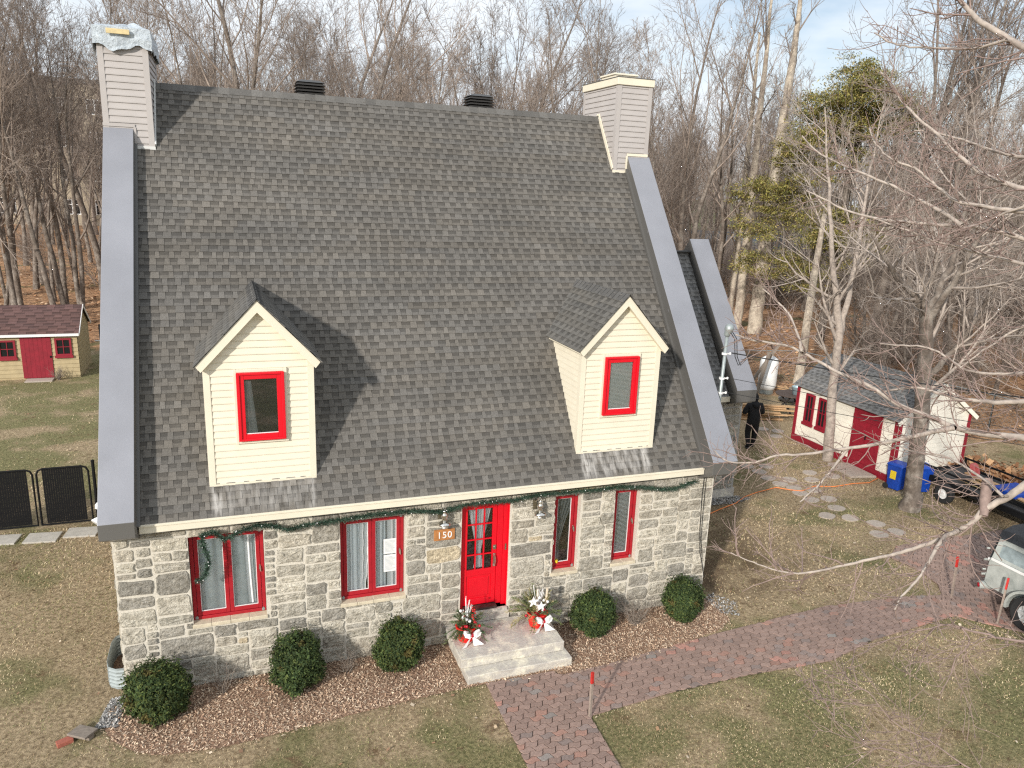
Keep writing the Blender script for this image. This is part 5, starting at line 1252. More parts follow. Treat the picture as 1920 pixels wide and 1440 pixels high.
def window_cross(parent, ax, c, w, h, m, nrm):
    """small shed window: frame, sill, four panes, looking along nrm (ax is the horizontal axis)"""
    c, ax, nn = Vector(c), Vector(ax), Vector(nrm); up = Vector((0, 0, 1))
    wn_ = node('window', parent); t = 0.07
    mb = MB()
    for s in (-1, 1):
        mb.obox(c + ax * s * (w / 2 + t / 2) + nn * .02, ax, nn, up, t / 2, .025, h / 2 + t)
        mb.obox(c + up * s * (h / 2 + t / 2) + nn * .02, ax, nn, up, w / 2 - .001, .024, t / 2)
    mb.build('frame', m, wn_)
    mb = MB(); mb.obox(c - up * (h / 2 + t + .045) + nn * .035, ax, nn, up, w / 2 + t + .03, .04, .045); mb.build('sill', m, wn_)
    mb = MB(); mb.obox(c + nn * .02, ax, nn, up, .012, .012, h / 2); mb.obox(c + nn * .02, ax, nn, up, w / 2, .011, .012); mb.build('glazing_bars', m, wn_)
    mb = MB(); mb.obox(c + nn * .006, ax, nn, up, w / 2, .003, h / 2); mb.build('pane', mat('dark_pane', (0.012, 0.014, 0.016), 0.08), wn_)
sh = thing('yellow_garden_shed', 'small faded yellow shed with brown shingle roof and crimson door', 'shed', (-5.9, 23.4, 0))
sx0, sx1, sy0, sy1, sz = -7.75, -4.0, 22.06, 24.7, 1.84; srz = 2.70; sym = (sy0 + sy1) / 2
mb = MB()
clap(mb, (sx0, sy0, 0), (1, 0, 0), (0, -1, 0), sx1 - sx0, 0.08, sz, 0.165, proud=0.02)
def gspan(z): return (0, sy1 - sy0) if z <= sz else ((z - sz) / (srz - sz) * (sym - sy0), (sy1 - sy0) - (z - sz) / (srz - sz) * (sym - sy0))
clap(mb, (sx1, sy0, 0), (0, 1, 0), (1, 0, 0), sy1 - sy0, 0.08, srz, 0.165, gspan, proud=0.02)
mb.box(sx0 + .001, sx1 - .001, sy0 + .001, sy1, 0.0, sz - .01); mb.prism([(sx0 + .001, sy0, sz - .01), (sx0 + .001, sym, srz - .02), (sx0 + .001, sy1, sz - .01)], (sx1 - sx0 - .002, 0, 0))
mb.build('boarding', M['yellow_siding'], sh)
k = math.atan((srz - sz) / (sym - sy0)); s_ = Vector((0, math.cos(k), math.sin(k))); n_ = Vector((0, -math.sin(k), math.cos(k))); e = 0.14
mb = MB(); Ls = (sym - sy0 + e) / math.cos(k)
shingles(mb, (sx0 - .1, sy0 - e, sz - e * math.tan(k) + .05), (1, 0, 0), s_, n_, sx1 - sx0 + .2, Ls, 31, base=(0.105, 0.058, 0.052), expo=0.16, tab=(0.28, 0.36))
shingles(mb, (sx1 + .1, sy1 + e, sz - e * math.tan(k) + .05), (-1, 0, 0), Vector((0, -s_.y, s_.z)), Vector((0, -n_.y, n_.z)), sx1 - sx0 + .2, Ls, 32, base=(0.105, 0.058, 0.052), expo=0.16, tab=(0.28, 0.36))
mb.build('roof', M['shingle'], sh, tint=True)
mb = MB(); mb.box(sx0 - .1, sx1 + .1, sy0 - e - .035, sy0 - e - .01, sz - .12, sz - .02)
for s in (1, -1):
    a = Vector((sx1 + .11, sym - s * (sym - sy0 + e), sz - e * math.tan(k) - .01)); b = Vector((sx1 + .11, sym, srz + .02)); mb.beam(a, b, 0.02, 0.10, up=(0, -s * math.sin(k), math.cos(k)))
mb.build('white_trim', M['white'], sh)
sd = node('door', sh); mb = MB(); dx_ = -5.97
for q in range(7): mb.box(dx_ + q * .15 + .002, dx_ + (q + 1) * .15 - .002, sy0 - .045, sy0 - .022, 0.05, 1.74)
mb.build('door_leaf', M['shed_red'], sd)
mb = MB(); mb.box(-5.0, -4.94, sy0 - .06, sy0 - .046, .85, .93); mb.build('handle', M['black'], sd)
window_cross(sh, (1, 0, 0), (-4.50, sy0 - .02, 1.27), 0.44, 0.56, M['shed_red'], (0, -1, 0)); window_cross(sh, (1, 0, 0), (-6.42, sy0 - .02, 1.24), 0.44, 0.56, M['shed_red'], (0, -1, 0))
mb = MB(); mb.box(-5.85, -4.9, 21.45, 21.98, 0, .05); tag(bevel(mb.build('door_slab', M['pad']), .01), 'flat pale slab on the grass before the crimson shed door', 'paving slab')
bare_shrub(-4.72, 21.75, 0.45, 40, 21, 'low brown twiggy shrub at the foot of the yellow shed', 0.35)
bf = thing('steel_fence', 'black picket fence behind the yellow shed', 'fence', (-3, 26, 0))
for q, (x0, x1, y) in enumerate(((-3.75, -1.2, 26.0), (-1.2, 1.4, 26.0), (-14, -9.0, 27.5))):
    mb = MB(); x = x0
    while x <= x1: mb.box(x - .012, x + .012, y - .012, y + .012, 0.05, 1.3); x += 0.12
    mb.box(x0, x1, y - .02, y - .0125, .2, .24); mb.box(x0, x1, y - .02, y - .0125, 1.18, 1.22); mb.build('panel', M['black'], bf)
    mb = MB(); mb.box(x0 - .04, x0 + .04, y - .05, y + .03, 0, 1.45); mb.build('post', M['black'], bf)
mb = MB(); mb.tube([(-3.8, 24.75, .95), (0.5, 24.75, .95)], .03, 8); tag(mb.build('white_pole', M['white']), 'long white pole lying level behind the yellow shed', 'pole')

# ------------------------------------------------------------------ right side yard
ws = thing('white_garden_shed', 'cream white shed with crimson double door and trim behind the branches', 'shed', (21.6, 6.2, 0))
qx0, qx1, qy0, qy1, qz, qrz = 19.95, 22.75, 4.15, 8.45, 1.98, 2.95; qxm = (qx0 + qx1) / 2
mb = MB()
clap(mb, (qx0, qy1, 0), (0, -1, 0), (-1, 0, 0), qy1 - qy0, 0.22, qz, 0.13, proud=0.010)
def qspan(z): return (0, qx1 - qx0) if z <= qz else ((z - qz) / (qrz - qz) * (qxm - qx0), (qx1 - qx0) - (z - qz) / (qrz - qz) * (qxm - qx0))
clap(mb, (qx0, qy0, 0), (1, 0, 0), (0, -1, 0), qx1 - qx0, 0.22, qrz, 0.13, qspan, proud=0.010)
mb.box(qx0 + .001, qx1, qy0 + .001, qy1, 0.02, qz - .01); mb.prism([(qx0 + .001, qy0 + .001, qz - .01), (qxm, qy0 + .001, qrz - .02), (qx1, qy0 + .001, qz - .01)], (0, qy1 - qy0 - .002, 0))
mb.build('boarding', M['shed_white'], ws)
k = math.atan((qrz - qz) / (qxm - qx0)); e = .16; Ls = (qxm - qx0 + e) / math.cos(k)
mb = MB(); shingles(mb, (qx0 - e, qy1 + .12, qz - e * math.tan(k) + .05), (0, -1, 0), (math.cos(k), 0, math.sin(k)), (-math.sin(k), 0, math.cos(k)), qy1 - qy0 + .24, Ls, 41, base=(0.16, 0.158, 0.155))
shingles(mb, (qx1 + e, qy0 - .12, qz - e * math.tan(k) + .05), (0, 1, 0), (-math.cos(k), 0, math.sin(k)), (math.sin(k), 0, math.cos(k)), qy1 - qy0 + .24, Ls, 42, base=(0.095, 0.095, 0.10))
mb.build('roof', M['shingle'], ws, tint=True)
mb = MB(); mb.box(qx0 - .045, qx0 - .012, qy0, qy1, 0.0, .21); mb.box(qx0 - .012, qx1, qy0 - .045, qy0 - .012, 0.0, .21)
for y in (qy0 + .06, 6.82, qy1 - .06): mb.box(qx0 - .04, qx0 - .012, y - .06, y + .06, .212, qz - .02)
mb.box(qx0 - .012, qx0 + .10, qy0 - .04, qy0 - .012, .212, qz - .02); mb.box(qx1 - .10, qx1, qy0 - .04, qy0 - .012, .212, qz - .02)
mb.build('red_trim', M['shed_red'], ws)
mb = MB()
for s in (1, -1):
    a = Vector((qxm - s * (qxm - qx0 + e), qy0 - .12, qz - e * math.tan(k) - .02)); b = Vector((qxm, qy0 - .12, qrz + .0)); mb.beam(a, b, .02, .12, up=(-s * math.sin(k), 0, math.cos(k)))
mb.build('rake_trim', M['shed_white'], ws)
for yc in (7.78, 7.17): window_cross(ws, (0, -1, 0), (qx0 - .014, yc, 1.26), .27, .86, M['shed_red'], (-1, 0, 0))
wd = node('door', ws); mb = MB()
for q in range(8): y = 4.72 + q * .14; mb.box(qx0 - .05, qx0 - .022, y + .002, y + .138, .22, 1.90)
mb.box(qx0 - .062, qx0 - .051, 5.27, 5.29, .22, 1.90); mb.box(qx0 - .07, qx0 - .0505, 4.73, 5.83, .45, .57); mb.box(qx0 - .07, qx0 - .0505, 4.73, 5.83, 1.55, 1.67)
mb.build('door_leaf', M['shed_red'], wd); mb = MB(); mb.box(qx0 - .085, qx0 - .071, 5.22, 5.26, 1.0, 1.16); mb.build('handle', M['black'], wd)
mb = MB(); mb.prism([(19.05, 4.75, 0.0), (19.85, 4.55, 0.0), (19.88, 5.75, 0.0), (19.2, 5.9, 0.0)], (0, 0, .08)); tag(bevel(mb.build('door_slab', M['pad']), .02), 'big tilted concrete slab in front of the crimson shed door', 'paving slab')

# person seen from behind, black hood, sweatshirt and trousers
def person(x, y, rz):
    p = thing('person', 'person in a black hooded sweatshirt and black trousers walking away past the annex', 'person', (x, y, 0), None, rz)
    J = {'pel': (0, 0, .90, .170, .135), 'waist': (0, 0, 1.06, .190, .150), 'chest': (0, .02, 1.28, .215, .155), 'neck': (0, .03, 1.47, .085, .085), 'head': (0, .06, 1.60, .105, .115), 'crown': (0, .06, 1.70, .095, .105),
         'shl': (-.20, .02, 1.40, .105, .105), 'ell': (-.30, .05, 1.15, .085, .085), 'wrl': (-.18, .24, 1.10, .046, .046), 'shr': (.20, .02, 1.40, .105, .105), 'elr': (.30, .05, 1.15, .085, .085), 'wrr': (.18, .24, 1.10, .046, .046),
         'hpl': (-.10, 0, .84, .122, .122), 'knl': (-.105, .10, .50, .095, .095), 'anl': (-.10, -.06, .10, .062, .062), 'tol': (-.11, .10, .045, .045, .038),
         'hpr': (.10, 0, .84, .122, .122), 'knr': (.11, .04, .48, .095, .095), 'anr': (.11, .12, .085, .062, .062), 'tor': (.13, .30, .05, .045, .038)}
    E_ = [('pel', 'waist'), ('waist', 'chest'), ('chest', 'neck'), ('neck', 'head'), ('head', 'crown'), ('chest', 'shl'), ('shl', 'ell'), ('ell', 'wrl'), ('chest', 'shr'), ('shr', 'elr'), ('elr', 'wrr'),
          ('pel', 'hpl'), ('hpl', 'knl'), ('knl', 'anl'), ('anl', 'tol'), ('pel', 'hpr'), ('hpr', 'knr'), ('knr', 'anr'), ('anr', 'tor')]
    ks = list(J); me = bpy.data.meshes.new('body'); me.from_pydata([J[q][:3] for q in ks], [(ks.index(a), ks.index(b)) for a, b in E_], [])
    o = bpy.data.objects.new('body', me); COL.objects.link(o); o.parent = p
    sk = o.modifiers.new('skin', 'SKIN'); sk.use_smooth_shade = True
    for q, d in zip(ks, me.skin_vertices[0].data): d.radius = J[q][3:]; d.use_root = (q == 'pel')
    ss = o.modifiers.new('sub', 'SUBSURF'); ss.levels = 2; ss.render_levels = 2
    me.materials.append(M['black_cloth'])
    mb = MB(); mb.lathe([(0.0, .02), (.10, 0.0), (.135, -.05), (.13, -.11), (.06, -.16), (0, -.16)], (0, -.07, 1.50), (0, -.6, 1), 14); mb.build('hood', M['black_cloth'], p, smooth=True, local=True)
    mb = MB(); mb.ball((0, .06, 1.64), .125, 12, 9, sq=(.88, 1.0, 1.12)); mb.build('head_cover', M['black_cloth'], p, smooth=True, local=True); p.scale = (1.06,) * 3
    mb = MB(); mb.ball((0, .155, 1.625), .075, 10, 8, sq=(.8, .55, 1)); mb.ball((0, .20, 1.615), .016, 6, 4); mb.build('face', M['skin'], p, smooth=True, local=True)
    for s in (-1, 1):
        mb = MB(); b = Vector((s * .18, .24, 1.10)); mb.ball(b + Vector((-s * .02, .045, 0)), .042, 8, 6, sq=(.7, 1, .5))
        for q in range(4): a = b + Vector((-s * .02 + (q - 1.5) * .016, .07, 0)); mb.tube([a, a + Vector((-s * .01, .04, -.004)), a + Vector((-s * .02, .058, -.026))], [.0095, .009, .007], 6)
        a = b + Vector((-s * .045, .03, .01)); mb.tube([a, a + Vector((-s * .03, .03, .012))], [.011, .008], 6); mb.build('hand', M['skin'], p, smooth=True, local=True)
    for xx, yy, zz in ((-.105, .02, .04), (.12, .20, .045)):
        mb = MB(); mb.ball((xx, yy, zz), .06, 10, 7, sq=(.85, 2.2, .75)); mb.build('shoe', mat('dark_shoe', (0.03, 0.03, 0.035), .6), p, smooth=True, local=True)
person(17.75, 7.85, -0.25)

# propane tank, table, bucket, lumber
pt = thing('propane_tank', 'white upright propane tank beyond the annex', 'tank', (23.1, 13.9, 0))
mb = MB(); mb.lathe([(0.0, 0.10), (.20, .12), (.33, .20), (.38, .34), (.38, 1.35), (.33, 1.50), (.18, 1.60), (.12, 1.61), (.12, 1.70), (0, 1.70)], (23.1, 13.9, 0), n=24); mb.build('vessel', M['white'], pt, smooth=True)
mb = MB(); mb.lathe([(.20, 0), (.30, 0), (.30, .16), (.2, .16)], (23.1, 13.9, 0), n=20); mb.build('foot_ring', M['galv'], pt)
for k, (a, b, lb) in enumerate((((21.6, 13.6, 0), (22.9, 13.1, 2.4), 'weathered post leaning before the propane tank'), ((22.0, 13.2, 0), (22.3, 13.0, 2.0), 'short weathered post left of the propane tank'))):
    mb = MB(); mb.beam(a, b, .12, .10); tag(mb.build('wooden_post', M['old_wood']), lb, 'post')
tb = thing('round_table', 'dark round outdoor table with trestle legs beside the white shed', 'table', (22.1, 11.2, 0))
mb = MB(); mb.lathe([(0, .70), (.58, .70), (.60, .72), (.60, .745), (0, .745)], (22.1, 11.2, 0), n=28); mb.build('table_top', mat('dark_table', (0.085, 0.06, 0.05), .7), tb)
for s in (-1, 1):
    for q in (-1, 1):
        mb = MB(); mb.beam((22.1 + s * .25, 11.2 + q * .42, 0), (22.1 + s * .25, 11.2 - q * .30, .70), .05, .05); mb.build('leg', mat('dark_table_leg', (0.05, 0.04, 0.035), .7), tb)
bk = thing('metal_bucket', 'pale blue grey metal bucket standing on the round table', 'bucket', (22.2, 11.05, .745))
mb = MB(); mb.lathe([(0, 0), (.15, 0), (.19, .30), (.205, .31), (.195, .32), (.18, .30), (.14, .02), (0, .02)], (22.2, 11.05, .747), n=20); mb.build('body', mat('enamel_bucket', (0.42, 0.55, 0.60), .35, .3), bk, smooth=True)
mb = MB(); mb.tube([(22.2 + .2 * math.cos(t), 11.05 + .08 * math.sin(t) * 0 - .0, .747 + .28 + .16 * math.sin(t)) for t in [math.pi * i / 8 for i in range(9)]], .006, 5); mb.build('handle', M['galv'], bk)
rq = random.Random(5)
for k in range(8):
    a = Vector((18.1 + rq.uniform(-.2, .2) + k * .16, 11.2 + k * .05, .04 + k * .06)); ang = -0.35 + rq.uniform(-.12, .12); d = Vector((math.cos(ang), math.sin(ang), 0)) * rq.uniform(2.4, 3.2)
    mb = MB(); mb.beam(a, a + d, rq.uniform(.12, .2), .04); o = mb.build('lumber_plank', M['wood'])
    tag(o, 'fresh brown plank in the loose lumber pile ahead of the walking person', 'plank', 'planks piled behind the annex')
for k in range(7):
    a = Vector((24.2 + rq.uniform(-.5, .5), 12.6 + rq.uniform(-.6, .6), .12 + .1 * (k % 3))); ang = rq.uniform(0, 3.1)
    mb = MB(); mb.tube([a, a + Vector((math.cos(ang), math.sin(ang), .03)) * rq.uniform(.8, 1.6)], rq.uniform(.07, .11), 8); tag(mb.build('cut_log', M['bark'] if k % 2 else M['wood']), 'cut log in the heap between the propane tank and the white shed', 'log', 'logs heaped by the shed')
rs_ = random.Random(3)
for k in range(14):
    x, y = 23.6 + rs_.uniform(-.7, .9), 12.2 + rs_.uniform(-.7, .7); mb = MB(); mb.ball((0, 0, 0), rs_.uniform(.12, .22), 8, 6, sq=(1.1, .9, .8)); o = mb.build('field_rock', mat('grey_rock', (0.2, 0.19, 0.18), .95, noise=(8, .3), bump=(9, .8, .05)) if k == 0 else bpy.data.materials['grey_rock']); o.location = (x, y, .12)
    tag(o, 'grey field rock in the heap behind the round table', 'rock', 'rocks heaped behind the table')

# blue bins
def bin_(x, y, rz, label, patch):
    b = thing('recycling_bin', label, 'bin', (x, y, 0), None, rz); b.scale = (.86,) * 3
    def fr(s, z): return [(-.26 * s, -.26 * s, z), (.26 * s, -.26 * s, z), (.26 * s, .26 * s, z), (-.26 * s, .26 * s, z)]
    mb = MB(); mb.add(fr(.8, .04) + fr(1, .86), [(3, 2, 1, 0), (0, 1, 5, 4), (1, 2, 6, 5), (2, 3, 7, 6), (3, 0, 4, 7)]); bevel(mb.build('body', M['blue'], b, local=True), .03)
    mb = MB(); mb.add(fr(1.08, .86) + fr(1.08, .90) + fr(.85, .96), [(0, 1, 5, 4), (1, 2, 6, 5), (2, 3, 7, 6), (3, 0, 4, 7), (4, 5, 9, 8), (5, 6, 10, 9), (6, 7, 11, 10), (7, 4, 8, 11), (8, 9, 10, 11), (3, 2, 1, 0)]); bevel(mb.build('lid', M['blue'], b, local=True), .02)
    if patch: mb = MB(); mb.box(-.275, -.258, -.10, .10, .42, .70); mb.build('yellow_patch', M['yellow'], b, local=True)
    for s in (-1, 1): mb = MB(); mb.lathe([(0, -.03), (.10, -.03), (.10, .03), (0, .03)], (s * .2, .24, .10), (1, 0, 0), 14); mb.build('wheel', M['tyre'], b, local=True)
bin_(19.72, 3.72, .2, 'blue recycling bin with a yellow patch at the corner of the white shed', True)
bin_(20.30, 3.42, -.3, 'plain blue recycling bin half hidden by the tree trunk', False)

# flat utility trailer with odds and ends
tr = thing('utility_trailer', 'black flat utility trailer loaded with scrap beside the white shed', 'trailer', (21.2, 1.4, 0))
mb = MB(); mb.box(20.42, 22.0, -1.6, 3.55, .50, .56); mb.build('deck', mat('dark_deck', (0.035, 0.036, 0.04), .6), tr)
mb = MB()
for x in (20.36, 22.06): mb.box(x - .035, x + .035, -1.65, 3.6, .44, .60); mb.box(x - .02, x + .02, -1.6, 3.55, .80, .85)
for y in (-1.6, 0.0, 1.6, 3.5):
    for x in (20.36, 22.06): mb.box(x - .018, x + .018, y - .03, y + .03, .601, .80)
mb.box(20.40, 22.02, 3.56, 3.62, .44, .60); mb.beam((21.2, 3.6, .5), (21.2, 4.9, .45), .08, .08); mb.build('side_rails', M['black'], tr)
mb = MB(); mb.box(20.33, 20.345, -1.6, 3.5, .50, .56); mb.build('rail_strip', M['white'], tr)
for x, s in ((20.24, -1), (22.2, 1)):
    w = node('wheel', tr); mb = MB(); mb.lathe([(.14, -.09), (.25, -.09), (.28, -.05), (.28, .05), (.25, .09), (.14, .09)], (x, 2.55, .28), (1, 0, 0), 22); mb.build('tyre', M['tyre'], w)
    mb = MB(); mb.lathe([(0, -.10), (.06, -.10), (.07, -.07), (.15, -.085), (.15, .085), (0, .08)], (x, 2.55, .28), (1, 0, 0), 20); mb.build('rim', M['white'], w)
rq = random.Random(9)
for k in range(7):
    y = 2.9 - k * .12; a = Vector((20.75 + rq.uniform(0, .9), 2.6 + rq.uniform(-.4, .4), .60 + .05 * (k % 3))); d = Vector((rq.uniform(-.25, .25), -1, .03)).normalized() * rq.uniform(1.6, 3.4)
    mb = MB(); mb.beam(a, a + d, .14, .035); tag(mb.build('loose_plank', M['wood'] if k % 3 else M['pale_wood']), 'loose pale plank lying on the black trailer', 'plank', 'planks on the trailer')
mb = MB(); mb.box(20.7, 21.6, .9, 1.6, .72, .86); tag(bevel(mb.build('blue_tote', M['blue']), .03), 'blue plastic tote lying on the trailer load', 'tote')
mb = MB(); mb.lathe([(.10, -.05), (.2, -.05), (.2, .05), (.1, .05)], (21.3, 2.6, .86), (.3, -.8, .4), 18); tag(mb.build('hose_reel', mat('faded_red_plastic', (0.5, 0.10, 0.10), .5)), 'faded red ring of hose on the trailer load', 'hose reel')
mb = MB(); mb.box(21.5, 22.0, -.3, .4, .72, 1.05); mb.box(21.55, 21.95, -.25, .35, 1.05, 1.10); tag(bevel(mb.build('black_crate', M['black']), .02), 'black crate at the near end of the trailer load', 'crate')
mb = MB(); mb.box(20.55, 21.1, -1.4, -.4, .60, .95); mb.lathe([(0, 0), (.12, 0), (.12, .25), (0, .25)], (20.8, -.7, .95), n=12); tag(bevel(mb.build('scrap_engine', M['galv']), .02), 'grey metal scrap on the trailer deck', 'scrap')
tag(scatter_quads('leaf_heap', 1600, lambda rs, n: np.stack([22.9 + rs.normal(0, .6, n), 3.4 + rs.normal(0, .6, n)], 1), .14, .7, [(0.40, 0.20, 0.09), (0.28, 0.13, 0.06), (0.5, 0.3, 0.16)], M['leaf'], seed=33, tilt=.6, lift=.45, label='heap of rusty brown leaves behind the trailer', cat='leaves'), 'heap of rusty brown leaves behind the trailer', 'leaves', kind='stuff')

# parked off-road vehicle at the right edge
def vehicle():
    v = thing('offroad_vehicle', 'old pale grey green off-road vehicle with black canvas top at the driveway edge', 'vehicle', (17.1, -3.2, 0))
    x0, x1, yr, yf = 16.28, 17.85, -1.80, -3.55          # tub sides, tail, front of tub
    mb = MB()
    side = [(yr, .52), (yr - .02, 1.02), (yf, 1.02), (yf, .45), (-3.30, .45)]
    wc = (-2.86, .36); wr = .43
    side += [(wc[0] - wr * math.cos(t), wc[1] + wr * math.sin(t)) for t in [math.pi * k / 12 for k in range(1, 12)]] + [(-2.42, .45), (yr - .12, .45)]
    for xa, xb in ((x0, x0 + .03), (x1 - .03, x1)): mb.prism([(xa, y, z) for y, z in side], (xb - xa, 0, 0))
    mb.box(x0 + .031, x1 - .031, yr - .04, yr, .50, 1.02); mb.box(x0 + .031, x1 - .031, yf, yr - .041, .44, .50); mb.box(x0 + .031, x1 - .031, yf, yf + .04, .50, 1.15)
    bevel(mb.build('tub', M['jeep'], v), .008)
    mb = MB(); mb.box(x0 - .012, x0 - .001, yf, yr - .06, 1.03, 1.085); mb.box(x0 - .01, x1 + .01, yr + .001, yr + .012, 1.0, 1.05); mb.build('white_stripe', M['white'], v)
    p = node('side_panel', v); mb = MB(); pz0, pz1 = 1.09, 1.50
    def sl(y, z): return (x0 + (z - pz0) * .32, y, z)
    for a, b, c, d in ((yr - .06, yr - .16, pz0, pz1), (-2.66, yf, pz0, pz1), (yr - .16, -2.66, pz0, pz0 + .06), (yr - .16, -2.66, pz1 - .09, pz1)):
        mb.add([sl(a, c), sl(b, c), sl(b, d), sl(a, d)] + [(q[0] + .03, q[1], q[2]) for q in (sl(a, c), sl(b, c), sl(b, d), sl(a, d))], [(0, 1, 2, 3), (7, 6, 5, 4), (0, 4, 5, 1), (1, 5, 6, 2), (2, 6, 7, 3), (3, 7, 4, 0)])
    mb.build('panel', M['jeep'], p); mb = MB(); q = [sl(yr - .16, pz0 + .06), sl(-2.66, pz0 + .06), sl(-2.66, pz1 - .09), sl(yr - .16, pz1 - .09)]; q = [(a + .02, b, c) for a, b, c in q]; mb.add(q, [(0, 1, 2, 3)]); mb.build('pane', mat('dusty_pane', (0.26, 0.31, 0.32), .4, noise=(8, .3)), p)
    mb = MB(); secs = []
    for y, dz in ((yr - .02, -.03), (yr - .5, .02), (-2.9, .0), (yf, .05), (-4.1, .02)):
        secs.append([(x0 + .13, y, pz1 + dz * .3), (x0 + .22, y, pz1 + .17 + dz), (x0 + .5, y, pz1 + .24 + dz), (x1 - .5, y, pz1 + .24 + dz), (x1 - .22, y, pz1 + .17 + dz), (x1 - .13, y, pz1 + dz * .3)])
    mb.add([p_ for s in secs for p_ in s], [(i * 6 + k, i * 6 + k + 1, (i + 1) * 6 + k + 1, (i + 1) * 6 + k) for i in range(4) for k in range(5)])
    mb.add(secs[0] + [(x1 - .02, yr, 1.05), (x0 + .02, yr, 1.05)], [(0, 1, 2, 3, 4, 5, 6, 7)])
    o = mb.build('canvas_top', M['tarp_black'], v); o.modifiers.new('thick', 'SOLIDIFY').thickness = .012
    for z in (.62, .95): mb = MB(); mb.box(x0 + .05, x0 + .14, yr + .001, yr + .05, z, z + .06); mb.tube([(x0 + .05, yr + .05, z + .03), (x0 - .02, yr + .07, z + .03)], .022, 8); mb.build('tailgate_hinge', M['jeep'], v)
    for z in (.78, 1.25): mb = MB(); mb.tube([(x0 - .0, yr + .02, z), (x0 - .05, yr + .05, z)], .018, 8); mb.build('tailgate_pin', M['jeep'], v)
    for xx in (x0 + .10, x1 - .10):
        t = node('tail_light', v); mb = MB(); mb.lathe([(0, -.22), (.075, -.22), (.085, .06), (.08, .08), (0, .08)], (xx - .06, yr + .04, .40), (-.85, .45, -.05), 16); mb.build('housing', M['jeep'], t, smooth=False)
        mb = MB(); mb.lathe([(0, .081), (.05, .081), (.045, .095), (0, .10)], (xx - .06, yr + .04, .40), (-.85, .45, -.05), 16); mb.build('lens', M['tail'], t, smooth=True)
    mb = MB(); mb.box(x0 + .1, x1 - .1, yr + .0, yr + .1, .33, .45); mb.build('bumper', M['jeep'], v)
    # body ahead of the tub: doors, windscreen, bonnet, wings
    mb = MB(); mb.box(x0 + .0, x1 - .0, -4.6, yf - .005, .45, 1.02); bevel(mb.build('door_panel', M['jeep'], v), .03)
    mb = MB(); mb.box(x0 + .22, x1 - .22, -5.9, -4.605, .55, 1.08); bevel(mb.build('bonnet', M['jeep'], v), .06)
    for xa in (x0 - .02, x1 - .30): mb = MB(); mb.box(xa, xa + .32, -5.85, -4.9, .78, .84); bevel(mb.build('wing', M['jeep'], v), .02)
    w = node('windscreen', v); mb = MB(); mb.beam((x0 + .05, -4.58, 1.09), (x0 + .12, -4.42, 1.66), .06, .05); mb.beam((x1 - .05, -4.58, 1.09), (x1 - .12, -4.42, 1.66), .06, .05); mb.beam((x0 + .1, -4.42, 1.66), (x1 - .1, -4.42, 1.66), .06, .05); mb.build('frame', M['jeep'], w)
    mb = MB(); mb.add([(x0 + .1, -4.57, 1.1), (x1 - .1, -4.57, 1.1), (x1 - .14, -4.43, 1.63), (x0 + .14, -4.43, 1.63)], [(0, 1, 2, 3)]); mb.build('pane', M['glass'], w)
    for xx, s in ((x0 - .06, -1), (x1 + .06, 1)):
        for yy in (-2.86, -5.35):
            wn2 = node('wheel', v); mb = MB(); mb.lathe([(.19, -.10), (.30, -.115), (.345, -.085), (.35, 0), (.345, .085), (.30, .115), (.19, .10)], (xx, yy, .35), (s, 0, 0), 30); mb.build('tyre', M['tyre'], wn2, smooth=False)
            mb = MB(); mb.lathe([(.205, .10), (.20, .055), (.155, .035), (.0, .03), (0, -.08), (.205, -.09)], (xx, yy, .35), (s, 0, 0), 26)
            for q in range(6):
                a = q * math.pi / 3; c = Vector((xx + s * .055, yy + math.cos(a) * .10, .35 + math.sin(a) * .10)); mb.obox(c, (0, math.cos(a), math.sin(a)), (0, -math.sin(a), math.cos(a)), (1, 0, 0), .085, .028, .02)
            mb.lathe([(0, .03), (.055, .03), (.05, .085), (0, .09)], (xx, yy, .35), (s, 0, 0), 16); mb.build('rim', M['rim'], wn2)
            if yy > -4:
                mb = MB(); ri, ro = .41, .46; V = []
                for k in range(15):
                    t = math.pi * (k - .6) / 12.8
                    for r_, dx in ((ri, 0), (ro, 0), (ri, .13), (ro, .13)): V.append((xx + s * (dx - .02), yy - r_ * math.cos(t), .36 + r_ * math.sin(t)))
                F = []
                for k in range(14): i, j = 4 * k, 4 * k + 4; F += [(i, i + 1, j + 1, j), (i + 1, i + 3, j + 3, j + 1), (i + 3, i + 2, j + 2, j + 3), (i + 2, i, j, j + 2)]
                mb.add(V, F); mb.build('wheel_arch', M['jeep'], v)
    return v
vehicle()

# chain-link fence beyond the right yard
def chain_fence(pts, h, label):
    f = thing('wire_fence', label, 'fence', (*pts[0], 0)); mb = MB(); fr = MB()
    for a, b in zip(pts, pts[1:]):
        a, b = Vector((*a, 0)), Vector((*b, 0)); d = b - a; l = d.length; d.normalize(); s = .16; n = int(l / s); r = .004
        for k in range(-int(h / s), n):
            for sg in (1, -1):
                p0 = k * s; q0, q1 = (0, h) if sg > 0 else (h, 0); e0, e1 = p0, p0 + h
                c0, c1 = max(0, e0), min(l, e1)
                if c1 <= c0: continue
                z = lambda e: q0 + (q1 - q0) * (e - e0) / h
                A, B = a + d * c0 + Vector((0, 0, z(c0))), a + d * c1 + Vector((0, 0, z(c1))); u = Vector((0, 0, 1)).cross(d) * .0; w = Vector((-d.x * (q1 - q0), -d.y * (q1 - q0), h)).normalized() * r
                mb.add([A - w, A + w, B + w, B - w], [(0, 1, 2, 3)])
        m = int(l / 2.6) + 1
        for k in range(m + 1): p = a + d * (l * k / m); fr.tube([p, p + Vector((0, 0, h + .06))], .03, 6)
        fr.tube([a + Vector((0, 0, h)), b + Vector((0, 0, h))], .02, 6)
    mb.build('wire_mesh', M['mesh_wire'], f); fr.build('posts', M['mesh_wire'], f)
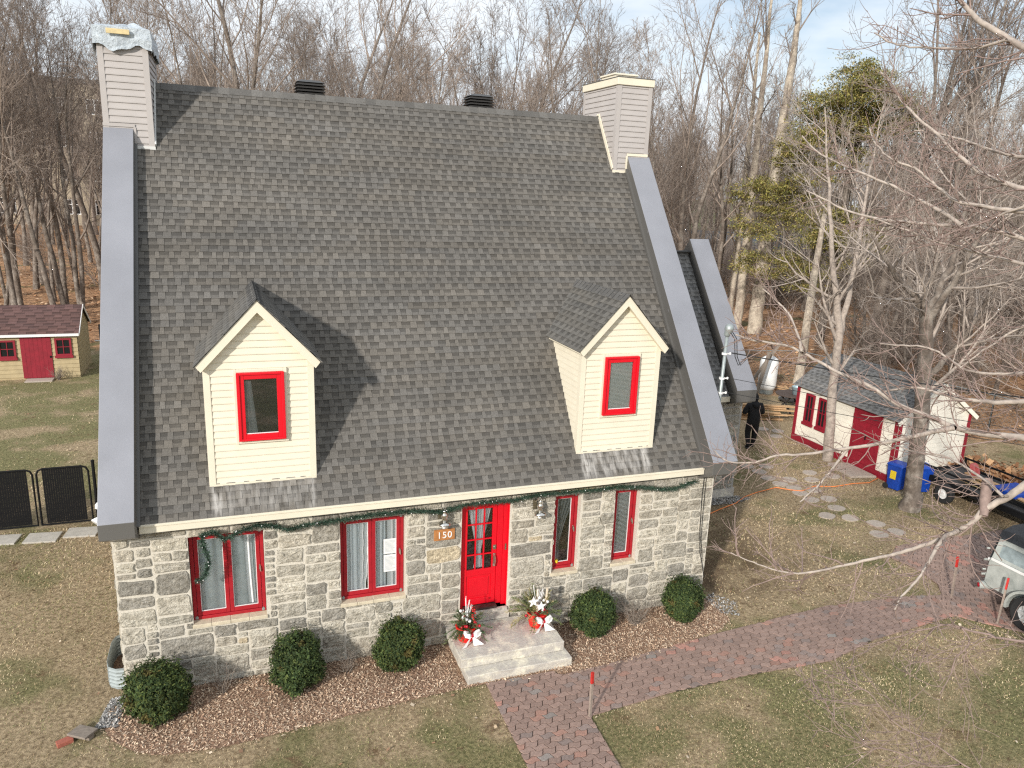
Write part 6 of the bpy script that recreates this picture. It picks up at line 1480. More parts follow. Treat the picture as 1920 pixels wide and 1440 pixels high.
chain_fence([(18.5, 16.6), (25.6, 15.0), (27.5, 7.0), (28.0, -2.0)], 1.5, 'galvanised chain link fence between the side yard and the wood')

# ------------------------------------------------------------------ trees
class TB:
    """fast tube collector for branches: quads only"""
    def __init__(s): s.V = []; s.F = []; s.n = 0
    def tube(s, pts, rad, k):
        P = np.asarray(pts, float); m = len(P); d = np.gradient(P, axis=0); d /= (np.linalg.norm(d, axis=1)[:, None] + 1e-9)
        ref = np.array([1.0, 0, 0]) if abs(d[0][0]) < .7 else np.array([0, 1.0, 0])
        a = np.cross(d, ref); a /= (np.linalg.norm(a, axis=1)[:, None] + 1e-9); b = np.cross(d, a)
        t = np.arange(k) * 2 * np.pi / k
        ring = P[:, None, :] + (a[:, None, :] * np.cos(t)[None, :, None] + b[:, None, :] * np.sin(t)[None, :, None]) * np.asarray(rad, float)[:, None, None]
        s.V.append(ring.reshape(-1, 3))
        i = np.arange(m - 1)[:, None] * k; q = np.arange(k)[None, :]; q2 = (q + 1) % k
        s.F.append((np.stack([i + q, i + q2, i + k + q2, i + k + q], -1)).reshape(-1, 4) + s.n); s.n += m * k
    def mesh(s, name, m):
        V = np.concatenate(s.V); F = np.concatenate(s.F); me = bpy.data.meshes.new(name)
        me.vertices.add(len(V)); me.vertices.foreach_set('co', V.astype(np.float32).ravel()); n = len(F)
        me.loops.add(n * 4); me.loops.foreach_set('vertex_index', F.astype(np.int32).ravel()); me.polygons.add(n); me.polygons.foreach_set('loop_start', np.arange(0, n * 4, 4, dtype=np.int32))
        me.update(calc_edges=True); me.polygons.foreach_set('use_smooth', [True] * n); me.materials.append(m); return me

def axis_line(rs, p, d, L, n, wander, lift):
    pts = [np.array(p, float)]; d = np.array(d, float); st = L / n
    for _ in range(n):
        d = d + rs.normal(0, wander, 3); d[2] += lift; d /= np.linalg.norm(d); pts.append(pts[-1] + d * st)
    return np.array(pts)
def side_dir(rs, ax, ang):
    r = rs.normal(0, 1, 3); r -= ax * r.dot(ax); r /= np.linalg.norm(r); return ax * math.cos(ang) + r * math.sin(ang)
def at_t(P, t):
    x = t * (len(P) - 1); i = min(int(x), len(P) - 2); f = x - i; d = P[i + 1] - P[i]; return P[i] * (1 - f) + P[i + 1] * f, d / np.linalg.norm(d)

def bare_tree(seed, H, r0, stems=1, n1=20, n2=8, n3=6, n4=3, spread=0.55, low=0.3, rise=0.10, tw=0.0075, len1=0.36, fork=0.0):
    """leafless tree: tapered trunk, limbs, branches, twigs; returns (trunk mesh, crown mesh builders)"""
    rs = np.random.RandomState(seed); T, B = TB(), TB()
    for sidx in range(stems):
        d0 = np.array([0, 0, 1.0]) + (rs.normal(0, .13, 3) if stems > 1 else rs.normal(0, .04, 3)); h = H * rs.uniform(.85, 1.0)
        base = np.array([rs.normal(0, .15), rs.normal(0, .15), -0.1]) if stems > 1 else np.array([0, 0, -.1])
        tr = axis_line(rs, base, d0 / np.linalg.norm(d0), h, 14, .05, .03); rr = r0 * (1 - np.linspace(0, 1, 15) ** 1.15 * .94) * (0.8 if stems > 1 else 1); rr[0] *= 1.35
        T.tube(tr, rr, 8)
        for i in range(n1):
            t = low + (1 - low) * ((i + rs.uniform(0, 1)) / n1) ** 0.9; t = min(t, .985)
            p, ax = at_t(tr, t); L1 = H * len1 * (1.05 - .72 * (t - low) / (1 - low)) * rs.uniform(.6, 1.25); r1 = min(max(.02, r0 * .5 * (1.1 - t) * rs.uniform(.6, 1.1)), .09)
            d1 = side_dir(rs, ax, rs.uniform(.6, 1.15) * (spread + .25)); l1 = axis_line(rs, p, d1, L1, 6, .10, rise)
            B.tube(l1, r1 * np.linspace(1, .22, 7), 5)
            for j in range(n2):
                t2 = .18 + .80 * (j + rs.uniform(0, 1)) / n2; p2, ax2 = at_t(l1, min(t2, .99)); L2 = L1 * .52 * (1.15 - .6 * t2) * rs.uniform(.5, 1.2); r2 = max(.011, r1 * .42 * (1.1 - t2 * .7))
                l2 = axis_line(rs, p2, side_dir(rs, ax2, rs.uniform(.4, 1.0)), L2, 4, .12, rise * .9); B.tube(l2, r2 * np.linspace(1, .3, 5), 4)
                for k in range(n3):
                    t3 = .15 + .84 * (k + rs.uniform(0, 1)) / n3; p3, ax3 = at_t(l2, min(t3, .99)); L3 = max(.25, L2 * .55 * (1.15 - .5 * t3) * rs.uniform(.5, 1.2)); r3 = max(tw, r2 * .45)
                    l3 = axis_line(rs, p3, side_dir(rs, ax3, rs.uniform(.35, 1.0)), L3, 3, .14, rise * .7); B.tube(l3, np.array([r3, r3 * .85, r3 * .6, tw * .5]), 3)
                    for q in range(n4):
                        p4, ax4 = at_t(l3, rs.uniform(.25, .98)); L4 = L3 * rs.uniform(.3, .6)
                        l4 = axis_line(rs, p4, side_dir(rs, ax4, rs.uniform(.3, .9)), L4, 2, .12, .05); B.tube(l4, np.array([tw * .8, tw * .65, tw * .4]), 3)
    return T, B

PROTO = []
specs = [dict(H=20, r0=.21, spread=.50), dict(H=17, r0=.15, spread=.42, rise=.16), dict(H=22, r0=.23, spread=.60, n1=17), dict(H=15, r0=.12, spread=.38, rise=.18, n1=14),
         dict(H=18, r0=.16, stems=3, n1=8, spread=.40, rise=.17, low=.2), dict(H=21, r0=.19, spread=.5, low=.4), dict(H=13, r0=.09, spread=.4, rise=.15, n1=12), dict(H=19, r0=.2, stems=2, n1=10, spread=.45, rise=.15),
         dict(H=16, r0=.14, spread=.75, rise=.05, low=.22, n1=17)]
for i, sp in enumerate(specs):
    T, B = bare_tree(100 + i, **sp); PROTO.append((T.mesh('tree_trunk', M['bark']), B.mesh('tree_crown', M['twig'])))

def tree(name, label, x, y, tm, cm, s=1.0, rz=0.0, group=None, tilt=(0, 0), cat='tree'):
    t = thing(name, label, cat, (x, y, 0), group, rz); t.rotation_euler = (tilt[0], tilt[1], rz); t.scale = (s, s, s)
    for nm, me in (('trunk', tm), ('crown', cm)):
        o = bpy.data.objects.new(nm, me); COL.objects.link(o); o.parent = t
    return t

def pol(az, d): a = math.radians(az); return CAM.x + d * math.sin(a), CAM.y + d * math.cos(a)
rs = np.random.RandomState(77); placed = []
def try_place(az, d, mn):
    x, y = pol(az, d)
    if any((x - a) ** 2 + (y - b) ** 2 < mn * mn for a, b in placed): return None
    if -10 < x < -2 and 20 < y < 30: return None
    if x > 15 and y < 17 and x < 28.5: return None
    if x < 15 and y < 22: return None
    placed.append((x, y)); return x, y
# individual trunks read off the left of the view (azimuth from the camera, distance)
for az, d in ((-13.0, 50), (-11.8, 62), (-10.3, 54), (-9.3, 47.5), (-8.0, 60), (-7.2, 48.5), (-6.4, 56), (-5.8, 44.0), (-4.9, 51), (-14.5, 58), (-12.2, 78), (-8.6, 80), (-6.0, 90)):
    q = try_place(az, d, .8)
    if q:
        i = int(rs.choice([0, 2, 5, 7, 0, 5])); tree('bare_tree', 'bare grey trunked tree rising from the leaf litter left of the house', *q, *PROTO[i], rs.uniform(.85, 1.1), rs.uniform(0, 6.28), 'bare trees left of the house', (rs.normal(0, .03), rs.normal(0, .03)))
n = 0; tries = 0
while n < 205 and tries < 9000:
    tries += 1; az = rs.uniform(-17, 63); u = rs.uniform(0, 1)
    dmin = 46 if az < -2 else (37 if az < 26 else (40 if az < 35.5 else (60 if az < 46.5 else 38)))
    d = dmin + (108 - dmin) * u ** 1.5
    thin = .50 if az < -3 else (1.0 if az < 18 else (.32 if az < 25 else .50))
    if rs.uniform(0, 1) > thin: continue
    q = try_place(az, d, 1.2 + d * .010)
    if not q: continue
    right = az > 27
    i = int(rs.choice([1, 3, 6, 7, 4, 8, 0]) if right else rs.choice(len(PROTO), p=[.14, .15, .12, .13, .13, .10, .09, .08, .06])); s = rs.uniform(.8, 1.12) * (0.92 if right else 1.0)
    lab, grp = ('bare tree in the dense grey wood behind the house roof', 'bare trees in the wood behind the house') if az < 27 else ('bare tree in the thin wood to the right of the right chimney', 'bare trees in the wood right of the house')
    if az < -3: lab, grp = 'bare grey trunked tree rising from the leaf litter left of the house', 'bare trees left of the house'
    tree('bare_tree', lab, *q, *PROTO[i], s, rs.uniform(0, 6.28), grp, (rs.normal(0, .035), rs.normal(0, .035))); n += 1

for az, d, i, sc, lb in ((33.4, 44, 7, 1.15, 'fan shaped bare tree standing just right of the right chimney'), (45.9, 46, 0, 1.2, 'tall dark bare tree rising just right of the cedar top'), (48.3, 44, 4, 1.3, 'many stemmed bare tree right of the cedar, reaching the top edge'), (51.5, 47, 7, 1.2, 'tall bare tree at the far right behind the near boughs'), (30.3, 47, 3, 1.2, 'slim bare tree directly behind the right chimney')):
    q = pol(az, d); placed.append(q); tree('bare_tree', lb, *q, *PROTO[i], sc, az, None, (0, 0))
# pale stout trunks beside the cedar
def stem_tree(name, label, loc, stems, m, seed, n1=10, tw=.007, H=14, low=.35, spread=.5, n2=6, n3=5, n4=2, len1=.3, rise=.1, twm=None, group=None):
    """a tree whose trunks are given as lists of (x,y,z,r) relative to its foot"""
    t = thing(name, label, 'tree', loc, group); rs = np.random.RandomState(seed); T, B = TB(), TB()
    for st in stems:
        P = np.array([s[:3] for s in st], float); r = np.array([s[3] for s in st], float)
        x = np.linspace(0, len(P) - 1, (len(P) - 1) * 4 + 1); i = np.minimum(x.astype(int), len(P) - 2); f = (x - i)[:, None]; Q = P[i] * (1 - f) + P[i + 1] * f; rq = r[i] * (1 - f[:, 0]) + r[i + 1] * f[:, 0]
        Q[1:-1] += rs.normal(0, .02, (len(Q) - 2, 3)); T.tube(Q, rq, 10)
        hgt = np.linalg.norm(P[-1] - P[0])
        for k in range(n1):
            t_ = low + (.99 - low) * (k + rs.uniform(0, 1)) / n1; p, ax = at_t(Q, min(t_, .99)); L1 = H * len1 * rs.uniform(.5, 1.2) * (1.1 - .5 * t_); r1 = min(rq[int(t_ * (len(rq) - 1))] * .5, .06)
            l1 = axis_line(rs, p, side_dir(rs, ax, rs.uniform(.6, 1.1) * (spread + .3)), L1, 6, .10, rise); B.tube(l1, r1 * np.linspace(1, .25, 7), 5)
            for j in range(n2):
                p2, ax2 = at_t(l1, .15 + .83 * (j + rs.uniform(0, 1)) / n2); L2 = L1 * .5 * rs.uniform(.5, 1.2); l2 = axis_line(rs, p2, side_dir(rs, ax2, rs.uniform(.4, 1)), L2, 4, .12, rise); B.tube(l2, max(.009, r1 * .4) * np.linspace(1, .35, 5), 4)
                for q in range(n3):
                    p3, ax3 = at_t(l2, rs.uniform(.15, .99)); L3 = max(.2, L2 * .5 * rs.uniform(.5, 1.2)); l3 = axis_line(rs, p3, side_dir(rs, ax3, rs.uniform(.35, 1)), L3, 3, .14, rise * .6); B.tube(l3, np.array([tw, tw * .85, tw * .65, tw * .4]), 3)
                    for w in range(n4):
                        p4, ax4 = at_t(l3, rs.uniform(.2, .98)); B.tube(axis_line(rs, p4, side_dir(rs, ax4, rs.uniform(.3, .9)), L3 * rs.uniform(.3, .6), 2, .1, .04), np.array([tw * .7, tw * .6, tw * .35]), 3)
    for nm, b, mm in (('trunk', T, m), ('crown', B, twm or M['twig'])):
        o = bpy.data.objects.new(nm, b.mesh(nm, mm)); COL.objects.link(o); o.parent = t
    return t
stem_tree('pale_tree', 'stout pale trunked tree leaning right before the cedar', (31.8, 26.2, 0), [[(0, 0, -.1, .46), (.5, .6, 2.6, .40), (1.5, 1.8, 7.2, .36), (2.3, 2.6, 11.5, .30), (3.0, 3.2, 16, .22), (3.2, 3.4, 21, .10)]], M['pale_bark'], 1, 9, H=18, low=.5, len1=.22)
stem_tree('pale_tree', 'slimmer pale trunk standing left of the stout leaning one', (31.4, 27.4, 0), [[(0, 0, -.1, .30), (.4, .5, 3, .26), (1.0, 1.3, 8, .23), (1.2, 1.7, 14, .17), (1.3, 1.9, 20, .07)]], M['pale_bark'], 2, 10, H=18, low=.35, len1=.22)
stem_tree('pale_tree', 'thin pale trunk furthest left of the group by the cedar', (32.0, 29.2, 0), [[(0, 0, -.1, .24), (.5, .5, 4, .21), (1.2, 1.4, 10, .17), (1.5, 2.0, 18, .07)]], M['pale_bark'], 3, 10, H=16, low=.35, len1=.25)
mb = MB(); mb.tube([(0, 0, -.1), (.05, 0, 2.5), (.0, 0.05, 4.6), (.05, .05, 5.9)], [.19, .17, .15, .11], 9); o = mb.build('snag', M['pale_bark']); o.location = (37.5, 41.0, 0); tag(o, 'broken off pale dead trunk standing beyond the right coping', 'tree trunk')
mb = MB(); mb.tube([(0, 0, -.1), (.1, 0, 1.5), (.12, 0.05, 2.6), (.18, .05, 5.2), (.3, .1, 7.5)], [.22, .19, .18, .15, .09], 9); o = mb.build('old_trunk', M['pale_bark']); o.location = (25.6, 14.9, 0); tag(o, 'grey bare trunk rising behind the left end of the white shed', 'tree trunk')
# the two yard trees
stem_tree('yard_tree', 'young pale forked tree growing against the front of the white shed', (19.55, 6.28, 0), [[(0, 0, -.1, .17), (-.10, 0, 1.2, .14), (-.22, 0, 2.9, .13), (-.30, 0, 4.3, .12), (-.85, .1, 6.3, .075), (-1.25, .2, 8.4, .045), (-1.7, .3, 10.6, .015)],
          [(-.28, 0, 3.9, .10), (-.05, .1, 5.3, .08), (.15, .2, 7.0, .06), (.25, .3, 8.9, .035), (.5, .4, 10.8, .012)]], M['limb'], 5, 15, tw=.0055, H=9, low=.28, len1=.34, spread=.6, twm=M['limb'], n2=7, n3=5, n4=3)
stem_tree('yard_tree', 'dark trunked spreading tree standing on the lawn before the blue bins', (18.9, 2.45, 0), [[(0, 0, -.1, .30), (0.05, 0, .5, .215), (-.2, 0, 2.5, .19), (-.48, 0, 4.7, .17), (-.55, 0, 5.3, .15), (-.95, .1, 5.8, .09), (-1.6, .2, 6.3, .06), (-2.4, .4, 7.3, .02)],
          [(-.55, 0, 5.2, .11), (-.2, .1, 6.0, .085), (.2, .2, 6.7, .065), (.5, .4, 8.2, .04), (.8, .6, 10, .012)], [(-.55, 0, 5.2, .10), (-.5, -.5, 6.2, .07), (-.4, -1.0, 7.6, .04), (-.3, -1.4, 9, .012)], [(-.3, 0, 3.6, .09), (.4, -.1, 4.4, .07), (1.0, -.2, 5.4, .05), (1.5, -.3, 6.9, .015)]], M['bark'], 6, 11, tw=.0055, H=9, low=.3, len1=.36, spread=.7, rise=.06, n2=7, n3=5, n4=3, twm=M['limb'])
for k, (x, y, h, sd) in enumerate(((27.5, 10.5, 6.5, 11), (30, 7.0, 7.5, 12), (31.5, 12.0, 8, 13), (29, 3.5, 6, 14), (33, 4, 8, 16), (28.6, 14.2, 6, 18))):
    stem_tree('scrub_tree', 'thin many twigged scrub tree in the thicket behind the white shed', (x, y, 0), [[(0, 0, -.1, .10), (.2 * (-1) ** k, .1, h * .4, .075), (.5 * (-1) ** k, .2, h * .75, .04), (.6 * (-1) ** k, .3, h, .012)], [(0, 0, 0, .07), (-.5, .3, h * .4, .05), (-.9, .5, h * .85, .012)]],
              M['bark'], sd, 11, tw=.006, H=h, low=.12, len1=.5, spread=.75, rise=.03, n2=7, n3=6, n4=2, group='scrub trees behind the white shed')

# cedar
def cedar():
    t = thing('cedar_tree', 'ragged olive green cedar standing among the pale trunks', 'tree', (33.6, 22.6, 0)); base = Vector((33.6, 22.6, 0)); k = 1 / 30.8
    right = Vector((_r.x, _r.y, 0)).normalized(); away = Vector((_f.x, _f.y, 0)).normalized()
    cl = [(1560, 190, 20), (1566, 215, 30), (1540, 240, 42), (1600, 245, 38), (1500, 263, 35), (1632, 275, 22), (1560, 268, 42), (1470, 262, 18), (1455, 315, 28), (1480, 330, 30), (1550, 330, 22), (1440, 340, 22), (1500, 352, 20), (1420, 385, 32), (1450, 388, 24), (1485, 410, 32), (1385, 403, 16), (1530, 425, 34), (1410, 455, 28), (1600, 455, 28), (1575, 440, 20), (1420, 510, 28), (1480, 505, 28), (1560, 500, 24), (1510, 530, 28), (1590, 285, 30), (1525, 290, 26), (1515, 245, 26), (1580, 225, 30), (1550, 295, 30), (1610, 262, 30), (1490, 288, 24), (1548, 215, 24), (1470, 372, 22), (1440, 420, 22), (1500, 455, 26), (1540, 465, 26)]
    rs = np.random.RandomState(5); TBm = TB(); P, Nn = [], []
    lean = lambda z: right * (.6 * z / 14)
    tr = np.array([base + lean(z) + Vector((0, 0, z - .1)) for z in np.linspace(0, 14.6, 12)]) - np.array(base); TBm.tube(tr, np.linspace(.24, .03, 12), 8)
    for px, py, r in cl:
        z = (648 - py) * k * 1.015; c = right * ((px - 1545) * k) + Vector((0, 0, z)) + away * rs.normal(0, .7); R_ = r * k * 1.2
        TBm.tube(np.array([lean(z * .9) + Vector((0, 0, z * .97)), (lean(z) + c) / 2 + Vector((0, 0, -.1)), c]), [.05, .035, .015], 5)
        n = int(2600 * (r / 28) ** 2)
        for _ in range(max(7, int(r / 1.7))):   # flat sprays
            sc = np.array(c) + rs.normal(0, 1, 3) * np.array([R_ * .62, R_ * .62, R_ * .36]); TBm.tube(np.array([np.array(c) * .5 + sc * .5 - [0, 0, .08], sc]), [.012, .004], 3); m = int(n / max(7, int(r / 1.7)))
            q = rs.normal(0, 1, (m, 3)) * np.array([R_ * .28, R_ * .28, R_ * .10]); q[:, 2] -= .25 * (np.hypot(q[:, 0], q[:, 1])); P.append(sc + q); Nn.append(np.tile([0, 0, 1.0], (m, 1)))
    P = np.concatenate(P); Nn = np.concatenate(Nn)
    leaf_cloud('foliage', len(P), lambda r_, n_: (P, Nn), .10, [(0.19, 0.185, 0.042), (0.26, 0.235, 0.058), (0.125, 0.135, 0.036), (0.32, 0.27, 0.08), (0.33, 0.25, 0.10)], M['cedar_leaf'], 4, t, .45)
    o = bpy.data.objects.new('trunk', TBm.mesh('trunk', M['bark'])); COL.objects.link(o); o.parent = t
cedar()

# small clusters of red-brown oak leaves left on twigs
def leaf_cluster(x, y, z, r, n, label):
    c = thing('clinging_leaves', label, 'leaves', (x, y, z)); rs = np.random.RandomState(int(x * 10)); P = rs.normal(0, 1, (n, 3)) * np.array([r, r, r * .6]); leaf_cloud('leaf_spray', n, lambda a, b: (P, np.tile([0, 0, 1.], (n, 1))), .16, [(0.30, 0.085, 0.05), (0.22, 0.06, 0.04), (0.38, 0.14, 0.07)], M['leaf'], 3, c, .7)

# undergrowth: brushy mass through the wood
def undergrowth():
    T = TB(); rs = np.random.RandomState(9)
    base = []
    for v in range(5):
        b = TB()
        for k in range(26):
            d = rs.normal(0, .5, 3); d[2] = 1; d /= np.linalg.norm(d); l = axis_line(rs, rs.normal(0, .25, 3) * np.array([1, 1, 0]), d, rs.uniform(1.0, 2.6), 4, .12, .02); b.tube(l, np.linspace(.014, .006, 5), 3)
            for q in range(9):
                p, ax = at_t(l, rs.uniform(.2, .98)); l2 = axis_line(rs, p, side_dir(rs, ax, rs.uniform(.4, 1.1)), rs.uniform(.3, .9), 3, .15, .02); b.tube(l2, np.linspace(.008, .004, 4), 3)
                for w in range(2):
                    p3, a3 = at_t(l2, rs.uniform(.3, .98)); b.tube(axis_line(rs, p3, side_dir(rs, a3, .7), rs.uniform(.15, .4), 2, .1, 0), [.006, .005, .003], 3)
        base.append((np.concatenate(b.V), np.concatenate(b.F)))
    V, F, n = [], [], 0
    for k in range(330):
        if k < 75: az, d = rs.uniform(34, 62), rs.uniform(38, 75)
        elif k < 140: az, d = rs.uniform(27, 60), rs.uniform(60, 105)
        elif k < 170: az, d = rs.uniform(-17, -3), rs.uniform(60, 100)
        else: az, d = rs.uniform(-17, 60), rs.uniform(80, 120)
        x, y = pol(az, d)
        if x > 15 and y < 17 and x < 28.5: continue
        if 36 < az < 46.5 and d < 60: continue
        if az < -3 and rs.uniform() < .5: continue
        v, f = base[rs.randint(5)]; a = rs.uniform(0, 6.28); s = rs.uniform(.7, 1.6) * (1 + max(0, d - 60) / 60); R2 = np.array([[math.cos(a), -math.sin(a), 0], [math.sin(a), math.cos(a), 0], [0, 0, 1]])
        V.append((v @ R2.T) * s + np.array([x, y, 0])); F.append(f + n); n += len(v)
    o = raw('undergrowth', np.concatenate(V), np.concatenate(F), M['twig']); tag(o, 'brushy leafless undergrowth through the wood', 'undergrowth', kind='stuff')
undergrowth()
def far_woods():
    rs = np.random.RandomState(21); protos = []
    for i in range(3):
        T, B = bare_tree(300 + i, 17, .2, n1=13, n2=6, n3=4, n4=2, tw=.016, spread=.5, rise=.12, low=.2); protos.append((np.concatenate(T.V + B.V), np.concatenate(T.F + [f + T.n for f in B.F])))
    V, F, n = [], [], 0
    for k in range(330):
        az = rs.uniform(-18, 64); d = rs.uniform(108, 170)
        if 17 < az < 26 and rs.uniform() < .5: continue
        x, y = pol(az, d)
        if az < 1 and 112 < y < 160: continue
        v, f = protos[rs.randint(3)]; a = rs.uniform(0, 6.28); s = rs.uniform(.8, 1.25); R2 = np.array([[math.cos(a), -math.sin(a), 0], [math.sin(a), math.cos(a), 0], [0, 0, 1]])
        V.append((v @ R2.T) * s + np.array([x, y, 0])); F.append(f + n); n += len(v)
    o = raw('far_woods', np.concatenate(V), np.concatenate(F), M['twig']); tag(o, 'far off bare wood closing the horizon', 'woods', kind='stuff')
far_woods()

# beige apartment block far behind the trees on the left
def block():
    b = thing('apartment_block', 'beige brick apartment block glimpsed through the trees on the left', 'building', (-30, 125, 0)); y = 122.0; x0, x1 = -62, 2.0
    holes = []; cols = []
    nx = 15; zs = [(1.6, 3.9), (6.6, 9.0), (11.4, 13.8), (16.2, 18.4)]
    for i in range(nx):
        xc = 3.0 + i * 4.2
        for z0, z1 in zs: holes.append((xc, xc + 2.2, z0, z1))
    mb = MB(); wall_with_holes(mb, (x0, y, 0), (1, 0, 0), (0, 0, 1), (0, -1, 0), x1 - x0, 20.5, holes, .3)
    mb.poly([(x1, y, 0), (x1, y + 16, 0), (x1, y + 16, 20.5), (x1, y, 20.5)]); mb.poly([(x0, y, 20.5), (x1, y, 20.5), (x1, y + 16, 20.5), (x0, y + 16, 20.5)]); mb.build('wall', M['beige_brick'], b)
    mb = MB(); mb.box(x0 - .4, x1 + .4, y - .4, y + 16.4, 20.5, 21.1); mb.build('roof_edge', M['coping_end'], b)
    for a, c, z0, z1 in holes:
        if a < 14: continue
        w = node('window', b); X = x0 + a
        mb = MB(); t = .14
        for q in ((X, X + t, z0, z1), (X + 2.2 - t, X + 2.2, z0, z1), (X + 1.03, X + 1.17, z0, z1), (X + t, X + 1.03, z0, z0 + t), (X + 1.17, X + 2.2 - t, z0, z0 + t), (X + t, X + 1.03, z1 - t, z1), (X + 1.17, X + 2.2 - t, z1 - t, z1), (X + t, X + 1.03, (z0 + z1) / 2 + .3, (z0 + z1) / 2 + .4), (X + 1.17, X + 2.2 - t, (z0 + z1) / 2 + .3, (z0 + z1) / 2 + .4)): mb.box(q[0], q[1], y + .05, y + .15, q[2], q[3])
        mb.build('frame', M['white'], w); mb = MB(); mb.box(X + .02, X + 2.18, y + .18, y + .2, z0 + .02, z1 - .02); mb.build('pane', bpy.data.materials['dark_pane'], w)
block()
# dark blue windscreen of a sports court seen through the right hand wood
cf = thing('court_fence', 'blue grey windscreen fence of a court seen through the wood on the right', 'fence', (57, 62, 0))
a, b = Vector((44, 76, 0)), Vector((74, 55, 0)); d = (b - a).normalized(); L_ = (b - a).length
mb = MB(); mb.obox((a + b) / 2 + Vector((0, 0, 2.1)), d, d.cross(Vector((0, 0, 1))), (0, 0, 1), L_ / 2, .02, 1.9); mb.build('screen', M['windscreen'], cf)
mb = MB()
for k in range(10): p = a + d * (L_ * k / 9); mb.tube([p, p + Vector((0, 0, 4.2))], .05, 6)
mb.build('posts', M['mesh_wire'], cf)

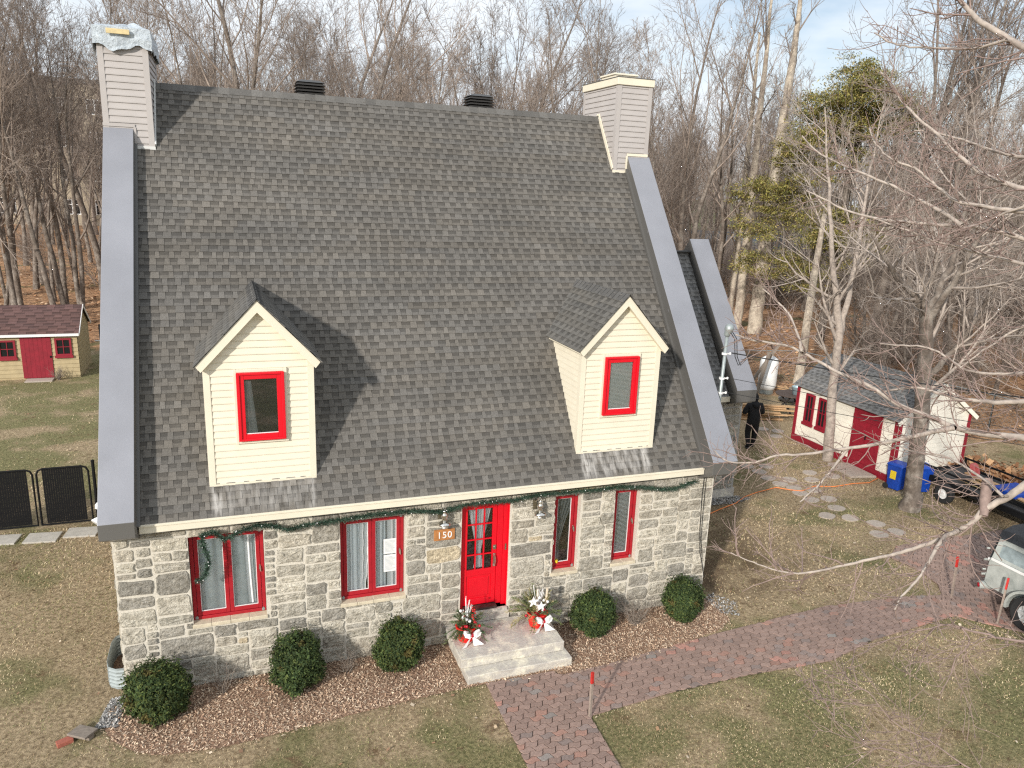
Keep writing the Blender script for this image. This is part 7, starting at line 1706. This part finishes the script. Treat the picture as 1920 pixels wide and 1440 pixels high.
# ------------------------------------------------------------------ the street tree whose boughs reach into the right of the view
LIMBS = [[(9.43,-6.92,5.53,0.0462),(9.34,-6.81,5.31,0.0407),(9.27,-6.73,5.18,0.0367),(9.19,-6.64,5.06,0.0336),(9.13,-6.57,4.96,0.0312),(9.11,-6.55,4.85,0.0296),(9.07,-6.5,4.77,0.0274),(9.02,-6.45,4.7,0.0258),(8.95,-6.38,4.62,0.0237),(8.84,-6.27,4.48,0.0221),(8.7,-6.14,4.35,0.0199),(8.6,-6.04,4.28,0.0188),(8.42,-5.87,4.14,0.0166),(8.22,-5.69,4.0,0.0144),(8.06,-5.55,3.89,0.0127),(7.92,-5.43,3.83,0.011),(7.8,-5.31,3.8,0.0099),(7.68,-5.18,3.81,0.0088),(7.57,-5.06,3.83,0.0071),(7.45,-4.92,3.86,0.006),(7.39,-4.85,3.88,0.0055)],[(8.93,-6.51,4.74,0.025),(8.76,-6.52,4.7,0.022),(8.7,-6.53,4.68,0.021),(8.55,-6.58,4.55,0.018),(8.44,-6.62,4.46,0.016),(8.37,-6.64,4.4,0.014),(8.22,-6.68,4.3,0.012),(8.05,-6.71,4.22,0.01),(7.94,-6.76,4.12,0.008)],[(10.12,-6.5,5.62,0.043),(10.06,-6.21,5.59,0.039),(9.94,-5.8,5.5,0.036),(9.85,-5.5,5.5,0.033),(9.8,-5.31,5.54,0.032),(9.75,-5.15,5.56,0.03),(9.69,-5.0,5.58,0.029),(9.63,-4.78,5.63,0.027),(9.58,-4.56,5.73,0.026),(9.48,-4.31,5.79,0.024),(9.38,-4.06,5.85,0.022),(9.29,-3.82,5.93,0.02),(9.19,-3.57,6.03,0.018),(9.09,-3.37,6.08,0.017),(8.94,-3.14,6.08,0.015),(8.79,-2.9,6.08,0.013),(8.7,-2.74,6.12,0.012)],[(9.02,-3.76,6.08,0.021),(9.04,-3.67,6.2,0.019),(9.04,-3.52,6.38,0.016),(9.03,-3.39,6.54,0.014),(8.93,-3.19,6.71,0.011),(8.84,-3.04,6.82,0.009)],[(9.65,-5.68,5.56,0.031),(9.49,-5.41,5.41,0.027),(9.39,-5.25,5.31,0.025),(9.27,-5.08,5.21,0.023),(9.15,-4.92,5.12,0.022),(9.03,-4.74,5.04,0.02),(8.89,-4.57,4.95,0.019),(8.75,-4.39,4.86,0.017),(8.6,-4.2,4.8,0.016),(8.53,-4.11,4.77,0.015),(8.39,-3.95,4.64,0.013),(8.29,-3.84,4.59,0.012),(8.16,-3.69,4.55,0.011),(8.08,-3.58,4.56,0.01),(8.03,-3.45,4.65,0.009)],[(9.09,-4.73,5.03,0.02),(8.83,-4.8,4.82,0.015),(8.59,-4.86,4.65,0.012),(8.4,-4.89,4.54,0.01),(8.28,-4.91,4.47,0.008)],[(10.34,-6.25,6.01,0.035),(10.26,-5.99,5.93,0.03),(10.18,-5.78,5.86,0.027),(10.11,-5.6,5.83,0.024),(10.03,-5.41,5.81,0.022),(9.95,-5.21,5.82,0.019),(9.88,-5.04,5.84,0.017),(9.79,-4.86,5.83,0.015),(9.7,-4.71,5.75,0.013),(9.59,-4.52,5.68,0.01)],[(10.09,-5.76,9.46,0.042),(10.06,-5.51,9.65,0.037),(10.01,-5.36,9.72,0.035),(9.98,-5.23,9.8,0.034),(9.94,-5.05,9.93,0.032),(9.89,-4.88,10.04,0.03),(9.87,-4.71,10.19,0.028),(9.86,-4.57,10.32,0.027),(9.89,-4.4,10.53,0.025)],[(9.86,-5.25,9.8,0.017),(9.86,-4.96,9.76,0.015),(9.83,-4.73,9.78,0.014),(9.8,-4.49,9.81,0.013),(9.77,-4.24,9.86,0.011),(9.72,-3.99,9.91,0.01),(9.68,-3.77,9.99,0.009),(9.66,-3.55,10.12,0.008)],[(10.66,-5.56,8.17,0.036),(10.6,-5.23,8.27,0.031),(10.55,-5.02,8.33,0.029),(10.5,-4.78,8.41,0.027),(10.47,-4.56,8.55,0.025),(10.45,-4.33,8.7,0.023),(10.44,-4.08,8.9,0.02),(10.4,-3.83,9.07,0.018),(10.38,-3.63,9.23,0.016),(10.37,-3.44,9.39,0.015),(10.39,-3.23,9.61,0.013),(10.36,-3.02,9.78,0.011)],[(11.09,-5.16,8.62,0.025),(10.97,-4.87,8.65,0.021),(10.89,-4.7,8.68,0.019),(10.8,-4.47,8.76,0.016),(10.69,-4.21,8.87,0.014),(10.58,-4.0,8.93,0.012),(10.52,-3.86,8.99,0.01),(10.42,-3.7,8.98,0.009)],[(10.24,-5.89,8.0,0.029),(10.19,-5.59,8.01,0.025),(10.13,-5.35,8.03,0.023),(10.08,-5.15,8.06,0.021),(10.02,-4.93,8.08,0.019),(9.99,-4.78,8.14,0.018),(9.97,-4.59,8.26,0.017),(9.96,-4.36,8.43,0.015),(9.92,-4.18,8.51,0.014),(9.86,-4.01,8.56,0.013),(9.82,-3.84,8.66,0.011),(9.82,-3.65,8.81,0.01),(9.87,-3.49,8.99,0.009)],[(10.63,-5.69,7.64,0.033),(10.56,-5.38,7.71,0.029),(10.49,-5.13,7.77,0.027),(10.42,-4.92,7.81,0.025),(10.34,-4.72,7.81,0.023),(10.25,-4.52,7.81,0.022),(10.1,-4.21,7.82,0.019),(9.94,-3.9,7.83,0.017),(9.82,-3.67,7.87,0.015),(9.71,-3.44,7.93,0.013),(9.62,-3.22,8.03,0.012),(9.47,-2.91,8.17,0.009)],[(10.21,-4.83,7.82,0.026),(10.21,-4.53,7.97,0.023),(10.15,-4.1,8.14,0.02),(10.1,-3.82,8.26,0.018),(10.01,-3.48,8.38,0.016),(9.92,-3.16,8.5,0.014),(9.81,-2.81,8.64,0.012),(9.76,-2.58,8.77,0.011),(9.74,-2.36,8.94,0.01)],[(10.15,-5.92,8.16,0.02),(10.13,-5.63,8.07,0.016),(10.1,-5.39,7.97,0.013),(10.08,-5.19,7.85,0.011),(10.03,-4.98,7.79,0.009)],[(10.41,-5.9,7.38,0.024),(10.37,-5.59,7.43,0.02),(10.32,-5.33,7.47,0.018),(10.26,-5.07,7.51,0.017),(10.18,-4.77,7.58,0.015),(10.11,-4.54,7.62,0.013),(10.06,-4.37,7.68,0.012),(9.97,-4.08,7.76,0.01),(9.87,-3.81,7.84,0.009)],[(10.76,-5.92,6.18,0.022),(10.66,-5.64,6.16,0.019),(10.57,-5.42,6.1,0.017),(10.49,-5.24,6.06,0.016),(10.41,-5.03,6.08,0.015),(10.39,-4.92,6.14,0.014),(10.34,-4.72,6.23,0.013),(10.27,-4.53,6.27,0.012),(10.15,-4.34,6.24,0.01),(10.01,-4.09,6.22,0.009)],[(9.21,-7.51,3.92,0.0216),(9.05,-7.33,3.91,0.0186),(8.91,-7.2,3.88,0.0168),(8.8,-7.07,3.89,0.015),(8.68,-6.95,3.89,0.0138),(8.6,-6.87,3.91,0.0126),(8.42,-6.73,3.78,0.0108),(8.22,-6.57,3.63,0.0084),(8.01,-6.42,3.48,0.0066),(7.87,-6.31,3.41,0.0054),(7.78,-6.22,3.43,0.0042)],[(8.65,-6.97,3.91,0.012),(8.7,-7.05,3.82,0.0105),(8.62,-7.08,3.74,0.009),(8.48,-7.08,3.68,0.0083),(8.41,-7.13,3.55,0.0067),(8.24,-7.18,3.38,0.0053)],[(8.41,-8.34,3.0,0.0133),(8.17,-8.07,3.05,0.0112),(7.9,-7.76,3.13,0.0091),(7.78,-7.6,3.22,0.0084),(7.69,-7.5,3.27,0.0077),(7.57,-7.38,3.29,0.007),(7.47,-7.24,3.38,0.0063),(7.43,-7.14,3.48,0.0063),(7.37,-7.06,3.54,0.0056),(7.29,-6.97,3.57,0.0056),(7.21,-6.81,3.73,0.0042)],[(7.97,-7.71,3.07,0.0105),(7.81,-7.63,3.0,0.0091),(7.63,-7.5,3.03,0.0084),(7.46,-7.37,3.08,0.007),(7.29,-7.26,3.07,0.0063),(7.14,-7.13,3.16,0.0056),(7.06,-7.02,3.29,0.0049),(7.02,-6.93,3.42,0.0042)],[(9.11,-6.78,5.22,0.016),(9.18,-6.52,5.29,0.014),(9.23,-6.16,5.33,0.012),(9.24,-5.94,5.36,0.011),(9.2,-5.63,5.27,0.009),(9.17,-5.35,5.28,0.008)],[(10.99,-5.62,6.78,0.019),(10.8,-5.42,6.69,0.016),(10.63,-5.26,6.46,0.013),(10.49,-5.13,6.26,0.011),(10.38,-5.03,6.09,0.01)]]
def near_tree():
    t = thing('near_tree', 'pale barked tree at the right whose bare boughs spread across the view', 'tree', (10.9, -8.0, 0)); rs = np.random.RandomState(31)
    T, B, W_ = TB(), TB(), TB(); o = np.array([10.9, -8.0, 0.0]); foot = o.copy()
    def crown_pt(z): return foot + np.array([.10 * math.sin(z * .7), .12 * math.cos(z * .5), z])
    zs = np.linspace(-.1, 11.5, 22); T.tube(np.array([crown_pt(z) for z in zs]) - o, np.interp(zs, [-.1, .4, 3, 7, 11.5], [.30, .22, .19, .13, .03]), 12)
    def twigs(P, r, n, lmin, lmax, depth):
        for _ in range(n):
            tt = rs.uniform(.05, .98); p, ax = at_t(P, tt); L1 = rs.uniform(lmin, lmax) * (1.1 - .4 * tt)
            dd = side_dir(rs, ax, rs.uniform(.5, 1.2)); l = axis_line(rs, p, dd, L1, 5, .16, .05); rr = max(.0042, min(.012, r * .5)); W_.tube(l, rr * np.linspace(1, .45, 6), 4)
            if depth:
                twigs(l, rr, rs.randint(4, 7), lmin * .32, lmax * .38, depth - 1)
            # buds
            W_.tube(np.array([l[-1], l[-1] + (l[-1] - l[-2]) / np.linalg.norm(l[-1] - l[-2]) * .02]), [.0045, .002], 3)
    W_.tube(np.array([(9.12, -6.62, 4.93), (9.19, -6.55, 5.08), (9.27, -6.47, 5.27)]) - o, [.04, .056, .05], 9)
    for limb in LIMBS:
        P = np.array([p[:3] for p in limb]); r = np.array([p[3] for p in limb])
        x = np.linspace(0, len(P) - 1, (len(P) - 1) * 3 + 1); i = np.minimum(x.astype(int), len(P) - 2); f = (x - i)[:, None]; Q = P[i] * (1 - f) + P[i + 1] * f; rq = np.interp(x, np.arange(len(r)), r)
        Q[1:-1] = (Q[:-2] + Q[1:-1] * 2 + Q[2:]) / 4; Q[1:-1] += rs.normal(0, .004, (len(Q) - 2, 3))
        dist = np.linalg.norm(P[0][:2] - foot[:2]); cand = [np.array([q[:3] for q in l]) for l in LIMBS if l is not limb and len(l) > 6]; others = min(np.min(np.linalg.norm(c - P[0], axis=1)) for c in cand)
        joined = not (others > .55 or dist < 2.6 and others > .12 and len(limb) > 9)
        if joined and others > .02:
            nb_ = min((c[np.argmin(np.linalg.norm(c - P[0], axis=1))] for c in cand), key=lambda c: np.linalg.norm(c - P[0])); B.tube(np.array([nb_, P[0]]) - o, [r[0] * 1.1, r[0]], 8)
        (W_ if LIMBS.index(limb) in (17, 18, 19, 20) else B).tube(Q - o, rq * (.75 if LIMBS.index(limb) in (17, 18, 19, 20) else 1), 8)
        if others > .55 or dist < 2.6 and others > .12 and len(limb) > 9:      # runs back to the trunk
            z0 = max(1.2, P[0][2] - dist * .55); a = crown_pt(z0); dirn = P[0] - P[1]; dirn /= np.linalg.norm(dirn); m = P[0] + dirn * dist * .45
            C = np.array([(1 - s) ** 2 * a + 2 * s * (1 - s) * m + s * s * P[0] for s in np.linspace(0, 1, 9)]); B.tube(C - o, np.linspace(max(r[0] * 1.5, .03), r[0], 9), 8); C2 = C - o
            twigs(C2, r[0], 3, .5, 1.0, 1)
        L_ = np.sum(np.linalg.norm(np.diff(P, axis=0), axis=1)); twigs(Q - o, float(np.mean(r)), int(L_ * 8.0) + 3, .30, .95, 1)
    # the rest of the crown, out of the view to the right and behind
    for k in range(14):
        z = rs.uniform(3.2, 10.5); a = crown_pt(z) - o; an = rs.uniform(-2.2, 1.0); d = np.array([math.cos(an), math.sin(an), .35]); l = axis_line(rs, a, d / np.linalg.norm(d), rs.uniform(2.5, 4), 8, .1, .06); B.tube(l, np.linspace(.05, .012, 9), 7); twigs(l, .03, 9, .5, 1.2, 1)
    for nm, b, m in (('trunk', T, M['limb']), ('boughs', B, M['limb']), ('crown', W_, M['limb_twig'])):
        q = bpy.data.objects.new(nm, b.mesh(nm, m)); COL.objects.link(q); q.parent = t
near_tree()
